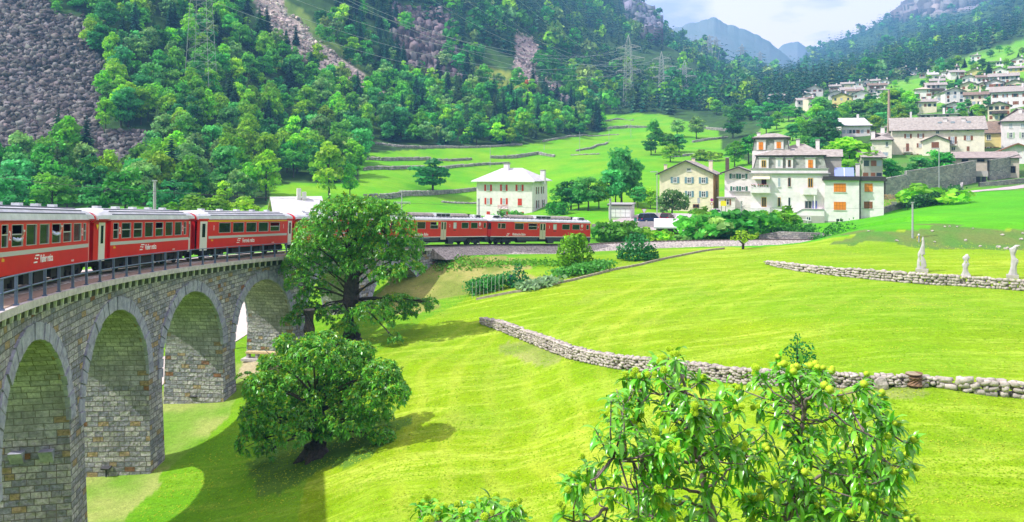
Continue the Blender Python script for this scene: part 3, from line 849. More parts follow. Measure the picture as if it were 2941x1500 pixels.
slo = sl.build('sleepers', M_sleep, trk)
slo['kind'] = 'stuff'
# ------------------------------------------------------------------ train
M_red = mat('train_red', (0.60, 0.010, 0.014), 0.38, var=0.12, scale=0.8, spec=0.45)
M_reddk = mat('train_dark_red', (0.33, 0.014, 0.012), 0.5)
M_silver = mat('train_grey_band', (0.46, 0.45, 0.44), 0.45)
M_roof = mat('train_roof', (0.58, 0.59, 0.62), 0.5, var=0.22, scale=1.3)
M_rib = mat('roof_rib', (0.10, 0.11, 0.14), 0.6)
M_cream = mat('train_door', (0.62, 0.61, 0.56), 0.45)
M_cream2 = mat('railcar_door', (0.50, 0.46, 0.33), 0.5)
M_skirt = mat('train_skirt_grey', (0.045, 0.055, 0.07), 0.55, var=0.25)
M_under = mat('underframe', (0.022, 0.022, 0.026), 0.7, var=0.4)
M_pane = mat('train_glass', (0.008, 0.014, 0.012), 0.08, spec=0.4)
M_frost = mat('frosted_glass', (0.55, 0.60, 0.60), 0.4)
M_frame = mat('window_frame_alu', (0.50, 0.50, 0.50), 0.4, metal=0.3)
M_white = mat('white_lettering', (0.80, 0.80, 0.80), 0.6)
M_yellow = mat('yellow_band', (0.80, 0.52, 0.02), 0.5)
M_inside = mat('carriage_inside', (0.035, 0.03, 0.028), 0.9)
M_equip = mat('roof_equipment', (0.30, 0.26, 0.24), 0.7, var=0.4, scale=3)
M_grille = mat('dark_grille', (0.03, 0.035, 0.04), 0.6)
M_orange = mat('number_orange', (0.7, 0.35, 0.02), 0.6)

def text_mesh(s, size, m, parent, name='lettering', loc=(0,0,0), rot=(R_(90),0,0), ext=0.004, xs=1.0, bold=0.0):
    cu = bpy.data.curves.new(name, 'FONT'); cu.body = s; cu.size = size; cu.extrude = ext; cu.offset = bold
    cu.resolution_u = 3
    ob = bpy.data.objects.new('tmp', cu); COL.objects.link(ob)
    dg = bpy.context.evaluated_depsgraph_get()
    me = bpy.data.meshes.new_from_object(ob.evaluated_get(dg))
    bpy.data.objects.remove(ob)
    me.materials.clear(); me.materials.append(m)
    o = bpy.data.objects.new(name, me); COL.objects.link(o)
    o.parent = parent; o.location = loc; o.rotation_euler = rot; o.scale = (xs, 1, 1)
    return o

def panel(mb, x0, x1, z0, z1, y0, y1, ops):
    """a wall with rectangular openings (xa,xb,za,zb)"""
    x = x0
    for (xa, xb, za, zb) in sorted(ops):
        if xa > x: mb.box(x, xa, y0, y1, z0, z1)
        mb.box(xa, xb, y0, y1, z0, za); mb.box(xa, xb, y0, y1, zb, z1)
        x = xb
    if x < x1: mb.box(x, x1, y0, y1, z0, z1)

def roof_prof(W=1.33, ze=2.85, zc=3.5, n=10):
    pts = []
    for k in range(n+1):
        t = math.pi*k/n
        y = -W*math.cos(t)
        z = ze + (zc-ze)*(math.sin(t)**0.75)
        pts.append((y, z))
    return pts

def emblem(parent, x, z, y, s=0.3, m=None):
    e = MB()
    for k, (a, b, zz) in enumerate(((0.30, 1.55, 0.82), (0.12, 0.55, 0.5), (0.0, 1.15, 0.0), (0.75, 1.3, 0.42))):
        sh = 0.28
        h = 0.17
        e.add([(x+s*(a+zz*sh), y, z+s*zz), (x+s*(b+zz*sh), y, z+s*zz), (x+s*(b+zz*sh+h*sh), y, z+s*(zz+h)), (x+s*(a+zz*sh+h*sh), y, z+s*(zz+h)),
               (x+s*(a+zz*sh), y+0.006, z+s*zz), (x+s*(b+zz*sh), y+0.006, z+s*zz), (x+s*(b+zz*sh+h*sh), y+0.006, z+s*(zz+h)), (x+s*(a+zz*sh+h*sh), y+0.006, z+s*(zz+h))],
              [(0,1,2,3),(4,5,6,7),(0,1,5,4),(1,2,6,5),(2,3,7,6),(3,0,4,7)])
    return e.build('emblem', m or M_white, parent)

def window(parent, xa, xb, za, zb, y=-1.325, style='fixed', pane=None, frame=M_frame):
    """pane set back in its opening, thin frame; style 'half' has a lowered upper sash"""
    s = -1 if y < 0 else 1
    p = MB()
    yi = y - s*0.05
    zm = za + (zb-za)*0.55
    if style == 'half': p.box(xa, xb, min(yi, yi-s*0.01), max(yi, yi-s*0.01), za, zm)
    else: p.box(xa, xb, min(yi, yi-s*0.01), max(yi, yi-s*0.01), za, zb)
    w_ = p.build('window', pane or M_pane, parent)
    f = MB(); t = 0.028; y0, y1 = sorted((y + s*0.006, yi))
    f.box(xa, xa+t, y0, y1, za, zb); f.box(xb-t, xb, y0, y1, za, zb)
    f.box(xa+t, xb-t, y0, y1, za, za+t); f.box(xa+t, xb-t, y0, y1, zb-t, zb)
    if style in ('half', 'sash'): f.box(xa+t, xb-t, y0+0.01, y1-0.005, zm-0.025, zm+0.025)
    f.build('window_frame', frame, w_)
    return w_

def bogie(parent, x, hw=0.5):
    b = MB()
    for y in (-0.95, 0.95):
        b.box(x-1.25, x+1.25, y-0.06, y+0.06, 0.42, 0.66)
        b.box(x-0.3, x+0.3, y-0.10, y+0.10, 0.25, 0.75)
        for dx in (-0.9, 0.9): b.box(x+dx-0.16, x+dx+0.16, y-0.12, y+0.12, 0.22, 0.52)
    b.box(x-0.2, x+0.2, -0.9, 0.9, 0.35, 0.7)
    o = b.build('bogie', M_under, parent)
    for dx in (-0.9, 0.9):
        for y in (-0.55, 0.55):
            wl = MB(); wl.M = Matrix.Translation((x+dx, y, 0.37)) @ Matrix.Rotation(R_(90), 4, 'X')
            wl.lathe([(0.05,-0.07),(0.36,-0.06),(0.37,0.05),(0.09,0.06)], 20)
            wl.build('wheel', M_under, o)

def coach(kind, Lc, label, name_text, specials=None):
    t = empty('railway_carriage')
    tag(t, label, 'railway carriage', 'carriages of the red train')
    hx = Lc/2
    first = kind == 'first'
    sb = hx-1.25                 # end of the straight body side
    zb, ze = 0.78, 2.85
    if not first:
        xs = [(-sb+0.28, -sb+0.28+0.62)]
        x = xs[0][1]+0.34; wl = (2*sb-0.62-0.34-0.28-0.85)/6
        for k in range(6): xs.append((x, x+wl-0.33)); x += wl
        xs.append((x+0.02, x+0.42))
        za, zt = 1.84, 2.70
    else:
        xs = []
        x = -sb+1.30; wl = 1.98*(2*sb-2.3)/9.9
        for k in range(5): xs.append((x, x+wl-0.30)); x += wl
        za, zt = 1.88, 2.62
    body = MB()
    ops = [(a, b, za, zt) for a, b in xs]
    for y0, y1 in ((-1.325, -1.27), (1.27, 1.325)):
        panel(body, -sb, sb, zb, ze, y0, y1, ops)
    # recessed, tapering ends with the entrance doors
    for sx in (-1, 1):
        for sy in (-1, 1):
            y1 = 1.325 if first else 1.17
            xa, xb2 = sx*sb, sx*hx
            yo = 1.325 if first else 1.12
            x0, x1 = min(xa, xb2), max(xa, xb2)
            body.hexa([(xa, sy*y1, zb), (xb2, sy*yo*0.93, zb), (xb2, sy*(yo*0.93-0.05), zb), (xa, sy*(y1-0.05), zb), (xa, sy*y1, ze), (xb2, sy*yo*0.93, ze), (xb2, sy*(yo*0.93-0.05), ze), (xa, sy*(y1-0.05), ze)])
        body.box(min(sx*hx, sx*(hx-0.05)), max(sx*hx, sx*(hx-0.05)), -1.03, 1.03, zb, ze+0.1)
        if not first:
            body.box(sx*sb-0.03*(sx > 0), sx*sb+0.03*(sx < 0), -1.27, 1.27, zb, ze)
    body.build('body', M_red, t)
    inn = MB(); inn.box(-sb+.05, sb-.05, -1.24, 1.24, zb, 1.0); inn.box(-sb+.05, sb-.05, -0.04, 0.04, 1.0, 2.0)
    nrow = 8
    for k in range(nrow):
        xk = -sb+0.9+(2*sb-1.5)*k/(nrow-1)
        for ys in (-0.75, 0.75): inn.box(xk-0.07, xk+0.07, ys-0.42, ys+0.42, 1.0, 2.02)
    inn.box(-sb+.05, sb-.05, -1.24, 1.24, 2.80, 2.84)
    inn.build('interior', M_inside, t)
    rng = random.Random(int(Lc*100))
    for k, (a, b) in enumerate(xs):
        st = 'fixed'
        if specials and k in specials: st = specials[k]
        window(t, a, b, za, zt, style=st)
        window(t, a, b, za, zt, y=1.325)
    for sx in (-1, 1):
        d = MB()
        x0 = sx*(sb+(0.2 if first else 0.28)); x1 = sx*(sb+(0.98 if first else 0.82))
        yy = 1.20 if not first else 1.335
        ya = yy if first else 1.17+0.012
        y_at = lambda x: (1.325 + (1.325*0.93-1.325)*(abs(x)-sb)/(hx-sb)) if first else (1.17 + (1.12*0.93-1.17)*(abs(x)-sb)/(hx-sb))
        for (za_, zb_, m_) in ((0.70, 2.72, 0),):
            d.hexa([(x0, -y_at(x0)-0.028, za_), (x1, -y_at(x1)-0.028, za_), (x1, -y_at(x1)+0.0, za_), (x0, -y_at(x0)+0.0, za_), (x0, -y_at(x0)-0.028, zb_), (x1, -y_at(x1)-0.028, zb_), (x1, -y_at(x1)+0.0, zb_), (x0, -y_at(x0)+0.0, zb_)])
        dr = d.build('door', M_cream, t)
        g = MB(); xm0 = sx*(sb+(0.42 if first else 0.44)); xm1 = sx*(sb+(0.76 if first else 0.66))
        g.hexa([(xm0, -y_at(xm0)-0.04, 1.62), (xm1, -y_at(xm1)-0.04, 1.62), (xm1, -y_at(xm1)-0.02, 1.62), (xm0, -y_at(xm0)-0.02, 1.62), (xm0, -y_at(xm0)-0.04, 2.56), (xm1, -y_at(xm1)-0.04, 2.56), (xm1, -y_at(xm1)-0.02, 2.56), (xm0, -y_at(xm0)-0.02, 2.56)])
        g.build('door_window', M_pane, dr)
    # grey waist band
    band = MB()
    for y0, y1 in ((-1.333, -1.325), (1.325, 1.333)): band.box(-sb if not first else -sb, sb, y0, y1, 1.50, 1.68)
    band.build('waist_band', M_silver, t)
    if first:
        yb = MB(); yb.box(-sb-0.1, sb, -1.334, -1.325, 2.70, 2.79); yb.build('yellow_band', M_yellow, t)
    # roof
    rp = roof_prof()
    rf_ = MB()
    xs_r = [-hx, -hx+0.35, -sb+0.1, sb-0.1, hx-0.35, hx]
    sc = [0.90, 0.96, 1.0, 1.0, 0.96, 0.90]; dz = [-0.10, -0.03, 0, 0, -0.03, -0.10]
    n_ = len(rp)
    vs = []
    for x, s_, d_ in zip(xs_r, sc, dz):
        for (y, z) in rp: vs.append((x, y*(0.55+0.45*s_), 2.85+(z-2.85)*(1+2.0*d_)))
    fs = []
    for i in range(len(xs_r)-1):
        for k in range(n_-1): fs.append((i*n_+k, i*n_+k+1, (i+1)*n_+k+1, (i+1)*n_+k))
        fs.append((i*n_+n_-1, i*n_, (i+1)*n_, (i+1)*n_+n_-1))
    fs += [tuple(range(n_)), tuple(range((len(xs_r)-1)*n_, len(xs_r)*n_))]
    rf_.add(vs, fs)
    roof = rf_.build('roof', M_roof, t)
    rb = MB()
    for k in (1, 2, 3):
        y, z = rp[k]; y2, z2 = rp[k+1]
        rb.hexa([(-sb+0.3, y, z+0.005), (sb-0.3, y, z+0.005), (sb-0.3, y+0.03, z+0.012), (-sb+0.3, y+0.03, z+0.012), (-sb+0.3, y, z+0.035), (sb-0.3, y, z+0.035), (sb-0.3, y+0.03, z+0.06), (-sb+0.3, y+0.03, z+0.06)])
    rb.build('roof_ribs', M_rib, roof)
    # red arched end trims and vents
    for sx in (-1, 1):
        e = MB()
        ro2 = [(y*1.01, z+0.03) for y, z in roof_prof(1.20, 2.80, 3.36)]
        ri2 = [(y, z) for y, z in roof_prof(1.0, 2.70, 3.2)]
        for k in range(len(ro2)-1):
            x0, x1 = sorted((sx*(hx-0.02), sx*(hx+0.16)))
            e.hexa([(x0, ro2[k][0], ro2[k][1]), (x1, ro2[k][0]*0.97, ro2[k][1]), (x1, ri2[k][0], ri2[k][1]), (x0, ri2[k][0], ri2[k][1]), (x0, ro2[k+1][0], ro2[k+1][1]), (x1, ro2[k+1][0]*0.97, ro2[k+1][1]), (x1, ri2[k+1][0], ri2[k+1][1]), (x0, ri2[k+1][0], ri2[k+1][1])])
        e.build('end_arch', M_red, t)
        gw = MB(); x0, x1 = sorted((sx*(hx+0.0), sx*(hx+0.30))); gw.box(x0, x1, -0.55, 0.55, 0.95, 2.9); gw.build('gangway', M_under, t)
        tr = MB(); tr.box(min(sx*sb, sx*hx*0.99), max(sx*sb, sx*hx*0.99), -1.33 if first else -1.32, -1.20, 2.82, 2.90); tr.build('eave_trim', M_reddk if not first else M_red, t)
    if not first:
        q = MB(); q.prism([(-hx+0.12, 2.62), (-hx+0.42, 2.62), (-hx+0.27, 2.36)], 'y', -1.115, -1.10); q.build('warning_triangle', M_yellow, t)
    gt = MB(); gt.box(-sb, sb, -1.36, -1.325, 2.80, 2.855); gt.build('gutter', M_reddk, t)
    for k in range(5):
        v = MB(); xk = -sb+1.1+(2*sb-2.2)*k/4
        v.box(xk-0.22, xk+0.22, -0.16, 0.16, 3.48, 3.62); v.build('roof_vent', M_roof, roof)
    for x in (-hx+2.6, hx-2.6): bogie(t, x)
    ub = MB()
    for (a, b, z0) in ((-2.4, -1.5, 0.28), (-1.2, 0.3, 0.22), (0.8, 1.5, 0.35)):
        ub.box(a, b, -1.12, -0.7, z0, 0.78)
    ub.box(-sb, sb, -0.85, 0.85, 0.42, 0.78)
    ub.build('underframe_boxes', M_under, t)
    ub = MB(); ub.box(1.7, 2.5, -1.13, -0.8, 0.28, 0.78); ub.build('equipment_box', M_skirt, t)
    # lettering
    yT = -1.331
    cls = '1' if first else '2'
    if first:
        text_mesh(cls, 0.52, M_white, t, 'class_number', (-sb+0.55, yT, 2.08), xs=0.8)
        text_mesh(cls, 0.52, M_white, t, 'class_number', (sb-0.75, yT, 2.08), xs=0.8)
    else:
        text_mesh(cls, 0.52, M_white, t, 'class_number', (xs[0][1]+0.06, yT, 2.10), xs=0.75)
        text_mesh(cls, 0.52, M_white, t, 'class_number', (xs[-1][0]-0.30, yT, 2.10), xs=0.75)
    emblem(t, -2.15 if first else -1.9, 1.10, yT-0.002, 0.34)
    text_mesh(name_text, 0.46, M_white, t, 'name_lettering', (-1.30 if first else -1.2, yT, 1.10), xs=0.66, bold=0.006)
    q = MB(); q.box(-sb+0.35, -sb+0.6, -1.332, -1.325, 1.32, 1.42); q.box(-sb+0.40, -sb+0.46, -1.332, -1.325, 1.42, 1.48); q.build('lift_mark', M_orange, t)
    text_mesh('B 2313' if not first else 'A 1273', 0.13, M_white, t, 'running_number', (sb-2.6, yT, 0.92))
    return t, xs, (za, zt)

def place_car(t, a0, a1):
    am = (a0+a1)/2
    p = (arc(a0, 70, rail_z(a0)) + arc(a1, 70, rail_z(a1)))/2
    d = arc(a1, 70, rail_z(a1)) - arc(a0, 70, rail_z(a0))
    t.location = p
    t.rotation_euler = (0, math.atan2(-d.z, d.xy.length), math.atan2(d.y, d.x))
def a_of(px, r=68.67):
    dl = R_(46.4)+math.atan((px-PX0)/F); rc = math.hypot(*CXY)
    d = rc*math.sin(dl)+math.sqrt(r*r-(rc*math.cos(dl))**2)
    return math.degrees(math.atan2(d*math.cos(dl), rc-d*math.sin(dl)))
spans = [(28.3, a_of(274)), (a_of(279), a_of(561)), (a_of(566), a_of(842)), (a_of(848), a_of(1118))]
cars = []
for (sp_, kind, lab, nm, spc) in (
    (spans[0], 'second', 'red carriage nearest on the viaduct with a passenger reaching out of its window', 'Viafier retica', {0:'half',1:'half',4:'half',5:'half',7:'half'}),
    (spans[1], 'second', 'second red carriage with several sash windows and white class 2 numerals', 'Viafier retica', {0:'half',1:'sash',2:'sash',4:'half',7:'half'}),
    (spans[2], 'first', 'red first class carriage with yellow line under its pale roof', 'Ferrovia retica', {4:'half'}),
    (spans[3], 'second', 'red carriage mostly hidden behind the tall chestnut tree', 'Ferrovia retica', {2:'half'})):
    Lc = 2*70*math.sin(R_(sp_[1]-sp_[0])/2)-0.35
    t, wxs, wz = coach(kind, Lc, lab, nm, spc)
    place_car(t, *sp_)
    cars.append((t, wxs, wz))

def railcar(Lc, label, town, number):
    t = empty('electric_railcar')
    tag(t, label, 'railcar', 'railcars at the head of the red train')
    hx = Lc/2
    X = lambda f: -hx + Lc*f
    zb, ze = 1.02, 2.86
    wins = [(0.078,0.103,2.0,2.66),(0.107,0.148,2.0,2.66),(0.23,0.312,1.92,2.68),(0.358,0.44,1.92,2.68),(0.598,0.632,1.95,2.66),(0.686,0.764,1.97,2.66),(0.790,0.868,1.97,2.66),(0.937,0.966,2.02,2.64)]
    ops = [(X(a), X(b), c, d) for a, b, c, d in wins]
    door = (X(0.466), X(0.524))
    body = MB()
    ops2 = ops + [(door[0], door[1], zb+0.0001, 2.72)]
    for y0, y1 in ((-1.325, -1.27), (1.27, 1.325)):
        panel(body, -hx+0.35, hx-0.35, zb, ze, y0, y1, ops2 if y0 < 0 else ops)
    # raked cab fronts
    for sx in (-1, 1):
        a = sx*(hx-0.35); b = sx*hx
        for sy in (-1, 1):
            body.hexa([(a, sy*1.325, zb), (b, sy*1.05, zb), (b-sx*.05, sy*1.0, zb), (a, sy*1.27, zb), (a, sy*1.325, 1.9), (b, sy*1.05, 1.9), (b-sx*.05, sy*1.0, 1.9), (a, sy*1.27, 1.9)])
            body.hexa([(a, sy*1.325, 2.66), (b-sx*0.12, sy*1.03, 2.66), (b-sx*.17, sy*1.0, 2.66), (a, sy*1.27, 2.66), (a, sy*1.3, ze), (b-sx*0.16, sy*1.0, ze), (b-sx*.2, sy*1.0, ze), (a, sy*1.27, ze)])
        x0, x1 = sorted((b, b-sx*0.06))
        body.box(x0, x1, -1.05, 1.05, zb, 1.9)
        for ys in (-1.03, -0.42, 0.36, 0.97):
            body.hexa([(b, ys, 1.9), (b-sx*.06, ys, 1.9), (b-sx*.06, ys+0.07, 1.9), (b, ys+0.07, 1.9), (b-sx*.12, ys, 2.66), (b-sx*.18, ys, 2.66), (b-sx*.18, ys+0.07, 2.66), (b-sx*.12, ys+0.07, 2.66)])
        body.box(*sorted((b-sx*0.12, b-sx*0.2)), -1.0, 1.0, 2.66, ze)
    body.build('body', M_red, t)
    for sx in (-1, 1):
        b = sx*hx
        for (ya, yb) in ((-0.96, -0.42), (-0.35, 0.36), (0.43, 0.97)):
            g = MB(); g.hexa([(b-sx*.03, ya, 1.9), (b-sx*.05, ya, 1.9), (b-sx*.05, yb, 1.9), (b-sx*.03, yb, 1.9), (b-sx*.14, ya, 2.66), (b-sx*.16, ya, 2.66), (b-sx*.16, yb, 2.66), (b-sx*.14, yb, 2.66)])
            g.build('windscreen', M_pane, t)
        g = MB(); a = sx*(hx-0.34); bb = sx*(hx-0.02)
        for sy in (-1, 1):
            g.hexa([(a, sy*1.30, 1.9), (bb, sy*1.04, 1.9), (bb, sy*1.02, 1.9), (a, sy*1.28, 1.9), (a, sy*1.30, 2.66), (bb-sx*.12, sy*1.02, 2.66), (bb-sx*.12, sy*1.0, 2.66), (a, sy*1.28, 2.66)])
        g.build('corner_window', M_pane, t)
        for ys in (-0.72, 0.72):
            h_ = MB(); h_.M = Matrix.Translation((b+sx*0.0, ys, 1.35)) @ Matrix.Rotation(R_(90)*sx, 4, 'Y'); h_.lathe([(0.13,0.0),(0.13,0.05),(0.09,0.07),(0.02,0.08)], 12)
            h_.build('headlight', M_frost, t)
        cp = MB(); cp.box(*sorted((b, b+sx*0.45)), -0.12, 0.12, 0.6, 0.85); cp.box(*sorted((b+sx*.1, b+sx*0.2)), -0.35, -0.25, 0.5, 1.3); cp.build('coupler', M_under, t)
        text_mesh(number, 0.34, M_white, t, 'running_number', (b+sx*0.004, 0.2*sx*-1-0.0, 1.55), rot=(R_(90), 0, R_(90) if sx > 0 else R_(-90)))
        pl = MB(); pl.hexa([(b, -1.0, 0.3), (b-sx*0.15, -1.1, 0.3), (b-sx*0.15, 1.1, 0.3), (b, 1.0, 0.3), (b-sx*.02, -1.1, zb), (b-sx*0.2, -1.2, zb), (b-sx*0.2, 1.2, zb), (b-sx*.02, 1.1, zb)]); pl.build('plough', M_skirt, t)
    inn = MB(); inn.box(-hx+.5, hx-.5, -1.2, 1.2, zb-0.1, zb+.05); inn.box(-hx+1.6, hx-1.6, 0.1, 0.16, 1.1, 2.3)
    for k in range(7):
        xk = X(0.2+0.1*k)
        if k != 3: inn.box(xk-0.07, xk+0.07, -1.15, 0.1, 1.05, 2.05)
    inn.box(-hx+.5, hx-.5, -1.24, 1.24, 2.80, 2.84)
    inn.build('interior', M_inside, t)
    for k, (a, b, c, d) in enumerate(ops):
        window(t, a, b, c, d, style='half' if k == 3 else 'fixed', pane=M_frost if k == 4 else None, frame=M_frame)
    # doors
    dw = (door[1]-door[0])/2
    for k in range(2):
        d = MB(); xa = door[0]+k*dw+0.02; xb = xa+dw-0.04
        d.box(xa, xb, -1.335, -1.30, 0.72, 1.86); d.box(xa, xa+0.09, -1.335, -1.30, 1.86, 2.66); d.box(xb-0.09, xb, -1.335, -1.30, 1.86, 2.66); d.box(xa, xb, -1.335, -1.30, 2.66, 2.72)
        do = d.build('door', M_cream2, t)
        g = MB(); g.box(xa+0.09, xb-0.09, -1.325, -1.315, 1.86, 2.66); g.build('door_window', M_pane, do)
    # skirt with bogie cut-outs
    sk = MB()
    for (a, b) in ((0.0, 0.055), (0.245, 0.462), (0.528, 0.76), (0.945, 1.0)):
        xa, xb = X(a)+0.1, X(b)-0.1
        sk.hexa([(xa+0.25, -1.30, 0.55), (xb-0.25, -1.30, 0.55), (xb-0.25, -1.24, 0.55), (xa+0.25, -1.24, 0.55), (xa, -1.318, 0.90), (xb, -1.318, 0.90), (xb, -1.26, 0.90), (xa, -1.26, 0.90)])
    sk.box(-hx+.2, hx-.2, -1.318, -1.24, 0.90, zb); sk.box(-hx+.2, hx-.2, 1.24, 1.318, 0.6, zb)
    sk.build('skirt', M_skirt, t)
    ln = MB(); ln.box(-hx+0.3, door[0], -1.332, -1.318, zb-0.03, zb+0.03); ln.box(door[1], hx-0.3, -1.332, -1.318, zb-0.03, zb+0.03); ln.build('white_line', M_white, t)
    yl = MB(); yl.box(X(0.225), X(0.463), -1.333, -1.325, 2.74, 2.80); yl.build('yellow_band', M_yellow, t)
    for x in (X(0.15), X(0.85)): bogie(t, x)
    ub = MB()
    ub.box(X(0.27), X(0.35), -1.15, -0.6, 0.25, 0.9); ub.box(X(0.38), X(0.45), -1.15, -0.7, 0.4, 0.9); ub.box(-hx+.6, hx-.6, -0.85, 0.85, 0.38, 0.9)
    ub.build('underframe_boxes', M_under, t)
    ub = MB(); ub.hexa([(X(0.56), -1.2, 0.18), (X(0.61), -1.2, 0.18), (X(0.61), -0.7, 0.18), (X(0.56), -0.7, 0.18), (X(0.553), -1.25, 0.6), (X(0.617), -1.25, 0.6), (X(0.617), -0.7, 0.6), (X(0.553), -0.7, 0.6)]); ub.build('equipment_box', M_skirt, t)
    # roof
    rp = roof_prof(1.33, 2.86, 3.32)
    rf_ = MB(); n_ = len(rp); vs = []; xs_r = [-hx+0.02, -hx+0.4, hx-0.4, hx-0.02]; sc = [0.86, 1, 1, 0.86]
    for x, s_ in zip(xs_r, sc):
        for (y, z) in rp: vs.append((x, y*s_, 2.86+(z-2.86)*(s_ if s_ == 1 else 0.6)))
    fs = []
    for i in range(3):
        for k in range(n_-1): fs.append((i*n_+k, i*n_+k+1, (i+1)*n_+k+1, (i+1)*n_+k))
        fs.append((i*n_+n_-1, i*n_, (i+1)*n_, (i+1)*n_+n_-1))
    fs += [tuple(range(n_)), tuple(range(3*n_, 4*n_))]
    rf_.add(vs, fs); roof = rf_.build('roof', M_roof, t)
    gr = MB()
    gr.box(-hx+0.8, hx-0.8, -1.0, -0.94, 3.28, 3.33)
    for k in range(24):
        xk = -hx+0.8+(Lc-1.6)*k/23; gr.box(xk-0.03, xk+0.03, -1.0, -0.94, 3.1, 3.28)
    gr.build('roof_walkway', M_rib, roof)
    for (a, b, hgt, m_) in ((0.215, 0.43, 3.62, M_equip), (0.62, 0.80, 3.62, M_equip)):
        e = MB(); pf = [(-0.75, 3.25), (-0.8, 3.38), (-0.6, hgt-0.02), (-0.2, hgt+0.06), (0.2, hgt+0.06), (0.6, hgt-0.02), (0.8, 3.38), (0.75, 3.25)]
        e.prism(pf, 'x', X(a), X(b)); e.build('resistor_cover', m_, roof)
    e = MB(); e.box(X(0.45), X(0.60), -0.8, 0.8, 3.25, 3.68); bx_ = e.build('ventilation_box', M_roof, roof)
    for k in range(3):
        g = MB(); g.box(X(0.457+k*0.047), X(0.457+k*0.047+0.042), -0.812, -0.80, 3.34, 3.58); g.build('grille', M_grille, bx_)
    for (a, b) in ((0.045, 0.13), (0.87, 0.955)):
        e = MB(); e.prism([(X(a)-0.0, 3.2), (X(b), 3.2), (X(b)-0.25*(1 if a > .5 else 0), 3.58), (X(a)+0.25*(1 if a < .5 else 0), 3.58)], 'y', -0.75, 0.75); e2 = e.build('cab_roof_unit', M_roof, roof)
        g = MB(); g.box(X(a)+0.32, X(b)-0.3, -0.762, -0.75, 3.3, 3.52); g.build('grille', M_grille, e2)
    ins = MB()
    for k in range(6):
        xk = X(0.80)+0.18*k; ins.lathe([(0.05,0),(0.1,0.04),(0.05,0.08),(0.1,0.12),(0.05,0.16),(0.09,0.2),(0.03,0.26)], 8, (xk, -0.3+0.12*(k % 3), 3.32))
    ins.bar((X(0.80), -0.2, 3.6), (X(0.86), -0.2, 3.6), 0.05); ins.build('insulators', M_under, roof)
    # pantograph, raised
    pg = MB(); x0 = X(0.175)
    for y in (-0.5, 0.5): pg.bar((x0+0.7, y*0.9, 3.38), (x0-0.75, y*0.35, 4.05), 0.035)
    for y in (-0.4, 0.4): pg.bar((x0-0.75, y*0.3, 4.05), (x0+0.25, y, 4.62), 0.018)
    pg.bar((x0-0.75, -0.2, 4.05), (x0-0.75, 0.2, 4.05), 0.04)
    pg.box(x0-0.5, x0+0.9, -0.5, -0.44, 3.32, 3.38); pg.box(x0-0.5, x0+0.9, 0.44, 0.5, 3.32, 3.38)
    pg.tube([(x0+0.25, -0.75, 4.52), (x0+0.25, -0.6, 4.64), (x0+0.25, 0.6, 4.64), (x0+0.25, 0.75, 4.52)], 0.025)
    pg.build('pantograph', M_under, roof)
    # lettering
    yT = -1.331
    emblem(t, X(0.155), 1.14, yT-0.002, 0.30)
    text_mesh('Rhätische Bahn', 0.44, M_white, t, 'name_lettering', (X(0.212), yT, 1.17), xs=0.78, bold=0.006)
    text_mesh('1', 0.46, M_white, t, 'class_number', (X(0.449), yT, 2.12), xs=0.8)
    text_mesh('2', 0.46, M_white, t, 'class_number', (X(0.553), yT, 2.12), xs=0.8)
    text_mesh(town, 0.19, M_white, t, 'town_lettering', (X(0.876), yT, 1.93))
    sh = MB(); xs0 = X(0.892); w_ = 0.17
    sh.prism([(xs0-w_, 2.66), (xs0+w_, 2.66), (xs0+w_, 2.4), (xs0, 2.2), (xs0-w_, 2.4)], 'y', yT-0.004, -1.325); so = sh.build('town_crest', M_white, t)
    cr_ = MB(); cr_.box(xs0-0.03, xs0+0.03, yT-0.008, yT-0.004, 2.28, 2.62); cr_.box(xs0-0.12, xs0+0.12, yT-0.008, yT-0.004, 2.45, 2.51); cr_.build('cross', M_red, so)
    bx2 = MB(); bx2.box(X(0.60), X(0.628), -1.335, -1.325, 1.72, 1.82); bx2.build('vent_slot', M_grille, t)
    return t
for (pa, pb, lab, town, num) in ((1126, 1401, 'red electric railcar half hidden by the tall chestnut tree', 'Corviglia', '53'), (1404, 1697, 'leading red electric railcar standing in front of the white house', 'Brusio', '52')):
    a0, a1 = a_of(pa), a_of(pb)
    t = railcar(2*70*math.sin(R_(a1-a0)/2)-0.1, lab, town, num)
    place_car(t, a0, a1)

# ------------------------------------------------------------------ passengers leaning out
M_skin = mat('skin', (0.50, 0.27, 0.18), 0.6)
M_hair = mat('dark_hair', (0.025, 0.017, 0.012), 0.7)
M_shirt = mat('pale_blue_shirt', (0.52, 0.60, 0.80), 0.8)
M_phone = mat('phone', (0.65, 0.65, 0.66), 0.3)
def skin_mesh(name, joints, edges, m, parent, sub=2):
    keys = list(joints); me = bpy.data.meshes.new(name)
    me.from_pydata([joints[k][0] for k in keys], [(keys.index(a), keys.index(b)) for a, b in edges], [])
    ob = bpy.data.objects.new('tmp', me); COL.objects.link(ob)
    md = ob.modifiers.new('s', 'SKIN')
    for i, k in enumerate(keys):
        me.skin_vertices[0].data[i].radius = (joints[k][1], joints[k][1] if len(joints[k]) < 3 else joints[k][2])
    me.skin_vertices[0].data[0].use_root = True
    sm = ob.modifiers.new('u', 'SUBSURF'); sm.levels = sub; sm.render_levels = sub
    dg = bpy.context.evaluated_depsgraph_get()
    me2 = bpy.data.meshes.new_from_object(ob.evaluated_get(dg))
    bpy.data.objects.remove(ob)
    me2.materials.clear(); me2.materials.append(m)
    me2.polygons.foreach_set('use_smooth', [True]*len(me2.polygons))
    o = bpy.data.objects.new(name, me2); COL.objects.link(o); o.parent = parent
    return o
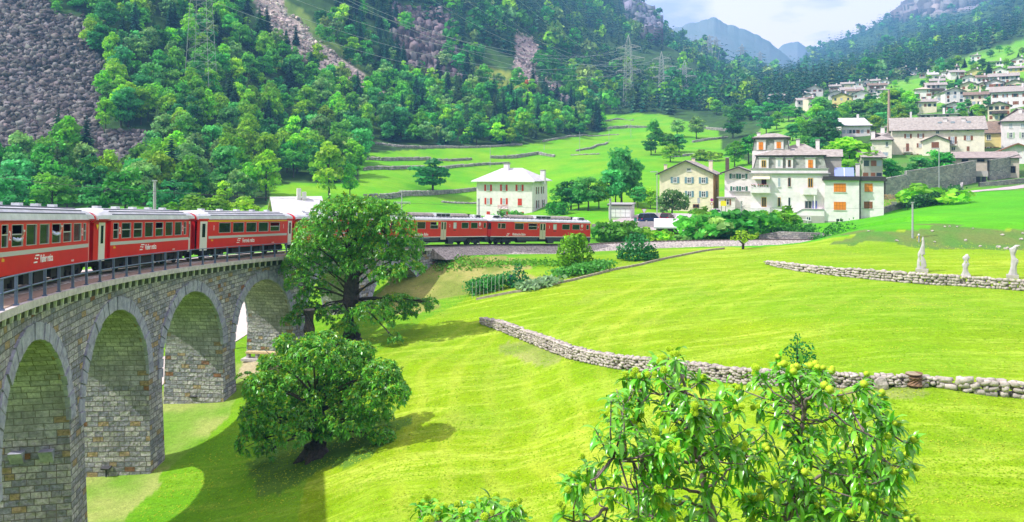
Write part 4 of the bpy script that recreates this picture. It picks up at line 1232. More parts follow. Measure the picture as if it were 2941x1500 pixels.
def passenger(car, x, z, label):
    """stands at a lowered window, forearms outside, holding up a phone; y<0 is outside"""
    t = empty('person')
    tag(t, label, 'person', 'passengers leaning out of the nearest carriage')
    t.parent = None
    J = {'pel': ((0,-0.55+0.25,-0.72),0.15,0.11),'chest': ((0,-0.62+0.2,-0.25),0.17,0.11),'neck': ((0.0,-1.08+0.55,0.05),0.055),'head0': ((0.02,-1.15+0.5,0.16),0.085),'head1': ((0.03,-1.17+0.48,0.30),0.08),
         'kL': ((-0.1,-0.3,-1.2),0.07),'fL': ((-0.1,-0.25,-1.62),0.045),'kR': ((0.1,-0.3,-1.2),0.07),'fR': ((0.1,-0.25,-1.62),0.045)}
    J['shR'] = ((0.19,-0.62,-0.03),0.06); J['elR'] = ((0.30,-0.98,-0.22),0.042); J['wrR'] = ((0.24,-1.06,0.04),0.028); J['paR'] = ((0.22,-1.06,0.12),0.032)
    J['shL'] = ((-0.17,-0.66,-0.03),0.06); J['elL'] = ((-0.12,-1.02,-0.22),0.042); J['wrL'] = ((0.10,-1.10,-0.05),0.028); J['paL'] = ((0.16,-1.10,0.03),0.03)
    E = [('pel','chest'),('chest','neck'),('neck','head0'),('head0','head1'),('pel','kL'),('kL','fL'),('pel','kR'),('kR','fR'),('chest','shR'),('shR','elR'),('elR','wrR'),('wrR','paR'),('chest','shL'),('shL','elL'),('elL','wrL'),('wrL','paL')]
    for s, pa in (('R', J['paR'][0]), ('L', J['paL'][0])):
        for k in range(5):
            dx = (-0.03+0.018*k) if k < 4 else -0.04
            ln = (0.045, 0.055, 0.05, 0.04, 0.03)[k]
            J['f%s%da' % (s, k)] = ((pa[0]+dx, pa[1]-0.015, pa[2]+0.035 if k < 4 else pa[2]-0.0), 0.010)
            J['f%s%db' % (s, k)] = ((pa[0]+dx*1.2, pa[1]-0.03, pa[2]+0.035+ln*0.8 if k < 4 else pa[2]+0.03), 0.008)
            E += [('pa'+s, 'f%s%da' % (s, k)), ('f%s%da' % (s, k), 'f%s%db' % (s, k))]
    skin_mesh('body', J, E, M_skin, t)
    C_ = {'pel': ((0,-0.3,-0.74),0.16,0.12),'chest': ((0,-0.42,-0.25),0.19,0.13),'nk': ((0,-0.52,-0.02),0.10,0.08),'shR': ((0.19,-0.62,-0.03),0.078),'elR': ((0.30,-0.98,-0.22),0.062),'wrR': ((0.265,-1.03,-0.06),0.045),
          'shL': ((-0.17,-0.66,-0.03),0.078),'elL': ((-0.12,-1.02,-0.22),0.062),'wrL': ((0.02,-1.07,-0.12),0.045)}
    skin_mesh('shirt', C_, [('pel','chest'),('chest','nk'),('chest','shR'),('shR','elR'),('elR','wrR'),('chest','shL'),('shL','elL'),('elL','wrL')], M_shirt, t)
    hj = {'a': ((0.02,-0.60,0.24),0.09),'b': ((0.03,-0.62,0.33),0.085),'c': ((0.02,-0.54,0.20),0.07)}
    skin_mesh('hair', hj, [('a','b'),('a','c')], M_hair, t)
    fc = MB(); fc.add([(0.02,-0.735,0.19),(0.045,-0.72,0.175),(-0.005,-0.72,0.175),(0.02,-0.77,0.185),(0.02,-0.735,0.24)], [(0,1,3),(0,3,2),(3,1,4),(3,4,2)])
    fc.build('nose', M_skin, t)
    t.matrix_world = Matrix.Identity(4)
    bpy.context.view_layer.update()
    Mx = car.matrix_world @ Matrix.Translation((x, -0.42, z))
    t.location = Mx.to_translation(); t.rotation_euler = Mx.to_euler()
    ph = MB(); ph.cbox(0, 0, 0, 0.15, 0.012, 0.075); lens = ph
    p = ph.build('mobile_phone', M_phone)
    tag(p, 'silver phone held up by ' + ('the passenger at the second window' if 'second' in label else 'the passenger at the fifth window'), 'phone', 'phones held out of the train')
    Mp = Mx @ Matrix.Translation((0.19, -1.115, 0.165))
    p.location = Mp.to_translation(); p.rotation_euler = Mp.to_euler()
bpy.context.view_layer.update()
c1, wx1, wz1 = cars[0]
passenger(c1, (wx1[1][0]+wx1[1][1])/2-0.1, 2.28, 'person in pale blue shirt leaning from the second window with both arms out')
passenger(c1, (wx1[4][0]+wx1[4][1])/2-0.15, 2.42, 'person in pale shirt at the fifth window holding a phone up')
# ------------------------------------------------------------------ vegetation
NR = np.random.RandomState(11)
M_bark = mat('bark', (0.09, 0.075, 0.06), 0.95, col2=(0.035, 0.03, 0.026), scale=6, bump=0.8, bscale=12)
M_bark_l = mat('pale_bark', (0.28, 0.24, 0.20), 0.9, col2=(0.13, 0.11, 0.10), scale=6)
M_leaf = leaf_mat('foliage')
M_leaf_n = leaf_mat('chestnut_foliage', trans=0.3, rough=0.35, spec=0.5, objrand=False)
M_leaf_p = leaf_mat('garden_foliage', trans=0.35, objrand=False)

def unit(a): return a/np.maximum(np.linalg.norm(a, axis=-1, keepdims=True), 1e-9)
def rdirs(n, rs): return unit(rs.normal(size=(n, 3)))

def cards(cen, nrm, w, l, rs, fold=0.0, droop=None):
    """one quad per leaf spray: centre, normal, width, length"""
    n = len(cen)
    t = unit(np.cross(nrm, rdirs(n, rs))); b = unit(np.cross(nrm, t))
    if droop is not None:
        b = unit(b*0.4 + droop); t = unit(np.cross(nrm, b)); 
    w = w[:, None]/2; l = l[:, None]/2
    V = np.stack([cen - t*w*0.7 - b*l, cen + t*w - b*l*0.25, cen + t*w*0.6 + b*l, cen - t*w + b*l*0.3], 1)
    return V.reshape(-1, 3)

def crown(rs, rx, ry, rz, zc, nl, lr, per, leaf, base, flat=1.0, shape='round', dvar=0.28):
    """leafy crown: lobes scattered through the volume, each a shell of leaf sprays with gaps between"""
    d = rdirs(nl, rs)
    rad = rs.uniform(0.35, 0.95, nl)**0.6
    c = d*rad[:, None]*np.array([rx-lr*0.6, ry-lr*0.6, rz-lr*0.6])
    if shape == 'ovate': c[:, :2] *= (1-0.45*np.clip(c[:, 2]/rz, -0.3, 1))[:, None]
    if shape == 'column': c[:, :2] *= (1-0.75*np.clip(c[:, 2]/rz, -1, 1)**2)[:, None]*0.8+0.2
    c[:, 2] += zc
    lrad = lr*rs.uniform(0.65, 1.25, nl)
    vs, cs = [], []
    for k in range(nl):
        dd = rdirs(per, rs)
        dd[:, 2] = np.where(dd[:, 2] < -0.35, -dd[:, 2]*rs.uniform(0, 1, per), dd[:, 2])
        dd = unit(dd)
        rr = lrad[k]*rs.uniform(0.55, 1.08, per)
        cen = c[k] + dd*rr[:, None]*np.array([1, 1, 0.78*flat])
        nrm = unit(dd + rs.normal(size=(per, 3))*0.55)
        sz = leaf*rs.uniform(0.6, 1.35, per)
        vs.append(cards(cen, nrm, sz*0.75, sz, rs))
        lobe = 1 + rs.uniform(-dvar, dvar)
        warm = rs.uniform(-0.12, 0.2)
        col = np.array(base)*lobe*np.array([1+warm*1.2, 1+warm*0.3, 1-warm*0.6])
        lc = col[None]*rs.uniform(0.72, 1.3, (per, 1))
        cs.append(np.repeat(lc, 4, 0))
    V = np.concatenate(vs); Cc = np.concatenate(cs)
    return V, Cc

def quads(V): return np.arange(len(V)).reshape(-1, 4)

def conifer(rs, h, r, base, layers=22, boughs=9):
    cen, nrm, w, l, dr = [], [], [], [], []
    for i in range(layers):
        t = i/(layers-1); z = h*(0.10+0.90*t); R = r*(1-t)**0.85+0.12
        nb = max(4, int(boughs*(1-t*0.5)))
        a0 = rs.uniform(0, 6.28)
        for b in range(nb):
            a = a0+6.283*b/nb+rs.uniform(-.25, .25); Rb = R*rs.uniform(0.75, 1.15)
            for s in (0.35, 0.7, 1.0):
                cen.append((math.cos(a)*Rb*s*0.9, math.sin(a)*Rb*s*0.9, z-0.32*Rb*s+rs.uniform(-.1,.1)))
                nrm.append((math.cos(a)*0.5+rs.uniform(-.3,.3), math.sin(a)*0.5+rs.uniform(-.3,.3), 0.85)); dr.append((math.cos(a), math.sin(a), -0.45))
                w.append(Rb*0.62*(1.15-s*0.5)+0.1); l.append(Rb*0.55+0.25)
    cen = np.array(cen); nrm = unit(np.array(nrm))
    V = cards(cen, nrm, np.array(w), np.array(l), rs, droop=unit(np.array(dr)))
    cc = np.array(base)[None]*rs.uniform(0.6, 1.35, (len(cen), 1))
    return V, np.repeat(cc, 4, 0)

def trunk_mb(h, r, zc, spread, rs, nlimb=5, lean=0.0):
    m = MB()
    pts = [(lean*math.sin(t*2.1)*0.3, lean*0.2*math.cos(t*3), h*t) for t in (0, .08, .25, .5, .75, 1)]
    m.tube(pts, [r*1.5, r*1.12, r*0.95, r*0.75, r*0.5, r*0.15], 8)
    for k in range(nlimb):
        a = rs.uniform(0, 6.28); z0 = h*rs.uniform(0.3, 0.75)
        m.tube([(0, 0, z0), (math.cos(a)*spread*0.35, math.sin(a)*spread*0.35, z0+spread*0.25), (math.cos(a)*spread*0.8, math.sin(a)*spread*0.8, z0+spread*0.5)], [r*0.42, r*0.3, r*0.08], 5)
    return m

G_MID = (0.10, 0.40, 0.040); G_BRIGHT = (0.23, 0.54, 0.022); G_DARK = (0.045, 0.27, 0.045); G_OLIVE = (0.20, 0.39, 0.10); G_TEAL = (0.08, 0.38, 0.080)
def make_tree(name, seed, rx, rz, zc, nl, lr, per, leaf, base, shape='round', tr=0.16, bark=None, h=None, limbs=5, link=False, dvar=0.28):
    rs = np.random.RandomState(seed)
    root = empty(name)
    V, Cc = crown(rs, rx, rx*rs.uniform(0.9, 1.1), rz, zc, nl, lr, per, leaf, base, shape=shape, dvar=dvar)
    np_mesh('crown', V, quads(V), M_leaf, root, col=Cc)
    trunk_mb(h or zc+rz*0.6, tr, zc, rx, rs, limbs).build('trunk', bark or M_bark, root)
    return root
protos = {}
PB = []   # broadleaf prototypes, about 9 m tall at scale 1
spec_ = [('round',3.3,4.0,5.2,G_MID),('ovate',2.9,4.6,5.4,G_BRIGHT),('round',3.6,3.6,4.8,G_DARK),('ovate',2.6,4.4,5.2,G_TEAL),('round',3.1,3.8,4.9,G_OLIVE),('ovate',3.2,4.3,5.3,G_BRIGHT),('round',3.4,4.2,5.2,G_TEAL)]
for i, (shp, rx, rz, zc, base) in enumerate(spec_):
    PB.append(make_tree('broadleaf_tree', 100+i, rx, rz, zc, 26, 1.25, 60, 0.62, base, shp))
PC = []
for i, (h, r, base) in enumerate(((12, 2.5, (0.016,0.105,0.050)), (11, 2.9, (0.026,0.125,0.045)), (11, 2.2, (0.09,0.20,0.06)))):
    rs = np.random.RandomState(200+i)
    root = empty('conifer_tree')
    V, Cc = conifer(rs, h, r, base, 26 if i < 2 else 20)
    np_mesh('crown', V, quads(V), M_leaf, root, col=Cc)
    m = MB(); m.bar((0,0,-0.5), (0,0,h*0.9), 0.2, 7, 0.04); m.build('trunk', M_bark, root)
    PC.append(root)
PS = []
for i, base in enumerate((G_BRIGHT, G_MID, G_OLIVE)):
    root = empty('shrub')
    rs = np.random.RandomState(300+i)
    V, Cc = crown(rs, 1.5, 1.5, 1.1, 1.0, 12, 0.6, 40, 0.38, base)
    np_mesh('foliage', V, quads(V), M_leaf, root, col=Cc)
    PS.append(root)

USED = set()
def plant(proto, x, y, s, label, cat, group=None, rz=None, z=None, sz=None):
    if proto in USED: o = copy_tree(proto)
    else: o = proto; USED.add(proto)
    o.location = (x, y, (H(x, y) if z is None else z) - 0.15*s)
    o.rotation_euler = (0, 0, random.uniform(0, 6.28) if rz is None else rz)
    o.scale = (s, s, s*(sz or random.uniform(0.9, 1.12)))
    for k in ('group',):
        if k in o: del o[k]
    tag(o, label, cat, group)
    return o

# forest points -----------------------------------------------------
def forest_points():
    rs = np.random.RandomState(5)
    P = []
    bands = [(150, 260, 4.9), (260, 420, 5.4), (420, 700, 7.2), (700, 1200, 10.0), (1200, 2400, 15.0)]
    for z0, z1, sp in bands:
        x0, x1 = -0.66*z1, 0.66*z1
        nx = int((x1-x0)/sp); ny = int((z1-z0)/sp)
        gx, gy = np.meshgrid(np.arange(nx)*sp+x0, np.arange(ny)*sp+z0, indexing='ij')
        gx = gx + rs.uniform(-.48, .48, gx.shape)*sp; gy = gy + rs.uniform(-.48, .48, gy.shape)*sp
        P.append(np.stack([gx.ravel(), gy.ravel(), np.full(gx.size, sp)], 1))
    P = np.concatenate(P)
    X, Y = P[:, 0], P[:, 1]
    px = PX0+F*X/Y
    ok = (px > -90) & (px < 3030)
    P = P[ok]; X, Y = P[:, 0], P[:, 1]; px = px[ok]
    Z = Hn(X, Y); py = PY0-(Z-CZ)/Y*F
    left = np.interp(px, [-300, 0, 250, 500, 700, 900, 1040, 1060, 1250, 1500, 1560, 1740, 1750, 1900, 1980, 2070, 2150], [168, 168, 168, 172, 178, 186, 196, 292, 300, 318, 345, 400, 470, 480, 470, 440, 430])
    forest = (Y > left) & (px < 2160)
    right = (px >= 2160) & (Y > np.interp(px, [2160, 2300, 2500, 2600, 2750, 2941, 3100], [430, 520, 610, 600, 640, 700, 700]))
    ok = forest | right
    rs2 = np.random.RandomState(8); jx = rs2.normal(size=len(px))*6; jy = rs2.normal(size=len(px))*5
    for pl in (MEADOW, SCREE, CHUTE, SLIDE, SLIDE2, SLIDE3):
        ok &= ~inpoly(px+jx, py+jy, pl)
    thin = rs2.uniform(size=len(px))
    for pl, keep in ((CHUTE_GRASS, 0.38), (CLIFF, 0.22), (YMEAD, 0.08), (RIDGECLIFF, 0.35), (TOPCLIFF, 0.06)):
        ok &= ~(inpoly(px, py, pl) & (thin > keep))
    ok &= ~(inpoly(px, py, RGRASS) & (thin > 0.25))
    # patches of open rock on the big slopes
    gaps = fbm(X/55+3, Y/80, 3, 51)
    ok &= ~((gaps > 0.70) & (Y > 330))
    # hidden behind nearer ground?
    u = np.linspace(-0.7, 0.7, 400); zz = np.exp(np.linspace(math.log(100), math.log(2600), 300))
    UU, ZZ = np.meshgrid(u, zz, indexing='ij')
    E = (Hn(UU*ZZ, ZZ)-CZ)/ZZ
    CM = np.maximum.accumulate(E, 1)
    ui = np.clip(((X/Y)+0.7)/1.4*399, 0, 399).astype(int); zi = np.clip((np.log(Y)-math.log(100))/(math.log(2600)-math.log(100))*299, 0, 299).astype(int)
    vis = (Z+11-CZ)/Y > CM[ui, zi]-0.002
    ok &= vis & (py > -60-4000/Y*2)
    # clear of houses in the village: done by the caller for near ones
    return P[ok], Z[ok], px[ok], py[ok]
FP, FZ, FX, FY = forest_points()
rs = np.random.RandomState(9)
zone = fbm(FP[:, 0]/45, FP[:, 1]/45, 3, 61)
con = (rs.uniform(size=len(FP)) < np.clip((FP[:, 1]-230)/330, 0.07, 0.75)*np.where(zone > 0.5, 1.3, 0.6)) 
con |= (FX > 2160) & (rs.uniform(size=len(FP)) < 0.62)
size = (0.55+0.85*rs.uniform(0, 1, len(FP))**1.3)*np.where(FP[:, 1] > 420, 1.15, 1.0)
app = size*np.where(con, 11, 9)/FP[:, 1]
order = np.argsort(-app)
ib = [i for i in order if not con[i] and FP[i, 1] < 420][:165]
ic = [i for i in order if con[i] and FP[i, 1] < 470][:110]
def zone_name(px, py, y):
    if px < 420: return 'beside the grey boulder scree'
    if px < 1050: return 'on the slope below the pale rubble gully'
    if px < 1330: return 'under the dark rock cliff'
    if px < 1800: return 'above the terraced meadows'
    return 'on the valley floor before the village'
sel = set()
for i in ib:
    sel.add(i)
    k = int(rs.randint(len(PB)))
    if FX[i] < 1000 and rs.uniform() < 0.35: k = (1, 5, 0)[rs.randint(3)]
    tone = ['mid green round', 'light yellow green ovate', 'dark green broad', 'bluish green ovate', 'dull olive round', 'light yellow green tall', 'bluish green broad'][k]
    zn = zone_name(FX[i], FY[i], FP[i, 1])
    plant(PB[k], FP[i, 0], FP[i, 1], size[i], '%s leafy tree standing %s' % (tone, zn), 'tree', '%s leafy trees %s' % (tone, zn))
for i in ic:
    sel.add(i)
    k = 0 if rs.uniform() < 0.55 else (1 if rs.uniform() < 0.6 else 2)
    tone = ['narrow dark green', 'broad dark green', 'feathery light'][k]
    zn = zone_name(FX[i], FY[i], FP[i, 1])
    plant(PC[k], FP[i, 0], FP[i, 1], size[i]*0.95, '%s conifer standing %s' % (tone, zn), 'conifer', '%s conifers %s' % (tone, zn))
# the rest of the wood, one mass --------------------------------------
def wood():
    rs = np.random.RandomState(77)
    rest = np.array([i for i in range(len(FP)) if i not in sel])
    Vs, Cs = [], []
    def tmpl_b(n_l, per, leaf):
        out = []
        for k in range(6):
            base = [G_MID, G_BRIGHT, G_DARK, G_TEAL, G_OLIVE, G_MID][k]
            out.append(crown(rs, 3.4, 3.4, 4.3, 5.2, n_l, 1.45, per, leaf, base, shape='ovate' if k % 2 else 'round'))
        return out
    def tmpl_c(layers, boughs):
        return [conifer(rs, h, r, b, layers, boughs) for h, r, b in ((12, 2.4, (0.016,0.105,0.055)), (11, 2.7, (0.024,0.125,0.05)), (11.5, 2.3, (0.10,0.20,0.08)))]
    near = (tmpl_b(20, 34, 0.85), tmpl_c(18, 7)); mid = (tmpl_b(12, 9, 1.8), tmpl_c(8, 5)); farr = (tmpl_b(7, 5, 3.0), tmpl_c(5, 4))
    for tier, lo, hi in ((near, 0, 470), (mid, 470, 1150), (farr, 1150, 9999)):
        for kind in (0, 1):
            for t in range(len(tier[kind])):
                V, Cc = tier[kind][t]
                idx = rest[(FP[rest, 1] >= lo) & (FP[rest, 1] < hi) & (con[rest] == bool(kind)) & ((rest*7919 % len(tier[kind])) == t)]
                if len(idx) == 0: continue
                a = rs.uniform(0, 6.28, len(idx)); s = size[idx]*(1.0 if lo < 400 else (1.25 if lo < 1100 else 1.75))
                ca, sa = np.cos(a)[:, None], np.sin(a)[:, None]
                wx = V[None, :, 0]*ca - V[None, :, 1]*sa; wy = V[None, :, 0]*sa + V[None, :, 1]*ca
                W = np.stack([wx*s[:, None]+FP[idx, 0][:, None], wy*s[:, None]+FP[idx, 1][:, None], V[None, :, 2]*s[:, None]*rs.uniform(.85, 1.15, (len(idx), 1))+FZ[idx][:, None]-0.3], -1)
                tint = (1.0 if lo < 400 else 0.85)*rs.uniform(0.68, 1.35, (len(idx), 1, 1))*np.stack([rs.uniform(0.75, 1.35, len(idx)), np.ones(len(idx)), rs.uniform(0.7, 1.3, len(idx))], -1)[:, None, :]
                Vs.append(W.reshape(-1, 3)); Cs.append((Cc[None]*tint).reshape(-1, 3))
    V = np.concatenate(Vs); C_ = np.concatenate(Cs)
    m = leaf_mat('wood_foliage', trans=0.25, objrand=False, rough=0.8, spec=0.1)
    o = np_mesh('forest', V, quads(V), m, col=C_)
    tag(o, 'mixed mountain forest covering both valley sides up to the cliffs', 'forest', kind='stuff')
    print('forest', len(rest), 'faces', len(V)//4, 'points', len(FP))
wood()

# ------------------------------------------------------------------ boulder scree and gully rubble
def rock_mat(nm):
    m = bpy.data.materials.new(nm); m.use_nodes = True; n = m.node_tree; b = n.nodes['Principled BSDF']; b.inputs['Roughness'].default_value = 0.95; b.inputs['Specular IOR Level'].default_value = 0.15
    a = n.nodes.new('ShaderNodeVertexColor'); a.layer_name = 'Col'; n.links.new(a.outputs[0], b.inputs['Base Color']); return m
M_boul = rock_mat('boulder'); M_rubble = rock_mat('pale_rubble')
def rock_tmpl(rs):
    V = np.array([(x, y, z) for x in (-1, 1) for y in (-1, 1) for z in (-1, 1)], float)
    V = V*rs.uniform(0.55, 1.0, (8, 3))
    Fq = np.array([(0,1,3,2),(4,6,7,5),(0,4,5,1),(2,3,7,6),(0,2,6,4),(1,5,7,3)])
    return V, Fq
def scatter_rocks(name, m, polys, sp, smin, smax, ylo, yhi, label, seed, rag=9, cat='boulders', tone=(0.13, 0.118, 0.112), stretch=(1.25, 0.95, 0.55), pw=3.5, sink=0.2, up=False):
    rs = np.random.RandomState(seed)
    X0 = min((p[0]-PX0)/F*k for pl in polys for p in pl for k in (ylo/yhi, 1)); X1 = max((p[0]-PX0)/F*k for pl in polys for p in pl for k in (ylo/yhi, 1))
    nx = int((X1-X0)*yhi/sp)+1; ny = int((yhi-ylo)/sp)
    gx, gy = np.meshgrid(np.linspace(X0*yhi, X1*yhi, nx), np.linspace(ylo, yhi, ny), indexing='ij')
    X = (gx+rs.uniform(-.5, .5, gx.shape)*sp).ravel(); Y = (gy+rs.uniform(-.5, .5, gy.shape)*sp).ravel()
    Z = Hn(X, Y); px = PX0+F*X/Y; py = PY0-(Z-CZ)/Y*F
    ok = np.zeros(len(X), bool)
    for pl in polys: ok |= inpoly(px+rs.normal(size=len(X))*rag, py+rs.normal(size=len(X))*rag, pl)
    X, Y, Z = X[ok], Y[ok], Z[ok]; n = len(X)
    T = [rock_tmpl(rs) for _ in range(8)]
    Vs, Fs, Cs, off = [], [], [], 0
    s = smin + (smax-smin)*rs.uniform(0, 1, n)**pw
    for t in range(8):
        idx = np.arange(t, n, 8)
        V, Fq = T[t]
        q = unit(rs.normal(size=(len(idx), 4))*(np.array([1, .12, .12, 1]) if up else 1))
        w, x, y, z = q.T
        R = np.stack([np.stack([1-2*(y*y+z*z), 2*(x*y-z*w), 2*(x*z+y*w)], -1), np.stack([2*(x*y+z*w), 1-2*(x*x+z*z), 2*(y*z-x*w)], -1), np.stack([2*(x*z-y*w), 2*(y*z+x*w), 1-2*(x*x+y*y)], -1)], 1)
        P = np.einsum('nij,kj->nki', R, V*np.array(stretch))*s[idx][:, None, None]
        P += np.stack([X[idx], Y[idx], Z[idx]+s[idx]*sink], -1)[:, None, :]
        Cs.append(np.repeat(np.array(tone)[None]*(0.35+1.25*rs.uniform(0, 1, (len(idx), 1))**1.4)*rs.uniform(.92, 1.08, (len(idx), 3)), 8, 0)); Vs.append(P.reshape(-1, 3)); Fs.append((Fq[None]+(np.arange(len(idx))*8)[:, None, None]+off).reshape(-1, 4)); off += len(idx)*8
    o = np_mesh(name, np.concatenate(Vs), np.concatenate(Fs), m, col=np.concatenate(Cs))
    tag(o, label, cat, kind='stuff')
    print(name, n)
scatter_rocks('boulder_scree', M_boul, [SCREE], 0.62, 0.2, 1.3, 165, 300, 'steep scree of loose dark grey angular boulders', 1)
scatter_rocks('rubble_gully', M_rubble, [CHUTE], 1.5, 0.3, 1.2, 230, 480, 'pale rubble gully running down through the wooded slope', 2, 5, 'rubble', (0.42, 0.35, 0.31))
scatter_rocks('rubble_slide', M_rubble, [SLIDE, SLIDE2, SLIDE3], 2.0, 0.35, 1.2, 330, 700, 'pale rock slides between the trees above the meadow', 3, 5, 'rubble', (0.42, 0.34, 0.31))
scatter_rocks('rock_cliff', M_boul, [CLIFF], 2.5, 1.0, 3.4, 330, 620, 'dark broken rock cliff standing out of the wooded slope', 4, 8, 'cliff', (0.15, 0.12, 0.125), (0.7, 0.6, 1.5), 1.2, 0.1, True)
scatter_rocks('ridge_cliff', M_boul, [RIDGECLIFF], 7, 3, 9, 600, 1150, 'blue grey cliffs on the wooded left ridge under the clouds', 5, 8, 'cliff', (0.17, 0.17, 0.20), (0.8, 0.7, 1.7), 1.2, 0.1, True)
scatter_rocks('summit_cliff', M_rubble, [TOPCLIFF], 13, 6, 20, 1700, 2300, 'pale rock wall at the top of the right hand mountain', 6, 6, 'cliff', (0.24, 0.205, 0.20), (0.8, 0.7, 1.5), 1.2, -0.1, True)
def grass_tufts(n=60000):
    rs = np.random.RandomState(15)
    px = rs.uniform(-40, 2980, n); z = 1/(1/92+(1/23-1/92)*rs.uniform(0, 1, n)**1.15)
    X = (px-PX0)/F*z; Y = z; r = np.hypot(X-CXY[0], Y-CXY[1]); ok = (r < 66.4)
    py = PY0-(Hn(X, Y)-CZ)/Y*F
    ok &= ~inpoly(px, py, BANK) | (rs.uniform(size=n) < 0.5)
    dens = fbm(X/5, Y/1.6, 3, 91); ok &= dens > 0.34
    X, Y = X[ok], Y[ok]; n = len(X); Z = Hn(X, Y)
    c = np.stack([X, Y, Z+0.02], 1); s = rs.uniform(0.03, 0.075, n)*(0.7+Y/60)
    V = cards(c, unit(rs.normal(size=(n, 3))*0.3+np.array([-0.2, -0.2, 1])), s, s*1.1, rs)
    dry = (fbm(X/3, Y/1.0, 3, 92)[:, None] > 0.52)
    C_ = np.where(dry, np.array([[0.34, 0.44, 0.03]]), np.array([[0.22, 0.40, 0.006]]))*rs.uniform(0.9, 1.2, (n, 1))
    o = np_mesh('grass', V, quads(V), leaf_mat('grass_blades', trans=0.3, objrand=False, rough=0.8, spec=0.1), col=np.repeat(C_, 4, 0))
    tag(o, 'mown grass stubble and tufts over the sloping field', 'grass', kind='stuff')
grass_tufts()
# ------------------------------------------------------------------ buildings
def plaster(name, c): return mat(name, c, 0.9, var=0.14, scale=0.9, bump=0.15, bscale=25)
P_white = plaster('white_plaster', (0.79, 0.71, 0.72)); P_cream = plaster('cream_plaster', (0.78, 0.68, 0.50)); P_beige = plaster('beige_plaster', (0.82, 0.73, 0.60))
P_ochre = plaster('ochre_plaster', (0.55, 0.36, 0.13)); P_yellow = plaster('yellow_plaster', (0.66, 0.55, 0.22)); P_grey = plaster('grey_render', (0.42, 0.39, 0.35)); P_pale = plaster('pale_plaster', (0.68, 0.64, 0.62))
R_slate = mat('stone_slab_roof', (0.40, 0.36, 0.33), 0.9, col2=(0.22, 0.19, 0.17), scale=1.6, bump=0.6, bscale=3)
R_light = mat('light_metal_roof', (0.52, 0.51, 0.52), 0.7, var=0.15, scale=1)
R_brown = mat('brown_roof', (0.26, 0.18, 0.13), 0.9, col2=(0.13, 0.10, 0.08), scale=1.5, bump=0.5, bscale=4)
R_mans = mat('mansard_slates', (0.30, 0.31, 0.27), 0.8, var=0.3, scale=2.2, bump=0.6, bscale=6)
R_corr = mat('corrugated_roof', (0.40, 0.34, 0.31), 0.8, col2=(0.20, 0.16, 0.15), scale=1.2)
T_dark = mat('dark_fascia', (0.05, 0.045, 0.045), 0.7); T_grey = mat('grey_cornice', (0.33, 0.32, 0.32), 0.8)
W_glass = mat('house_glass', (0.035, 0.045, 0.06), 0.12, spec=0.6); W_curt = mat('curtained_glass', (0.34, 0.38, 0.46), 0.3, spec=0.5)
W_frame = mat('white_window_frame', (0.75, 0.74, 0.72), 0.6); W_yel = mat('honey_wood_frame', (0.62, 0.34, 0.03), 0.6)
S_red = mat('red_shutter', (0.62, 0.04, 0.012), 0.6); S_orange = mat('orange_shutter', (0.75, 0.22, 0.01), 0.6); S_brown = mat('brown_shutter', (0.26, 0.09, 0.035), 0.7, var=0.2)
S_blue = mat('blue_grey_shutter', (0.16, 0.27, 0.33), 0.6); S_green = mat('green_shutter', (0.05, 0.16, 0.11), 0.6); S_pale = mat('pale_green_shutter', (0.45, 0.55, 0.38), 0.6)
S_dkred = mat('maroon_shutter', (0.16, 0.02, 0.015), 0.6); M_void = mat('dark_opening', (0.012, 0.012, 0.014), 0.9)
M_wallst = stone_mat('field_stone_wall', 0.75, 0.3, [(0,(0.40,0.38,0.38)),(0.25,(0.52,0.47,0.46)),(0.5,(0.33,0.32,0.33)),(0.7,(0.48,0.42,0.38)),(0.85,(0.58,0.54,0.50))], (0.28,0.26,0.24), bump=0.8, dirt=0.5)
M_solar = mat('solar_panel', (0.22, 0.28, 0.62), 0.25, spec=0.6)
M_wood = mat('old_wood', (0.15, 0.11, 0.085), 0.9, col2=(0.06, 0.045, 0.04), scale=4)
M_flower = mat('red_flowers', (0.65, 0.05, 0.02), 0.8)
M_post = mat('galvanised_pole', (0.42, 0.43, 0.45), 0.5, var=0.15, metal=0.2)
M_iron = mat('dark_iron', (0.05, 0.05, 0.055), 0.6)

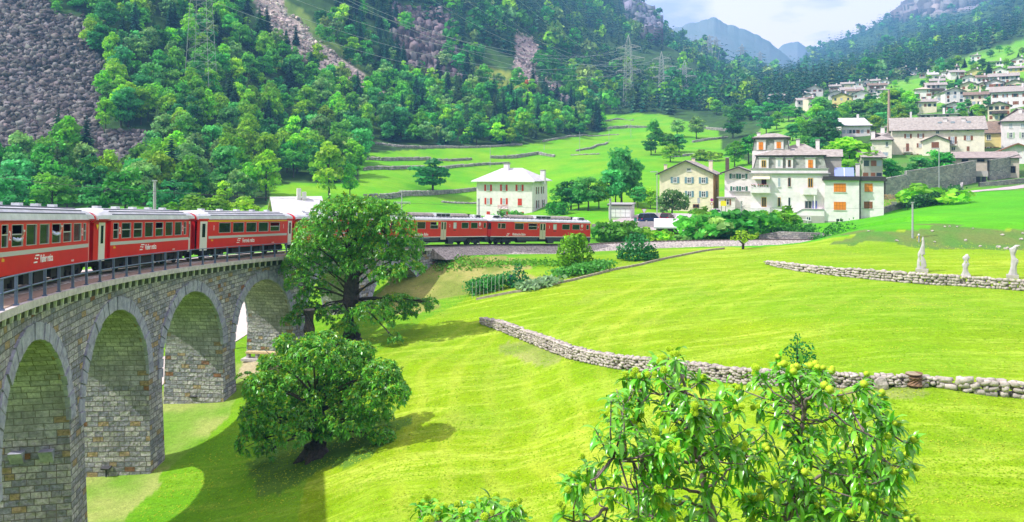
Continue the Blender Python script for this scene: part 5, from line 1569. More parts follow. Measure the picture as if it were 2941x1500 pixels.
class House:
    def __init__(s, name, label, cat, pl, pr, pb, yaw, z=None, group=None, off=0.0):
        s.O = at(pl, pb) if z is None else PW(pl, pb, z)
        s.t = empty(name, tuple(s.O), R_(yaw)); tag(s.t, label, cat, group)
        s.ux = Vector((math.cos(R_(yaw)), math.sin(R_(yaw)))); s.n = Vector((math.sin(R_(yaw)), -math.cos(R_(yaw))))
        s.W = s.loc(pr, pb)[0]
        s.rng = random.Random(int(pl*13+pb))
    def loc(s, px, py, y=0.0):
        """where the sight line through a photo point meets this facade (set y metres back)"""
        dx = (px-PX0)/F; Ox, Oy = s.O.x - s.n.x*y, s.O.y - s.n.y*y
        den = s.n.x*dx + s.n.y
        z = (s.n.x*Ox + s.n.y*Oy)/den
        X, Z = dx*z, CZ-(py-PY0)/F*z
        return ((X-s.O.x)*s.ux.x + (z-s.O.y)*s.ux.y, Z-s.O.z)
    def walls(s, x0, x1, D, z1, m, y0=0.0, z0=-3.0, name='wall', gable=None, ridge=None):
        mb = MB()
        if gable == 'front':
            zr = z1+ridge; xm = (x0+x1)/2
            mb.prism([(x0, z0), (x1, z0), (x1, z1), (xm, zr), (x0, z1)], 'y', y0, y0+D)
        elif gable == 'side':
            ym = y0+D/2; zr = z1+ridge
            mb.prism([(y0, z0), (y0+D, z0), (y0+D, z1), (ym, zr), (y0, z1)], 'x', x0, x1)
        else: mb.box(x0, x1, y0, y0+D, z0, z1)
        return mb.build(name, m, s.t)
    def roof(s, x0, x1, D, z, kind, rh, m, y0=0.0, ov=0.6, th=0.16, inset=None, fascia=T_dark, name='roof'):
        mb = MB(); xa, xb, ya, yb = x0-ov, x1+ov, y0-ov, y0+D+ov
        if kind == 'gable_front':
            xm = (x0+x1)/2; k = rh/((x1-x0)/2); zl = z-ov*k
            for sx, xe in ((-1, xa), (1, xb)):
                mb.hexa([(xm, ya, z+rh), (xe, ya, zl), (xe, yb, zl), (xm, yb, z+rh), (xm, ya, z+rh+th), (xe, ya, zl+th), (xe, yb, zl+th), (xm, yb, z+rh+th)])
        elif kind == 'gable_side':
            ym = y0+D/2; k = rh/(D/2); zl = z-ov*k
            for ye in (ya, yb):
                mb.hexa([(xa, ym, z+rh), (xa, ye, zl), (xb, ye, zl), (xb, ym, z+rh), (xa, ym, z+rh+th), (xa, ye, zl+th), (xb, ye, zl+th), (xb, ym, z+rh+th)])
        elif kind == 'hip':
            i = inset if inset is not None else (yb-ya)/2
            ym = (ya+yb)/2; zl = z
            vs = [(xa,ya,zl),(xb,ya,zl),(xb,yb,zl),(xa,yb,zl),(xa,ya,zl+th),(xb,ya,zl+th),(xb,yb,zl+th),(xa,yb,zl+th),(xa+i,ym,zl+rh),(xb-i,ym,zl+rh)]
            mb.add(vs, [(3,2,1,0),(0,1,5,4),(1,2,6,5),(2,3,7,6),(3,0,4,7),(4,5,9,8),(5,6,9),(6,7,8,9),(7,4,8)])
        elif kind == 'shed':
            mb.hexa([(xa,ya,z),(xb,ya,z),(xb,yb,z+rh),(xa,yb,z+rh),(xa,ya,z+th),(xb,ya,z+th),(xb,yb,z+rh+th),(xa,yb,z+rh+th)])
        else:
            mb.box(xa, xb, ya, yb, z, z+th+0.1)
        r = mb.build(name, m, s.t)
        if kind in ('gable_front',):
            f = MB(); xm = (x0+x1)/2; k = rh/((x1-x0)/2); zl = z-ov*k
            for xe in (xa, xb): f.hexa([(xm, ya-0.03, z+rh-0.14), (xe, ya-0.03, zl-0.14), (xe, ya-0.002, zl-0.14), (xm, ya-0.002, z+rh-0.14), (xm, ya-0.03, z+rh+th*0.7), (xe, ya-0.03, zl+th*0.7), (xe, ya-0.002, zl+th*0.7), (xm, ya-0.002, z+rh+th*0.7)])
            f.build('fascia', fascia, r)
        elif kind in ('gable_side', 'hip', 'flat', 'shed'):
            f = MB(); zl = z - (ov*rh/(D/2) if kind == 'gable_side' else 0)
            f.box(xa, xb, ya-0.08, ya-0.003, zl-0.08, zl+th*0.8); f.build('gutter', fascia, r)
        return r
    def chimney(s, px0, px1, pt, pb, y, parent=None, m=None):
        x0, zt = s.loc(px0, pt, y); x1, zb = s.loc(px1, pb, y)
        mb = MB(); mb.box(x0, x1, y, y+abs(x1-x0), zb-1.5, zt-0.25)
        c = mb.build('chimney', m or P_white, parent or s.t)
        k = MB(); k.box(x0-0.08, x1+0.08, y-0.08, y+abs(x1-x0)+0.08, zt-0.16, zt); k.box(x0+.05, x1-.05, y+.05, y+abs(x1-x0)-.05, zt-0.25, zt-0.16)
        k.build('chimney_cap', T_grey, c)
    def win(s, px0, px1, py0, py1, style='plain', sm=None, glass=None, frame=None, y=0.0, sw=None, sill=True):
        x0, z1 = s.loc(px0, py0, y); x1, z0 = s.loc(px1, py1, y)
        return s.winm(x0, x1, z0, z1, style, sm, glass, frame, y, sill)
    def winm(s, x0, x1, z0, z1, style='plain', sm=None, glass=None, frame=None, y=0.0, sill=True, side=None):
        """a window in metres on the front (or on a side wall when side = x of that wall)"""
        def B(mb, a, b, c, d, e, f):
            if side is None: mb.box(a, b, y-d, y-c, e, f)
            else: mb.box(side+c, side+d, a, b, e, f)
        p = MB()
        if style in ('closed',):
            B(p, x0, x1, 0.0, 0.05, z0, z1)
            w = p.build('shuttered_window', sm, s.t)
            g = MB(); n = 4 if (x1-x0) > 1.8 else 2
            for k in range(1, n): B(g, x0+(x1-x0)*k/n-0.02, x0+(x1-x0)*k/n+0.02, 0.05, 0.06, z0, z1)
            for q in (0.0, 0.5, 0.97): B(g, x0, x1, 0.05, 0.058, z0+(z1-z0)*q, z0+(z1-z0)*q+0.035)
            g.build('battens', S_brown if sm is S_orange else T_dark if sm is not S_red else S_dkred, w)
        else:
            B(p, x0, x1, 0.0, 0.02, z0, z1)
            w = p.build('window', glass or W_glass, s.t)
            t = min(0.09, (x1-x0)*0.12); g = MB()
            B(g, x0-0.02, x0+t, 0.0, 0.05, z0, z1); B(g, x1-t, x1+0.02, 0.0, 0.05, z0, z1)
            B(g, x0+t, x1-t, 0.0, 0.05, z0, z0+t); B(g, x0+t, x1-t, 0.0, 0.05, z1-t, z1)
            if x1-x0 > 0.7: B(g, (x0+x1)/2-t*.5, (x0+x1)/2+t*.5, 0.0, 0.045, z0+t, z1-t)
            if z1-z0 > 1.1 and style == 'shutters': B(g, x0+t, x1-t, 0.0, 0.04, z0+(z1-z0)*.62, z0+(z1-z0)*.62+0.05)
            g.build('window_frame', frame or W_frame, w)
            if style == 'shutters':
                ww = (x1-x0)*0.56
                for (a, b) in ((x0-ww-0.05, x0-0.05), (x1+0.05, x1+0.05+ww)):
                    h = MB(); B(h, a, b, 0.01, 0.06, z0-0.03, z1+0.03)
                    for q in range(6): B(h, a+0.05, b-0.05, 0.06, 0.072, z0+(z1-z0)*(q+.3)/6, z0+(z1-z0)*(q+.7)/6)
                    h.build('shutter', sm, w)
        if sill:
            g = MB(); B(g, x0-0.1, x1+0.1, 0.0, 0.12, z0-0.12, z0-0.03); g.build('sill', P_pale, w)
        return w
    def balcony(s, px0, px1, pt, pb, depth, m, rail=None, y=0.0):
        x0, z1 = s.loc(px0, pt, y); x1, z0 = s.loc(px1, pb, y)
        b = MB(); b.box(x0, x1, y-depth, y-0.002, z0, z0+0.18); bl_ = b.build('balcony', m, s.t)
        r = MB()
        if rail is None:
            r.box(x0, x1, y-depth, y-depth+0.14, z0+0.18, z1); r.box(x0, x0+0.14, y-depth+0.14, y-0.002, z0+0.18, z1); r.box(x1-0.14, x1, y-depth+0.14, y-0.002, z0+0.18, z1)
            r.build('parapet', m, bl_)
        else:
            r.box(x0, x1, y-depth, y-depth+0.05, z1-0.05, z1)
            n = max(4, int((x1-x0)/0.22))
            for k in range(n+1):
                xx = x0+(x1-x0-0.03)*k/n; r.box(xx, xx+0.03, y-depth, y-depth+0.04, z0+0.18, z1-0.05)
            for yy in (y-depth*0.5, ):
                for xx in (x0, x1-0.03): r.box(xx, xx+0.03, yy, yy+0.03, z0+0.18, z1-0.05)
            for xx in (x0, x1-0.04): r.box(xx, xx+0.04, y-depth+0.05, y-0.002, z1-0.05, z1)
            r.build('railing', rail, bl_)
        return bl_
    def flowers(s, px0, px1, py, y, n=26):
        x0, z = s.loc(px0, py, y); x1, _ = s.loc(px1, py, y)
        for mtl, nm, dz, k in ((M_leaf_p, 'flower_box_leaves', 0, 60), (M_flower, 'blossoms', 0.14, 40)):
            rs_ = np.random.RandomState(4); c = np.stack([rs_.uniform(x0, x1, k), y+rs_.uniform(-.18, .12, k), z+dz+rs_.uniform(-.1, .22, k)], 1)
            V = cards(c, rdirs(k, rs_), np.full(k, 0.22 if dz == 0 else 0.15), np.full(k, 0.25 if dz == 0 else 0.16), rs_)
            np_mesh(nm, V, quads(V), mtl, s.t, col=np.tile([[0.06, 0.25, 0.03]], (len(V), 1)))

def crop(x0, y0, sc): return (lambda cx: x0+cx/sc), (lambda cy: y0+cy/sc)

# --- white house with red shutters
cx, cy = crop(1340, 440, 6.571)
h = House('white_house', 'white three storey house with red shutters and pale hipped roof behind the railcars', 'house', cx(190), cx(1235), 629, -21, z=196)
W = h.W; D = 11.5; ze = h.loc(cx(600), cy(537))[1]
h.walls(0, W, D, ze, P_white)
rf0 = h.roof(0, W, D, ze, 'hip', 3.3, R_light, ov=1.0, inset=5.6, fascia=W_frame)
for a, b in ((700, 785), (1390, 1470)): h.chimney(cx(a), cx(b), cy(195 if a == 700 else 315), cy(345 if a == 700 else 465), 4.2 if a == 700 else 6, rf0)
g = MB(); g.box(-0.12, 0.0, -0.12, 0, 0, 0.01)
for (a, b, r0, r1, st) in ((375,440,597,712,'s'),(672,735,597,712,'s'),(967,1035,599,712,'s'),(378,440,848,965,'s'),(676,738,852,968,'s'),(967,1043,858,988,'c'),(378,443,1100,1212,'c'),(678,745,1103,1212,'s'),(965,1035,1108,1212,'s')):
    if st == 's': h.win(cx(a), cx(b), cy(r0), cy(r1), 'shutters', S_red, W_curt)
    else: h.win(cx(a), cx(b), cy(r0), cy(r1), 'closed', S_red)
h.balcony(cx(615), cx(790), cy(985), cy(1060), 1.0, P_pale, S_red)
for (y0_, y1_, zz0, zz1) in ((3.4, 4.4, ze-3.0, ze-1.35), (7.2, 8.2, ze-3.0, ze-1.35), (3.5, 4.5, ze-6.4, ze-4.6), (7.9, 8.7, ze-6.4, ze-4.6), (4.0, 4.9, ze-9.6, ze-8.2), (6.6, 7.5, ze-9.6, ze-8.2)):
    h.winm(y0_, y1_, zz0, zz1, 'shutters', S_dkred, W_curt, side=W)
dn = MB(); dn.bar((W+0.1, -0.12, ze-0.1), (W+0.1, -0.12, -2), 0.07); dn.build('downpipe', P_pale, h.t)

# --- beige gabled house with blue shutters
cx, cy = crop(1860, 420, 5.474)
h = House('beige_house', 'large cream gabled house with blue grey shutters beside the street', 'house', cx(187), cx(1030), cy(1015), -20, z=172)
W = h.W; D = 12.5; ze = h.loc(cx(187), cy(425))[1]; zr = h.loc(cx(610), cy(232))[1]-ze
h.walls(0, W, D, ze, P_cream, gable='front', ridge=zr)
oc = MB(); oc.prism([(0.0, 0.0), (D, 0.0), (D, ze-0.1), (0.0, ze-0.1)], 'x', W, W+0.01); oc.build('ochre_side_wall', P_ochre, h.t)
rf0 = h.roof(0, W, D, ze, 'gable_front', zr, R_slate, ov=0.75)
for (a, b, t0, t1, y) in ((960,1018,220,390,4.0),(690,742,185,215,9),(257,300,285,350,8)): h.chimney(cx(a), cx(b), cy(t0), cy(t1), y, rf0, P_cream)
h.chimney(cx(1222), cx(1278), cy(178), cy(320), 10, rf0, M_wood)
for (a, b, r0, r1) in ((400,460,487,578),(622,685,489,582),(845,908,491,584),(625,687,706,799),(847,910,708,801)): h.win(cx(a), cx(b), cy(r0), cy(r1), 'shutters', S_blue, W_glass)
h.win(cx(617), cx(683), cy(345), cy(393), 'plain')
h.win(cx(712), cx(808), cy(912), cy(972), 'plain', glass=M_void, frame=S_brown)
h.winm(7.0, 8.2, ze-3.6, ze-1.7, 'closed', S_brown, side=W+0.01)
bd = MB(); x0, z0 = h.loc(cx(655), cy(880)); bd.box(x0, W-0.1, -0.03, -0.001, z0-0.06, z0+0.04); bd.build('string_course', P_beige, h.t)

# --- small white house between the two
h = House('small_white_house', 'small white gabled house with green shutters squeezed between cream house and grey roofed villa', 'house', cx(1210), cx(1640), cy(985), -19, z=168)
W = h.W; ze = h.loc(cx(1210), cy(405))[1]; zr = h.loc(cx(1410), cy(330))[1]-ze
h.walls(0, W, 10, ze, P_white, gable='front', ridge=zr)
h.roof(0, W, 10, ze, 'gable_front', zr, R_slate, ov=0.9)
for (a, b, r0, r1) in ((1325,1388,435,510),(1472,1532,438,512),(1335,1390,633,700),(1475,1535,633,700)): h.win(cx(a), cx(b), cy(r0), cy(r1), 'shutters', S_green, W_glass)
lg = MB(); x0, z0 = h.loc(cx(1285), cy(712)); x1, _ = h.loc(cx(1620), cy(712)); lg.box(x0, x1, -0.35, -0.002, z0-0.12, z0+0.1); lg.build('ledge', T_grey, h.t)
x0, z1 = h.loc(cx(1130), cy(800)); x1, _ = h.loc(cx(1385), cy(800))
an = MB(); an.box(x0, x1, -2.2, -0.01, -3, z1-0.15); an.build('porch', P_white, h.t)
an = MB(); an.box(x0-0.4, x1, -2.5, -0.005, z1-0.14, z1+0.06); an.build('porch_roof', T_grey, h.t)
h.win(cx(1240), cx(1282), cy(833), cy(925), 'shutters', S_brown, W_glass, y=-2.2)
yl = House('letter_box', 'yellow letter box on the porch wall of the small white house', 'letter box', cx(1150), cx(1190), cy(955), -19, z=164.5)
mb = MB(); mb.box(0, 1.1, -0.35, 0, 0.2, 1.1); mb.prism([(0, 1.1), (1.1, 1.1), (0.9, 1.25), (0.2, 1.25)], 'y', -0.35, 0); mb.build('box', mat('yellow_paint', (0.75, 0.65, 0.02), 0.5), yl.t)
mb = MB(); mb.box(0.1, 0.2, -0.25, -0.1, -1.4, 0.2); mb.box(0.9, 1.0, -0.25, -0.1, -1.4, 0.2); mb.build('legs', M_iron, yl.t)

# --- the villa
cx, cy = crop(2120, 360, 4.38)
h = House('villa', 'large white villa with grey slate mansard storey, tower and orange shutters above the field', 'villa', cx(158), cx(1105), cy(1222), -20.5, z=153)
X = lambda c, y=0.0: h.loc(cx(c), cy(900), y)[0]
Zc = lambda c, y=0.0: h.loc(cx(600), cy(c), y)[1]
Wm = X(1140); D = 13
h.walls(0, Wm, D, Zc(606), P_white)
cn = MB(); cn.box(-0.35, Wm+0.35, -0.35, D, Zc(612), Zc(598)); cn.build('cornice', T_grey, h.t)
pp = MB(); pp.box(0.05, Wm-0.1, -0.05, D-0.2, Zc(598), Zc(548)); pp.build('attic_parapet', P_white, h.t)
cn = MB(); cn.box(-0.2, Wm+0.1, -0.22, D-.1, Zc(549), Zc(538)); cn.build('cornice', T_grey, h.t)
def mansard(x0, x1, d0, d1, z0, z1, ins, name='mansard_wall'):
    mb = MB(); mb.hexa([(x0, d0, z0), (x1, d0, z0), (x1, d1, z0), (x0, d1, z0), (x0+ins, d0+ins, z1), (x1-ins, d0+ins, z1), (x1-ins, d1-ins, z1), (x0+ins, d1-ins, z1)])
    m_ = mb.build(name, R_mans, h.t)
    for (xa, xb) in ((x0, x0+ins), (x1, x1-ins)):
        e = MB(); e.bar((xa, d0-0.02, z0), (xb, d0+ins-0.02, z1), 0.07, 5); e.build('lead_hip', T_dark, m_)
    return m_
mansard(0.5, Wm-0.3, 0.4, D-0.5, Zc(538), Zc(385), 0.55)
zr1 = Zc(385)
mb = MB(); mb.box(0.7, Wm-0.4, 0.55, D-0.6, zr1, zr1+0.14); mb.build('eaves_gutter', T_dark, h.t)
xa, xb, ya, yb = 0.6, Wm-0.3, 0.4, D-0.4
rmb = MB(); zp = Zc(232, 5.0)
xp = X(790, 5.0)
rmb.add([(xa,ya,zr1+0.141),(xb,ya,zr1+0.141),(xb,yb,zr1+0.141),(xa,yb,zr1+0.141),(xp-0.6,6.2,zp),(xp+0.6,6.2,zp)], [(3,2,1,0),(0,1,5,4),(1,2,5),(2,3,4,5),(3,0,4)])
vroof = rmb.build('roof', R_slate, h.t)
# tower
tx0, tx1 = 0.0, X(640, 3.0)
mb = MB(); mb.box(tx0+0.05, tx1, 3.2, 10.5, Zc(548), Zc(318, 3.2)); mb.build('tower_wall', P_white, h.t)
mansard(tx0+0.1, tx1, 3.2, 10.4, Zc(318, 3.2)+0.002, Zc(168, 3.2), 0.35, 'tower_mansard')
zt1 = Zc(168, 3.2)
mb = MB(); mb.box(tx0, tx1+0.2, 3.0, 10.6, zt1, zt1+0.3); mb.build('tower_cornice', T_dark, h.t)
mb = MB(); mb.add([(tx0,3.0,zt1+.301),(tx1+.2,3.0,zt1+.301),(tx1+.2,10.6,zt1+.301),(tx0,10.6,zt1+.301),(tx0+2.6,6.8,Zc(98,6)),(tx1-2.2,6.8,Zc(98,6))], [(3,2,1,0),(0,1,5,4),(1,2,5),(2,3,4,5),(3,0,4)]); mb.build('tower_roof', R_slate, h.t)
def dormer(c0, c1, r0, r1, i0, i1, q0, q1, style, y=0.0, glass=None, sm=None):
    x0, z1 = h.loc(cx(c0), cy(r0), y); x1, z0 = h.loc(cx(c1), cy(r1), y)
    mb = MB(); mb.box(x0, x1, y+0.1, y+1.1, z0, z1-0.12); d = mb.build('dormer', P_white, h.t)
    mb = MB(); mb.box(x0-0.15, x1+0.15, y-0.05, y+1.1, z1-0.12, z1+0.02); mb.build('dormer_hood', T_grey, d)
    if style == 'closed': h.win(cx(i0), cx(i1), cy(q0), cy(q1), 'closed', sm, y=y+0.1, sill=False)
    else: h.win(cx(i0), cx(i1), cy(q0), cy(q1), 'plain', glass=glass, frame=sm, y=y+0.1, sill=False)
dormer(262,382,405,540,295,350,440,530,'p',0.0,W_glass,W_yel); dormer(472,560,408,540,500,530,437,520,'p',0.0,W_curt,W_frame)
dormer(600,690,408,540,628,660,437,525,'p',0.0,W_glass,S_brown); dormer(845,972,405,540,880,940,435,535,'closed',0.0,None,S_orange)
dormer(232,345,185,312,258,313,213,308,'closed',3.0,None,S_orange); dormer(455,570,185,300,483,538,210,290,'closed',3.0,None,S_orange)
for (a, b, t0, t1, y) in ((603,645,182,290,3.5),(728,775,170,285,5.0),(975,1025,176,300,5.0),(236,280,86,130,6.5)): h.chimney(cx(a), cx(b), cy(t0), cy(t1), y, vroof)
sk_ = MB(); x0, z0 = h.loc(cx(655), cy(318), 3.0); sk_.hexa([(x0,2.6,z0-0.25),(x0+0.8,2.6,z0-0.25),(x0+0.8,3.2,z0+0.12),(x0,3.2,z0+0.12),(x0,2.55,z0-0.12),(x0+0.8,2.55,z0-0.12),(x0+0.8,3.15,z0+0.25),(x0,3.15,z0+0.25)]); sk_.build('skylight', W_glass, vroof)
# facade openings
h.win(cx(500), cx(535), cy(662), cy(775), 'plain', glass=W_curt); h.win(cx(628), cx(660), cy(662), cy(770), 'plain', frame=S_brown)
h.win(cx(500), cx(533), cy(907), cy(1030), 'plain', frame=W_yel); h.win(cx(628), cx(660), cy(907), cy(1035), 'plain')
h.win(cx(878), cx(940), cy(665), cy(782), 'plain', frame=W_yel)
h.balcony(cx(815), cx(992), cy(790), cy(872), 1.1, P_white)
h.win(cx(838), cx(925), cy(950), cy(1048), 'plain', frame=T_grey)
cl = MB(); x0, z1 = h.loc(cx(962), cy(875)); _, z0 = h.loc(cx(962), cy(1055)); cl.lathe([(0.17, z0-0.3), (0.13, z0+0.2), (0.12, z1-0.2), (0.2, z1)], 10, (x0, -1.0, 0)); cl.build('porch_column', P_white, h.t)
bc = MB()
for c_ in (945, 982): bx, bz = h.loc(cx(c_), cy(950)); _, bz0 = h.loc(cx(c_), cy(1048)); bc.box(bx-0.12, bx+0.12, -0.10, -0.002, bz0, bz)
bc.build('blue_striped_door_blind', mat('blue_stripe', (0.10, 0.12, 0.42), 0.7), h.t)
h.win(cx(295), cx(355), cy(676), cy(745), 'plain', glass=M_void, frame=S_dkred, sill=False)
h.win(cx(295), cx(355), cy(905), cy(1028), 'plain', frame=W_yel)
h.balcony(cx(160), cx(405), cy(778), cy(850), 1.4, P_white); h.flowers(cx(165), cx(380), cy(765), -1.35)
aw = MB(); x0, z1 = h.loc(cx(185), cy(640)); x1, z0 = h.loc(cx(400), cy(676)); aw.hexa([(x0,-0.01,z1-0.1),(x1,-0.01,z1-0.1),(x1,-1.2,z0-0.05),(x0,-1.2,z0-0.05),(x0,-0.01,z1),(x1,-0.01,z1),(x1,-1.2,z0+0.05),(x0,-1.2,z0+0.05)]); aw.build('awning', mat('cream_awning', (0.70, 0.62, 0.42), 0.8), h.t)
xg, zg = h.loc(cx(160), cy(1032)); bs = MB(); bs.box(0, X(405), -1.4, -0.002, zg-1.2, zg); bs.build('terrace_base', P_white, h.t)
# outside stair
sp_ = [(670,1132),(810,1058),(1085,1062)]
pts = [h.loc(cx(a), cy(b), -1.2) for a, b in sp_]
st_ = MB(); st_.prism([(pts[0][0], -2), (pts[2][0], -2), (pts[2][0], pts[2][1]), (pts[1][0], pts[1][1]), (pts[0][0], pts[0][1])], 'y', -1.35, -0.01); stair = st_.build('outside_stair', P_white, h.t)
cp_ = MB()
for a, b in ((0, 1), (1, 2)): cp_.bar((pts[a][0], -1.4, pts[a][1]+0.05), (pts[b][0], -1.4, pts[b][1]+0.05), 0.1, 4)
cp_.build('coping', T_grey, stair)
pl_ = MB(); x0, z1 = h.loc(cx(700), cy(1135), -1.35); x1, _ = h.loc(cx(1083), cy(1135), -1.35); pl_.box(x0, x1, -1.36, -1.352, -2, z1); pl_.build('grey_plinth', P_grey, stair)
h.win(cx(855), cx(915), cy(1150), cy(1200), 'plain', y=-1.36)
# right wing
xw0, xw1 = X(1085), X(1520); z5 = Zc(690)
wg = MB(); wg.box(xw0, xw1, -0.9, 9.0, -3, z5); wg.build('wing_wall', P_white, h.t)
xs1 = h.loc(cx(1832), cy(900), 0.4)[0]
wg = MB(); wg.box(xw1+0.3, xs1, 0.3, 9.0, -3, z5-0.1); wg.build('wing_wall', P_white, h.t)
wr = MB(); wr.box(xw0-0.4, xw1+0.1, -1.35, 9.2, z5+0.001, z5+0.35); wr.box(xw0-0.25, xw1+0.1, -1.2, 9.1, z5+0.351, z5+0.75); wr.build('wing_roof', T_dark, h.t)
wr = MB(); wr.box(xw1+0.2, xs1+0.5, -0.15, 9.2, z5-0.098, z5+0.3); wr.box(xw1+0.2, xs1+0.35, 0.0, 9.1, z5+0.301, z5+0.7); wr.build('wing_roof', T_dark, h.t)
dp = MB(); dp.box(xw1+0.02, xw1+0.28, -0.05, 0.6, -2.5, z5); dp.build('downpipe_recess', T_dark, h.t)
for (a, b, r0, r1, y, sm_) in ((1203,1355,733,840,-0.9,S_orange),(1203,1355,963,1066,-0.9,S_orange),(1590,1692,733,838,0.3,S_orange),(1583,1690,960,1048,0.3,S_brown)): h.win(cx(a), cx(b), cy(r0), cy(r1), 'closed', sm_, y=y)
for (a, b, r0, r1, y) in ((1228,1325,1172,1218,-0.9),(1600,1700,1168,1198,0.3)): h.win(cx(a), cx(b), cy(r0), cy(r1), 'plain', glass=M_void, y=y, sill=False)
bw = MB(); bw.box(xw0+0.01, xw1-0.01, -0.93, -0.902, -3, Zc(1190)); bw.build('grey_plinth', P_grey, h.t)
sp2 = MB(); x0, z1 = h.loc(cx(1210), cy(533), 2.0); x1, z0 = h.loc(cx(1455), cy(640), 2.0)
sp2.hexa([(x0,0.3,z0),(x1,0.3,z0),(x1,0.45,z0),(x0,0.45,z0),(x0,2.0,z1),(x1,2.0,z1),(x1,2.15,z1),(x0,2.15,z1)]); so = sp2.build('solar_panel', M_solar, h.t)
fr = MB(); xm = (x0+x1)/2; fr.hexa([(xm-.05,0.27,z0),(xm+.05,0.27,z0),(xm+.05,0.3,z0),(xm-.05,0.3,z0),(xm-.05,1.97,z1),(xm+.05,1.97,z1),(xm+.05,2.0,z1),(xm-.05,2.0,z1)]); fr.build('panel_frame', W_frame, so)
h.chimney(cx(1480), cx(1530), cy(480), cy(640), 4.0)
rear = MB(); xr0, zr0 = h.loc(cx(1040), cy(300), 9); xr1, _ = h.loc(cx(1300), cy(300), 9); rear.box(xr0, xr1, 9, 15, -2, zr0-1.5); rear.build('rear_wing_wall', P_grey, h.t)
rear = MB(); rear.hexa([(xr0-.3,8.6,zr0-1.5),(xr1+.3,8.6,zr0-1.5),(xr1+.3,15.4,zr0-1.5),(xr0-.3,15.4,zr0-1.5),(xr0-.3,11.9,zr0),(xr1+.3,11.9,zr0),(xr1+.3,12.1,zr0),(xr0-.3,12.1,zr0)]); rear.build('rear_wing_roof', R_slate, h.t)

# --- garage beside the street
h = House('garage', 'low flat roofed white garage with double doors beside the street', 'garage', 1748, 1812, 626, -14, z=150)
h.walls(0, h.W, 7, h.loc(1750, 590)[1], P_pale); h.roof(0, h.W, 7, h.loc(1750, 590)[1], 'flat', 0, T_grey, ov=0.25)
h.win(1755, 1781, 600, 624, 'closed', W_frame, sill=False); h.win(1783, 1809, 600, 624, 'closed', W_frame, sill=False)

# --- buildings up the village slope: (crop3 coordinates)
cx, cy = crop(2400, 280, 4.105)
h = House('cream_apartment_house', 'long cream house with brown shutters and wide slab roof above the stone wall', 'house', cx(665), cx(1755), cy(800), -24, z=238)
W = h.W; ze = h.loc(cx(1200), cy(370))[1]
h.walls(0, W, 11, ze, P_beige, z0=-8, gable='side', ridge=2.2)
rf0 = h.roof(0, W, 11, ze, 'gable_side', 3.6, R_slate, ov=0.8)
for (a, b) in ((1268,1315),(1485,1532)): h.chimney(cx(a), cx(b), cy(248), cy(335), 3.0, rf0)
for a in (1200, 1352, 1538):
    x0, z0 = h.loc(cx(a), cy(290), 3.5); q = MB(); q.cbox(x0+0.5, 2.6, ze+1.95, 1.0, 0.8, 0.5); q.build('skylight', W_curt, rf0)
for (a, b, r0, r1, st) in ((833,873,432,480,'s'),(985,1020,428,475,'s'),(1540,1588,452,505,'s'),(1355,1400,465,545,'s'),(980,1018,543,590,'s'),(828,880,668,730,'s'),(980,1020,667,715,'s'),(1183,1223,392,428,'p'),(1355,1395,368,402,'p'),(1543,1582,366,398,'p'),(830,865,543,635,'c'),(1545,1578,578,632,'c'),(1362,1412,583,627,'p')):
    if st == 's': h.win(cx(a), cx(b), cy(r0), cy(r1), 'shutters', S_brown, W_curt)
    elif st == 'c': h.win(cx(a), cx(b), cy(r0), cy(r1), 'closed', S_brown)
    else: h.win(cx(a), cx(b), cy(r0), cy(r1), 'plain')
h.balcony(cx(798), cx(900), cy(597), cy(650), 1.0, P_grey, M_iron); h.balcony(cx(1325), cx(1435), cy(520), cy(572), 1.2, P_grey, M_iron)
x0, _ = h.loc(cx(1025), cy(600), -2.5); x1, _ = h.loc(cx(1345), cy(600), -2.5); zz = h.loc(cx(1025), cy(512), -2.5)[1]
h.walls(x0, x1, 2.49, zz, P_beige, y0=-2.5, z0=-8, name='gabled_bay', gable='front', ridge=1.5); h.roof(x0, x1, 2.4, zz, 'gable_front', 1.5, R_slate, y0=-2.5, ov=0.5, name='bay_roof')
h.win(cx(1130), cx(1218), cy(527), cy(595), 'closed', S_brown, y=-2.5)
h = House('low_cream_house', 'low cream house with slab roof left of the long cream house', 'house', cx(430), cx(662), cy(760), -24, z=232)
ze = h.loc(cx(500), cy(505))[1]; h.walls(0, h.W, 9, ze, P_beige, z0=-6); rf0 = h.roof(0, h.W, 9, ze, 'hip', 2.3, R_slate, ov=0.6)
h.win(cx(588), cx(620), cy(520), cy(580)); h.win(cx(545), cx(618), cy(645), cy(690), glass=W_curt)
h.chimney(cx(417), cx(465), cy(398), cy(465), 3, rf0); h.chimney(cx(530), cx(578), cy(352), cy(415), 4, rf0)
h = House('yellow_house', 'yellow house with arched window joined to the long cream house', 'house', cx(1757), cx(1950), cy(700), -26, z=240)
ze = h.loc(cx(1800), cy(412))[1]; h.walls(0, h.W, 9, ze, P_yellow, z0=-6); h.roof(0, h.W, 9, ze, 'gable_side', 3.4, R_brown, ov=0.5)
h.win(cx(1780), cx(1832), cy(442), cy(500), 'plain'); h.win(cx(1778), cx(1815), cy(585), cy(640), 'shutters', S_brown); h.win(cx(1860), cx(1925), cy(585), cy(625), 'closed', S_brown)
h = House('tall_white_house', 'tall white house with pale green shutters at the right edge below the chalet', 'house', cx(1958), cx(2420), cy(640), -27, z=236)
ze = h.loc(cx(2100), cy(285))[1]; h.walls(0, h.W, 11, ze, P_white, z0=-6); rf0 = h.roof(0, h.W, 11, ze, 'hip', 4.2, R_slate, ov=0.6)
for (a, b, r0, r1) in ((2045,2085,305,362),(2045,2086,415,478),(2182,2225,305,355),(2190,2232,412,478)): h.win(cx(a), cx(b), cy(r0), cy(r1), 'shutters' if r0 > 400 else 'plain', S_pale, W_glass if r0 > 400 else W_curt)
h.chimney(cx(2160), cx(2198), cy(135), cy(200), 3, rf0)
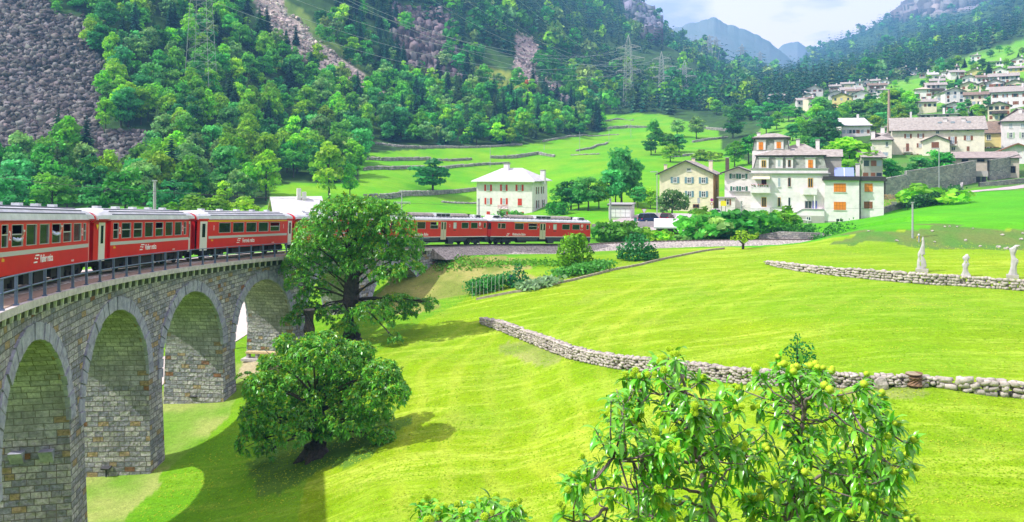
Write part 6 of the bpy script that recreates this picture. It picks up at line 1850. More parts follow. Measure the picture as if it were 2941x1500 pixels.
h = House('gabled_white_building', 'low white gable with orange brown bargeboards behind the old barn', 'house', cx(1850), cx(2450), cy(760), -27, z=214)
ze = h.loc(cx(1850), cy(660))[1]; zr = h.loc(cx(2130), cy(545))[1]-ze; h.walls(0, h.W, 10, ze, P_white, z0=-6, gable='front', ridge=zr); h.roof(0, h.W, 10, ze, 'gable_front', zr, R_brown, ov=1.0, fascia=S_brown)
h = House('old_barn', 'weathered plaster barn with corrugated roof and small dark openings behind the stone wall', 'barn', cx(1290), cx(2165), cy(945), -26, z=200)
ze = h.loc(cx(1700), cy(718))[1]; h.walls(0, h.W, 9, ze, plaster('weathered_plaster', (0.52, 0.44, 0.37)), z0=-5); rf0 = h.roof(0, h.W, 9, ze, 'shed', 1.7, R_corr, ov=0.5, th=0.1)
for k in range(60):
    pass
q = MB()
for k in range(45):
    xx = -0.4+(h.W+0.8)*k/44; q.hexa([(xx-.06,-0.5,ze+.1),(xx+.06,-0.5,ze+.1),(xx+.06,9.5,ze+1.8),(xx-.06,9.5,ze+1.8),(xx-.03,-0.5,ze+.16),(xx+.03,-0.5,ze+.16),(xx+.03,9.5,ze+1.86),(xx-.03,9.5,ze+1.86)])
q.build('roof_corrugations', R_corr, rf0)
for (a, b, r0, r1) in ((1485,1565,728,760),(1668,1755,728,760),(1868,1955,728,760),(1855,1908,812,882),(2040,2122,810,892)): h.win(cx(a), cx(b), cy(r0), cy(r1), 'plain', glass=M_void, frame=M_wood, sill=False)
x0, z1 = h.loc(cx(1330), cy(875)); x1, z0 = h.loc(cx(1665), cy(912)); q = MB(); q.hexa([(x0,-1.8,z0-.1),(x1,-1.8,z0-.1),(x1,0,z1-.1),(x0,0,z1-.1),(x0,-1.8,z0+.05),(x1,-1.8,z0+.05),(x1,0,z1+.05),(x0,0,z1+.05)]); q.build('lean_to_roof', R_brown, h.t)

# walls along the lane
def stone_wall(label, pts, hgt, th=0.45, m=None, name='stone_wall', cat='wall', z0=-1.5, sub=2.0, group=None):
    """pts: [(px, py, height)] along the foot of the wall"""
    P = [at(a, b) if len(r) < 2 else PW(a, b, r[1]) for a, b, *r in pts]
    Hh = [r[0] if r else hgt for a, b, *r in pts]
    dense, hs, u = [], [], []
    acc = 0
    for i in range(len(P)-1):
        L_ = (P[i+1]-P[i]).xy.length; n = max(1, int(L_/sub))
        for k in range(n + (i == len(P)-2)):
            t = k/n; q = P[i].lerp(P[i+1], t); dense.append(q); hs.append(Hh[i]*(1-t)+Hh[i+1]*t); u.append(acc+L_*t)
        acc += L_
    o = empty(name, tuple(dense[0])); tag(o, label, cat, group)
    mb = MB(); O = dense[0]
    nrm = []
    for i in range(len(dense)):
        d = (dense[min(i+1, len(dense)-1)]-dense[max(i-1, 0)]).xy.normalized(); nrm.append(Vector((-d.y, d.x)))
    for i in range(len(dense)-1):
        q = []
        for j in (i, i+1):
            g = H(dense[j].x, dense[j].y)-O.z; c = dense[j]-O; n_ = nrm[j]*th/2
            q.append([(c.x-n_.x, c.y-n_.y, g+z0), (c.x-n_.x, c.y-n_.y, g+hs[j]), (c.x+n_.x, c.y+n_.y, g+hs[j]), (c.x+n_.x, c.y+n_.y, g+z0)])
        a, b = q; zb = [a[0][2], a[1][2], b[0][2], b[1][2]]
        u0, u1 = u[i], u[i+1]
        mb.add([a[0], b[0], b[1], a[1]], [(0,1,2,3)], uv=[[(u0,zb[0]),(u1,zb[2]),(u1,zb[3]),(u0,zb[1])]])
        mb.add([a[1], b[1], b[2], a[2]], [(0,1,2,3)], uv=[[(u0,0),(u1,0),(u1,th),(u0,th)]])
        mb.add([b[3], a[3], a[2], b[2]], [(0,1,2,3)], uv=[[(u1,zb[2]),(u0,zb[0]),(u0,zb[1]),(u1,zb[3])]])
    mb.build('masonry', m or M_wallst, o, fix=False)
    return o
Y3 = lambda c: 280+c/4.105
X3 = lambda c: 2400+c/4.105
stone_wall('grey retaining wall with iron gate between maple tree and barn', [(X3(575), 566, 4.6, 172), (X3(825), 565, 4.8, 175), (X3(826), 565, 5.6, 175), (X3(1440), Y3(1140), 5.2, 184), (X3(1640), Y3(1118), 5.2, 188)], 5, th=0.6)
stone_wall('dark stone wall right of the iron gate', [(X3(1800), Y3(1105), 4.9, 190), (X3(1990), Y3(1085), 5.0, 193), (X3(2150), Y3(1063), 5.3, 196)], 5, th=0.6)
gt_ = House('iron_gate', 'dark two leaf gate set in the grey stone wall', 'gate', X3(1648), X3(1780), Y3(1114), -26, z=188.4)
for k in range(2):
    q = MB(); x0 = gt_.W*k/2+0.03; x1 = gt_.W*(k+1)/2-0.03; q.box(x0, x1, -0.05, 0.03, -0.3, 3.6)
    for j in range(7): q.box(x0+(x1-x0)*j/7, x0+(x1-x0)*j/7+0.05, -0.08, -0.05, 0, 3.6)
    q.build('gate_leaf', M_iron, gt_.t)
q = MB(); q.box(-0.2, gt_.W+0.3, -0.25, 0.3, 3.62, 4.9); q.build('lintel', M_wallst, gt_.t)
stone_wall('low stone wall edging the lane above the bright field', [(X3(1690), Y3(1167), 0.9, 182), (X3(1900), Y3(1160), 1.0, 183), (X3(2060), Y3(1150), 1.1, 184), (2941, 541, 1.2, 185), (3060, 530, 1.2, 188)], 1)
stone_wall('sloping stone wall climbing from villa corner to the maple', [(2470, 640, 0.9, 148), (2530, 628, 1.1, 150), (2620, 606, 1.3, 155), (2700, 588, 1.5, 160), (2760, 566, 1.6, 168), (2763, 560, 2.2, 172)], 1)
stone_wall('brown stone retaining wall beside track under the hedge', [(2180, 690, 1.4, 122), (2240, 690, 2.0, 121), (2360, 687, 1.9, 120), (2420, 684, 1.5, 118), (2462, 668, 0.8, 118)], 1.6)

# --- houses of the village
def vhouse(name, label, x0, x1, yt, yb, m, rm, kind, cols, rows, yawo=0, rh=None, dep=None, sm=None, zz=None, group='houses of the hillside village', bal=False):
    """x0..x1 the front, yt the eaves, yb the foot, in photo points"""
    g = at((x0+x1)/2, yb) if zz is None else PW((x0+x1)/2, yb, zz)
    phi = math.degrees(math.atan2(g.x, g.y))
    h = House(name, label, 'house', x0, x1, yb, -phi+yawo, z=g.y)
    W = h.W; ze = h.loc((x0+x1)/2, yt)[1]; D = dep or max(7, W*0.75); rh = rh if rh is not None else (0.20*(W if kind == 'gable_front' else D))
    h.walls(0, W, D, ze, m, z0=-5, gable={'gable_front': 'front', 'gable_side': 'side'}.get(kind), ridge=rh)
    r = h.roof(0, W, D, ze, kind, rh, rm, ov=0.7)
    q = MB(); q.box(W*0.62, W*0.62+0.7, D*0.35, D*0.35+0.7, ze, ze+rh+1.0); q.build('chimney', P_white, r)
    rows_h = ze/max(rows, 1)
    for j in range(rows):
        zc = ze-rows_h*(j+0.55) if rows_h < 4 else ze-3.0*j-1.6
        for i in range(cols):
            if h.rng.uniform(0, 1) < 0.12: continue
            xc = W*(i+0.5)/cols + h.rng.uniform(-.25, .25); w_ = h.rng.choice([0.9, 1.0, 1.2])
            x0w, x1w = xc-w_/2, xc+w_/2
            p = MB(); p.box(x0w, x1w, -0.03, -0.001, zc-0.65, zc+0.65)
            w = p.build('window', h.rng.choice([W_glass, W_glass, W_curt, S_brown]), h.t)
            if sm:
                for (a, b) in ((x0w-0.5, x0w-0.05), (x1w+0.05, x1w+0.5)):
                    s_ = MB(); s_.box(a, b, -0.06, -0.001, zc-0.68, zc+0.68); s_.build('shutter', sm, w)
    if bal:
        b = MB(); b.box(W*0.15, W*0.85, -1.3, -0.01, ze-3.1, ze-2.9); bb = b.build('balcony', M_wood, h.t)
        b = MB(); b.box(W*0.15, W*0.85, -1.34, -1.28, ze-2.9, ze-2.0); b.build('railing', M_wood, bb)
    return h
VH = [
 ('white gabled house at the lower left end of the village', 2314, 2364, 255, 276, P_white, R_slate, 'gable_front', 3, 2, 14),
 ('white house with balcony just below the lowest gabled house', 2306, 2340, 275, 297, P_white, R_brown, 'gable_front', 2, 2, -5),
 ('pale stepped house standing lowest at the left end of the village', 2290, 2322, 288, 309, P_pale, R_slate, 'gable_side', 3, 1, 10),
 ('tall narrow cream house half behind trees at the village edge', 2322, 2350, 284, 318, P_cream, R_brown, 'shed', 2, 3, 25),
 ('yellow gabled house with broad dark windows above the big trees', 2390, 2446, 277, 308, P_yellow, R_brown, 'gable_front', 3, 2, -6),
 ('pale house with dark gable and balcony behind the yellow house', 2382, 2424, 268, 284, P_pale, R_brown, 'gable_front', 2, 1, 6),
 ('long pale house with low grey roof in the village middle', 2416, 2480, 258, 271, P_pale, R_slate, 'gable_side', 5, 1, 8),
 ('white house under twin dark gables right of the yellow house', 2450, 2500, 269, 284, P_white, R_brown, 'gable_front', 3, 1, 12),
 ('white house with hipped roof beside the round green trees', 2519, 2553, 259, 280, P_white, R_slate, 'hip', 3, 2, 5),
 ('stacked grey roofed house near the turquoise crane', 2383, 2414, 248, 267, P_grey, R_slate, 'gable_side', 3, 1, 4),
 ('cream house behind the crane with flat eaves', 2416, 2452, 241, 259, P_cream, R_slate, 'gable_side', 3, 1, 0),
 ('bluish white house with many windows on the upper row', 2452, 2478, 236, 249, P_pale, R_light, 'flat', 4, 1, 0),
 ('white gabled house on the upper row left', 2479, 2499, 234, 247, P_white, R_slate, 'gable_front', 2, 1, 8),
 ('white gabled house on the upper row with shallow roof', 2501, 2527, 232, 246, P_white, R_slate, 'gable_side', 2, 1, 0),
 ('pale house at the right end of the upper row', 2529, 2553, 231, 243, P_pale, R_brown, 'gable_front', 2, 1, -8),
 ('dark roofed barn like house under the upper row', 2495, 2547, 245, 257, P_grey, R_brown, 'gable_side', 3, 1, 10),
 ('white square house alone on the grassy knoll', 2582, 2614, 196, 215, P_white, R_slate, 'hip', 2, 2, 6),
 ('white flat roofed annex right of the knoll house', 2616, 2642, 203, 216, P_white, R_light, 'flat', 3, 1, 6),
 ('grey blue workshop with wide windows beyond the knoll', 2644, 2678, 210, 223, P_grey, R_light, 'flat', 4, 1, 6),
 ('white house with grey roof right of the workshop', 2667, 2694, 214, 230, P_white, R_light, 'gable_side', 2, 1, 10),
 ('small white cottage below the workshop', 2694, 2712, 222, 230, P_white, R_slate, 'hip', 2, 1, 0),
 ('white house with grey gable roof and garage under dark trees', 2730, 2771, 207, 226, P_white, R_slate, 'gable_side', 3, 2, 16),
 ('yellow house with shallow roof near the upper meadow', 2778, 2824, 205, 221, P_yellow, R_slate, 'gable_front', 3, 1, 4),
 ('white gabled house under the yellow upper house', 2763, 2804, 222, 238, P_white, R_brown, 'gable_front', 3, 1, 6),
 ('small white house at the edge of the dark wood', 2733, 2754, 193, 202, P_white, R_brown, 'hip', 2, 1, 0),
 ('white house highest on the upper meadow', 2788, 2816, 160, 174, P_white, R_slate, 'hip', 2, 1, 0),
 ('long white modern house with flat roof on the meadow', 2842, 2890, 177, 188, P_white, R_light, 'flat', 5, 1, 0),
 ('white house with dark gable at right edge of the meadow', 2905, 2950, 171, 184, P_white, R_slate, 'gable_front', 4, 1, 0),
 ('yellow bungalow at the right edge among hedges', 2898, 2950, 195, 207, P_yellow, R_slate, 'gable_side', 4, 1, 0),
 ('long pale block with grey roofs behind the white gables', 2840, 2925, 219, 240, P_pale, R_slate, 'gable_side', 7, 2, 0),
 ('white wide gabled house with little windows in three rows', 2830, 2884, 237, 254, P_white, R_brown, 'gable_front', 4, 1, -4),
 ('cream gabled house with dark bargeboards behind fruit trees', 2758, 2808, 243, 261, P_cream, R_brown, 'gable_front', 3, 1, 0),
 ('four storey house with stacked wooden balconies above the big white block', 2660, 2718, 244, 274, P_white, R_slate, 'gable_side', 4, 3, 8),
 ('white block with beige roof and rows of square windows', 2629, 2675, 257, 288, P_white, mat('beige_roof', (0.50, 0.42, 0.34), 0.9, var=0.2), 'hip', 3, 3, 4),
 ('white gabled house with slate roof in the middle of the slope', 2714, 2772, 262, 294, P_white, R_slate, 'gable_front', 3, 3, 16),
 ('long cream house with brown roof under the white gabled house', 2770, 2838, 272, 304, P_cream, R_brown, 'gable_side', 4, 2, 0),
 ('large plain white hall with grey roof at the right edge', 2846, 2990, 262, 308, P_white, R_slate, 'gable_side', 5, 2, 0),
 ('cream hall with tall slit windows above the terraced flats', 2636, 2690, 292, 324, P_cream, R_slate, 'gable_side', 4, 1, 6),
 ('cream chalet with wooden balconies beneath the plain white hall', 2838, 2902, 303, 344, P_cream, R_slate, 'gable_front', 4, 3, 2),
 ('white two storey house with dark gable behind the cream hall', 2690, 2735, 268, 290, P_white, R_brown, 'gable_front', 3, 2, 10),
 ('cream house with wide eaves directly above the yellow gabled house', 2430, 2470, 262, 278, P_cream, R_brown, 'gable_side', 3, 1, 0),
 ('pale pink house between the twin gables and the hipped white house', 2498, 2522, 258, 274, P_pale, R_slate, 'gable_front', 2, 2, 5),
 ('white house with low roof above the four storey balcony house', 2672, 2712, 232, 246, P_white, R_slate, 'gable_side', 3, 1, 0),
 ('small cream gabled house beside the wide gabled white house', 2812, 2840, 240, 256, P_cream, R_slate, 'gable_front', 2, 1, 0),
 ('white house with brown roof just left of the long pale block', 2806, 2842, 222, 238, P_white, R_brown, 'gable_side', 3, 1, 8),
 ('cream house at the right edge below the long pale block', 2888, 2945, 238, 256, P_cream, R_slate, 'gable_front', 4, 1, 0),
 ('white chalet below the bungalow at the right edge', 2850, 2892, 200, 214, P_white, R_brown, 'gable_front', 3, 1, 0),
 ('narrow white house between grey workshop and grey gable house', 2702, 2728, 208, 224, P_white, R_slate, 'gable_front', 2, 2, 0),
 ('pale house half hidden by fruit trees under the cream house row', 2720, 2760, 300, 322, P_pale, R_brown, 'gable_front', 3, 1, 5),
 ('white garage block under the white gabled slate roofed house', 2780, 2832, 308, 322, P_white, R_light, 'flat', 4, 1, 0),
 ('white lone house among woods left of the village', 2209, 2254, 275, 293, P_white, R_slate, 'gable_side', 4, 1, 10),
]
for k, v in enumerate(VH):
    vhouse('village_house', *v[:10], yawo=v[10], sm=(S_brown if k % 3 == 0 and v[2]-v[1] > 30 else None), bal=('balcon' in v[0]))
for o in [o for o in COL.objects if o.name.startswith('village_house')]: o['group'] = 'houses of the hillside village'
# crossing the valley floor: modern white building, terrace flats, flat roofs
h = vhouse('white_modern_building', 'windowless white modern building with slanting roof below the big green trees', 2419, 2500, 362, 392, P_white, R_light, 'shed', 8, 1, yawo=12, rh=3.5, dep=12)
h = vhouse('terraced_flats', 'white terraced flats with dark loggias below the cream hall', 2640, 2750, 330, 352, P_pale, R_light, 'flat', 6, 2, yawo=0, dep=9)
h = vhouse('flat_roofed_workshop', 'flat roofed workshop with dark roof edge behind the long cream house', 2562, 2645, 346, 366, P_pale, T_dark, 'flat', 6, 1, yawo=0, dep=12)
h = vhouse('long_low_shed', 'long low shed with red doors behind the long cream house', 2545, 2640, 366, 384, P_grey, R_slate, 'shed', 7, 1, yawo=0, dep=7, rh=0.8)
h = vhouse('grey_roofed_house', 'grey roofed house partly hidden between villa and spreading tree', 2480, 2535, 450, 520, P_grey, R_slate, 'gable_side', 3, 2, yawo=20, zz=185)
h = vhouse('roadside_barn', 'white roofed farmhouse partly hidden behind the first class carriage and chestnut', 795, 925, 611, 660, P_yellow, R_light, 'gable_side', 5, 1, yawo=8, zz=142, rh=2.6, dep=9)
q = MB(); q.box(4.0, 4.7, 3.4, 4.2, 3, 7.2); q.build('chimney', P_white, h.t)
# factory chimney / tall mast in the village
ch = House('brick_chimney', 'tall slim brick chimney rising behind the white modern building', 'chimney', 2553, 2560, 366, -24, z=262)
q = MB(); q.lathe([(0.55, -2), (0.5, 2), (0.36, 9), (0.32, 12.0)], 12); q.build('stack', mat('weathered_brick', (0.42, 0.30, 0.24), 0.9, var=0.3), ch.t)
q = MB(); q.lathe([(0.40, 12.01), (0.40, 12.4), (0.3, 12.4)], 12); q.build('cap', T_grey, ch.t)
# ------------------------------------------------------------------ trees one can name, placed where the photo shows them
def plant_px(proto, px, pb, pt, label, cat='tree', group=None, z=None, wf=1.0, hh=None):
    g = at(px, pb) if z is None else PW(px, pb, z)
    gz = g.z if z is None else H(g.x, g.y)
    top = CZ-(pt-PY0)/F*g.y
    base_h = hh or {'broadleaf_tree': 9.4, 'conifer_tree': 12.0, 'shrub': 2.1}[proto.name.split('.')[0]]
    s = max(0.15, (top-gz)/base_h)
    wf *= 1.25
    o = plant(proto, g.x, g.y, s, label, cat, group, z=gz, sz=1.0)
    o.scale = (s*wf, s*wf, s)
    return o
TP = [
 (PB[2], 1243, 556, 442, 'broad dark tree alone on the terraced meadow left of the white house', 1.3),
 (PB[2], 1640, 604, 505, 'dark round tree close beside the white house with red shutters', 1.0),
 (PB[6], 1690, 606, 500, 'dark leafy tree between white house and garage', 1.0),
 (PB[0], 1612, 600, 515, 'mid green tree just right of the white house hedge', 1.0),
 (PB[2], 1662, 604, 512, 'dark dense tree between the two darkest trees by the white house', 1.1),
 (PB[6], 1752, 592, 478, 'blue green tree filling the gap left of the poplar like tree', 0.9),
 (PB[6], 1832, 598, 530, 'rounded tree behind the street lamp left of the cream house', 0.9),
 (PB[3], 1768, 588, 440, 'slim side stem of the tall poplar like tree, left of it', 0.6),
 (PB[1], 1868, 600, 540, 'bright low tree at the left wall of the cream house', 0.9),
 (PB[3], 1785, 585, 408, 'tall bluish green poplar like tree behind the garage', 0.72),
 (PB[3], 1822, 585, 445, 'slimmer poplar like tree leaning out right of the tallest one', 0.6),
 (PB[5], 1720, 600, 520, 'bright bushy tree just left of the garage', 1.0),
 (PB[1], 1925, 466, 414, 'bright umbrella shaped tree on the meadow above the cream house', 1.5),
 (PS[0], 2027, 462, 428, 'bright round bush on the meadow right of the umbrella shaped tree', 1.5),
 (PB[0], 1882, 440, 335, 'tall tree at the left end of the meadow copse', 0.6),
 (PB[2], 1870, 446, 385, 'low dark tree in front of the meadow copse', 1.0),
 (PB[0], 1915, 440, 375, 'dense green tree in the middle of the meadow copse', 1.1),
 (PB[3], 1950, 438, 380, 'dense tree at the right end of the meadow copse', 1.1),
 (PB[4], 1945, 395, 335, 'olive rounded tree on the upper terrace edge', 1.0),
 (PB[4], 2000, 400, 325, 'dull olive bushy tree on the upper terrace edge, right one', 0.9),
 (PB[1], 2110, 480, 405, 'feathery yellow green tree left of the villa tower', 1.0),
 (PB[1], 945, 575, 408, 'tall bright tree standing before the meadow behind the chestnut', 0.8),
 (PB[5], 1005, 570, 470, 'smaller bright tree right of the tall one behind the chestnut', 0.7),
 (PB[5], 560, 665, 553, 'light yellow green tree rising behind the first class carriage, left', 1.3),
 (PB[1], 625, 665, 562, 'light yellow green tree rising behind the first class carriage, middle', 1.3),
 (PB[5], 700, 665, 563, 'light yellow green tree beside the hidden farmhouse roof', 1.3),
 (PB[1], 490, 660, 580, 'low bright tree behind the second carriage roof', 1.2),
 (PB[0], 85, 505, 398, 'round green tree standing in the boulder scree', 1.15),
 (PB[6], 40, 640, 495, 'large pale green tree behind the nearest carriage at the left edge', 1.1),
 (PB[0], 150, 640, 485, 'large green tree behind the nearest carriage roof vents', 1.0),
 (PB[3], 270, 640, 520, 'grey green tree behind the second carriage', 1.0),
 (PB[0], 360, 640, 470, 'tall soft green tree left of the mast behind the carriages', 0.9),
 (PB[2], 500, 645, 500, 'dark bushy tree right of the mast behind the carriages', 1.2),
 (PB[1], 355, 320, 262, 'bright yellow green tree at the edge of the boulder scree', 1.2),
 (PB[2], 300, 165, 60, 'big dark round tree at the top edge of the boulder scree', 1.05),
 (PC[0], 1195, 400, 255, 'tall dark spruce at the foot of the wood above the meadow', 0.75),
 (PC[0], 850, 130, 70, 'dark spruce on the pale rubble gully', 0.8),
 (PC[1], 822, 140, 75, 'second dark spruce left of the pale rubble gully', 0.8),
 (PB[1], 2440, 545, 394, 'spreading bright green tree behind the villa solar panel', 1.45),
 (PB[0], 2560, 538, 448, 'green tree right of the villa roof above the grey wall', 1.0),
 (PB[6], 2640, 520, 445, 'green tree before the long cream house', 1.2),
 (PB[0], 2700, 515, 425, 'green tree beside the old barn and lamp post', 1.1),
 (PB[2], 2105, 398, 330, 'dark tree between the meadow and the villa tower', 1.2),
 (PB[0], 2150, 470, 380, 'green tree just left of the villa tower', 0.9),
]
for pr, px, pb, pt, lab, wf in TP: plant_px(pr, px, pb, pt, lab, 'tree' if pr in PB else ('bush' if pr in PS else 'conifer'), wf=wf)
# wooded strip between the meadow and the village
rs = np.random.RandomState(31)
grp = 'trees filling the slope between villa and village'
strip = [(2060,330,285),(2090,350,300),(2120,360,290),(2150,345,285),(2180,350,300),(2210,335,290),(2240,330,285),(2205,385,330),(2235,372,320),(2265,350,300),(2290,345,300),
 (2300,400,335),(2275,405,350),(2330,420,340),(2360,430,330),(2380,400,310),(2345,375,300),(2365,345,272),(2390,350,290),(2410,370,310),(2400,420,370),(2320,440,385),(2250,430,390),(2350,445,390),
 (2425,350,295),(2450,345,285),(2475,340,276),(2500,345,285),(2525,350,290),(2440,375,320),(2470,372,318),(2530,375,318),(2515,385,330),
 (2560,330,255),(2585,325,250),(2610,330,262),(2555,355,300),(2585,360,300),(2615,345,290),(2545,300,262),(2625,300,265)]
for k, (px, pb, pt) in enumerate(strip):
    pr = PB[[1,0,2,5,3,0,2,6][k % 8]]
    if 2545 <= px <= 2625: pr = PB[(k % 2)*5+0] if k % 2 == 0 else PB[1]
    plant_px(pr, px+rs.uniform(-5,5), pb, pt, ('bright' if pr in (PB[1], PB[5]) else 'dark green' if pr is PB[2] else 'mid green') + ' tree in the wooded strip below the village houses', 'tree', ('bright' if pr in (PB[1], PB[5]) else 'dark green' if pr is PB[2] else 'mid green')+' '+grp, wf=1.15)
vt = [(2375,285,262),(2505,300,262),(2490,296,270),(2560,262,243),(2650,252,228),(2668,240,215),(2700,262,232),(2728,260,228),(2745,250,226),(2722,290,262),(2605,240,222),(2570,250,230),(2640,222,206),(2660,205,185),(2690,215,190),
 (2710,210,178),(2730,208,165),(2750,200,160),(2770,195,165),(2790,190,168),(2800,215,180),(2815,230,205),(2822,205,165),(2840,210,172),(2850,200,176),(2870,225,205),(2890,195,168),(2905,200,178),(2925,175,150),(2895,160,132),(2870,150,128),(2845,165,140),(2935,160,136),
 (2750,240,212),(2755,255,226),(2790,262,240),(2826,262,245),(2860,262,244),(2905,262,243),(2925,260,240),(2780,312,282),(2800,335,300),(2815,330,296),(2790,345,308),(2822,345,310),(2840,312,276),(2760,330,292),(2935,330,308),(2880,345,318),(2745,318,290),(2765,350,318),(2730,335,310),(2710,320,300),(2630,215,195),(2610,205,190),(2560,225,208),(2530,232,214),(2440,243,226),(2400,245,228),(2365,258,236),(2340,262,240),(2310,262,236)]
for k, (px, pb, pt) in enumerate(vt):
    c = k % 5 == 3
    pr = PC[k % 2] if c else PB[[0,2,5,6,3,1][k % 6]]
    plant_px(pr, px, pb, pt, ('dark conifer' if c else 'leafy tree') + ' growing between the hillside village houses', 'conifer' if c else 'tree', ('conifers' if c else 'leafy trees')+' between the village houses', wf=1.1)
# bushes along the line, hedge, garden shrubs
for px, pb, pt, pr, lab, wf in (
 (1735,692,632,PS[1],'green bush behind the track beside the grey mast',1.0),(1790,694,628,PS[1],'second green bush behind the track right of the mast',1.1),(1872,698,650,PS[0],'yellowish bush left of the dark shed',1.3),
 (1905,700,655,PS[0],'low leafy bush in front of the dark shed',1.2),(2000,690,610,PS[1],'large green bush right of the dark shed',1.1),(2050,690,600,PS[2],'dark glossy shrub behind the track in the middle of the row',1.1),
 (2100,690,596,PS[1],'dark tall shrub left of the slim track mast',1.1),(2150,685,594,PS[1],'broad dark shrub right of the slim track mast',1.2),(2025,660,590,PS[0],'bright shrub before the parked white car',0.9),
 (2240,662,588,PS[0],'bright shrub before the villa stair',1.0),(2000,622,596,PS[0],'small bright bush at the street corner',1.0),(2670,590,524,PS[0],'bright yellow green maple before the grey retaining wall',1.7),
 (2180,640,600,PS[1],'green bush at the villa garden corner',1.0),(1960,700,668,PS[2],'low grey green bush beside the shed door',1.0)):
    plant_px(pr, px, pb, pt, lab, 'bush', wf=wf)

def leaf_patch(name, label, cat, pts_px, hgt, n, leaf, base, kind=None, spread=0.8, group=None):
    rs_ = np.random.RandomState(len(pts_px)*7+n)
    P = [at(a, b) for a, b in pts_px]
    seg = rs_.randint(0, len(P)-1, n) if len(P) > 1 else np.zeros(n, int); t = rs_.uniform(0, 1, n)
    A = np.array([[p.x, p.y] for p in P]); B = A[np.minimum(seg+1, len(P)-1)]; A = A[seg]
    XY = A*(1-t[:, None])+B*t[:, None] + rs_.normal(size=(n, 2))*spread*0.45
    z = Hn(XY[:, 0], XY[:, 1]); u = rs_.uniform(0.02, 1, n)**0.7
    lump = 0.6+0.5*fbm(XY[:, 0]*0.9, XY[:, 1]*0.9, 3, n)
    c = np.stack([XY[:, 0], XY[:, 1], z+hgt*u*lump], 1)
    V = cards(c, unit(rs_.normal(size=(n, 3))+np.array([0, 0, 0.8])), leaf*rs_.uniform(.6, 1.3, n), leaf*rs_.uniform(.7, 1.5, n), rs_)
    Cc = np.repeat(np.array(base)[None]*rs_.uniform(0.6, 1.45, (n, 1)), 4, 0)
    O = P[0]
    o = np_mesh(name, V-np.array([O.x, O.y, O.z]), quads(V), M_leaf_p, col=Cc); o.location = O
    tag(o, label, cat, group, kind)
    return o
leaf_patch('hedge', 'long low green hedge between track and villa garden', 'hedge', [(2215,684),(2260,682),(2330,680),(2390,676),(2440,660)], 1.8, 3200, 0.32, (0.06,0.26,0.03), spread=1.6)
leaf_patch('hedge', 'clipped dark hedge beside the white house with red shutters', 'hedge', [(1578,618),(1622,618)], 3.0, 1400, 0.4, (0.05,0.30,0.03), spread=1.2)
leaf_patch('hedge', 'dark hedge running up under the maple to the grey wall', 'hedge', [(2625,600),(2680,590),(2750,566)], 2.6, 2600, 0.4, (0.045,0.17,0.04), spread=1.6)
leaf_patch('vegetable_row', 'staked tomato row at the left end of the garden edging', 'vegetables', [(1352,848),(1385,843),(1420,836),(1450,828)], 1.7, 1500, 0.22, (0.06,0.30,0.05), spread=1.0)
leaf_patch('vegetable_row', 'leafy bean and potato row along the garden edging', 'vegetables', [(1605,798),(1650,790),(1700,780),(1730,772)], 1.0, 1500, 0.26, (0.10,0.36,0.05), spread=1.5)
leaf_patch('cabbage_bed', 'pale leafed cabbages beside the blue green garden shrub', 'vegetables', [(1512,832),(1545,824),(1570,815)], 0.7, 500, 0.42, (0.26,0.42,0.20), spread=1.4)
leaf_patch('tall_grass', 'unmown grass tufts along the embankment crest', 'grass', [(1260,764),(1330,762),(1420,760),(1500,758),(1580,760),(1650,760),(1750,760)], 0.35, 2000, 0.22, (0.12,0.36,0.02), kind='stuff', spread=2.2)

# ------------------------------------------------------------------ chestnuts
def rosettes(tips, dirs, rs_, nl, ll, lw, base, tuft=None, droop=0.5, jitter=0.0):
    """a whorl of long leaves at each tip; returns leaf verts, colours"""
    n = len(tips); V, Cc = [], []
    a0 = rs_.uniform(0, 6.28, n)
    q1 = unit(np.cross(dirs, rdirs(n, rs_))); q2 = np.cross(dirs, q1)
    tone = rs_.uniform(0.65, 1.4, (n, 1)); warm = rs_.uniform(0, 1, (n, 1))
    for k in range(nl):
        a = a0+6.283*k/nl+rs_.uniform(-.3, .3, n); el = rs_.uniform(-0.1, 0.8, n)
        d = unit((q1*np.cos(a)[:, None]+q2*np.sin(a)[:, None])*np.cos(el)[:, None] + dirs*np.sin(el)[:, None] + np.array([0, 0, -droop]))
        L_ = ll*rs_.uniform(0.65, 1.25, n)[:, None]; w_ = lw*rs_.uniform(0.7, 1.2, n)[:, None]
        side = unit(np.cross(d, np.array([0, 0, 1.0])+rs_.normal(size=(n, 3))*0.5))
        p0 = tips; mid = tips+d*L_*0.45; end = tips+d*L_+np.array([0, 0, -1.0])*L_*0.18
        V.append(np.stack([p0, mid-side*w_/2, end, mid+side*w_/2], 1))
        c = np.array(base)[None]*tone*rs_.uniform(0.75, 1.3, (n, 1))*np.concatenate([1+warm*0.7, 1+warm*0.25, 1-warm*0.2], 1)
        Cc.append(np.repeat(c[:, None], 4, 1))
    V = np.concatenate(V).reshape(-1, 3); Cc = np.concatenate(Cc).reshape(-1, 3)
    return V, Cc
def tufts(tips, rs_, r, base, m=3):
    """bristly yellow green husk clusters: little crossed stars"""
    V, Cc = [], []
    for k in range(m):
        n = len(tips)
        c = tips + rs_.normal(size=(n, 3))*r*0.8
        for j in range(3):
            nrm = rdirs(n, rs_); V.append(cards(c, nrm, np.full(n, r*1.7), np.full(n, r*1.9), rs_).reshape(n, 4, 3))
            Cc.append(np.repeat((np.array(base)[None]*rs_.uniform(0.7, 1.25, (n, 1)))[:, None], 4, 1))
    return np.concatenate(V).reshape(-1, 3), np.concatenate(Cc).reshape(-1, 3)
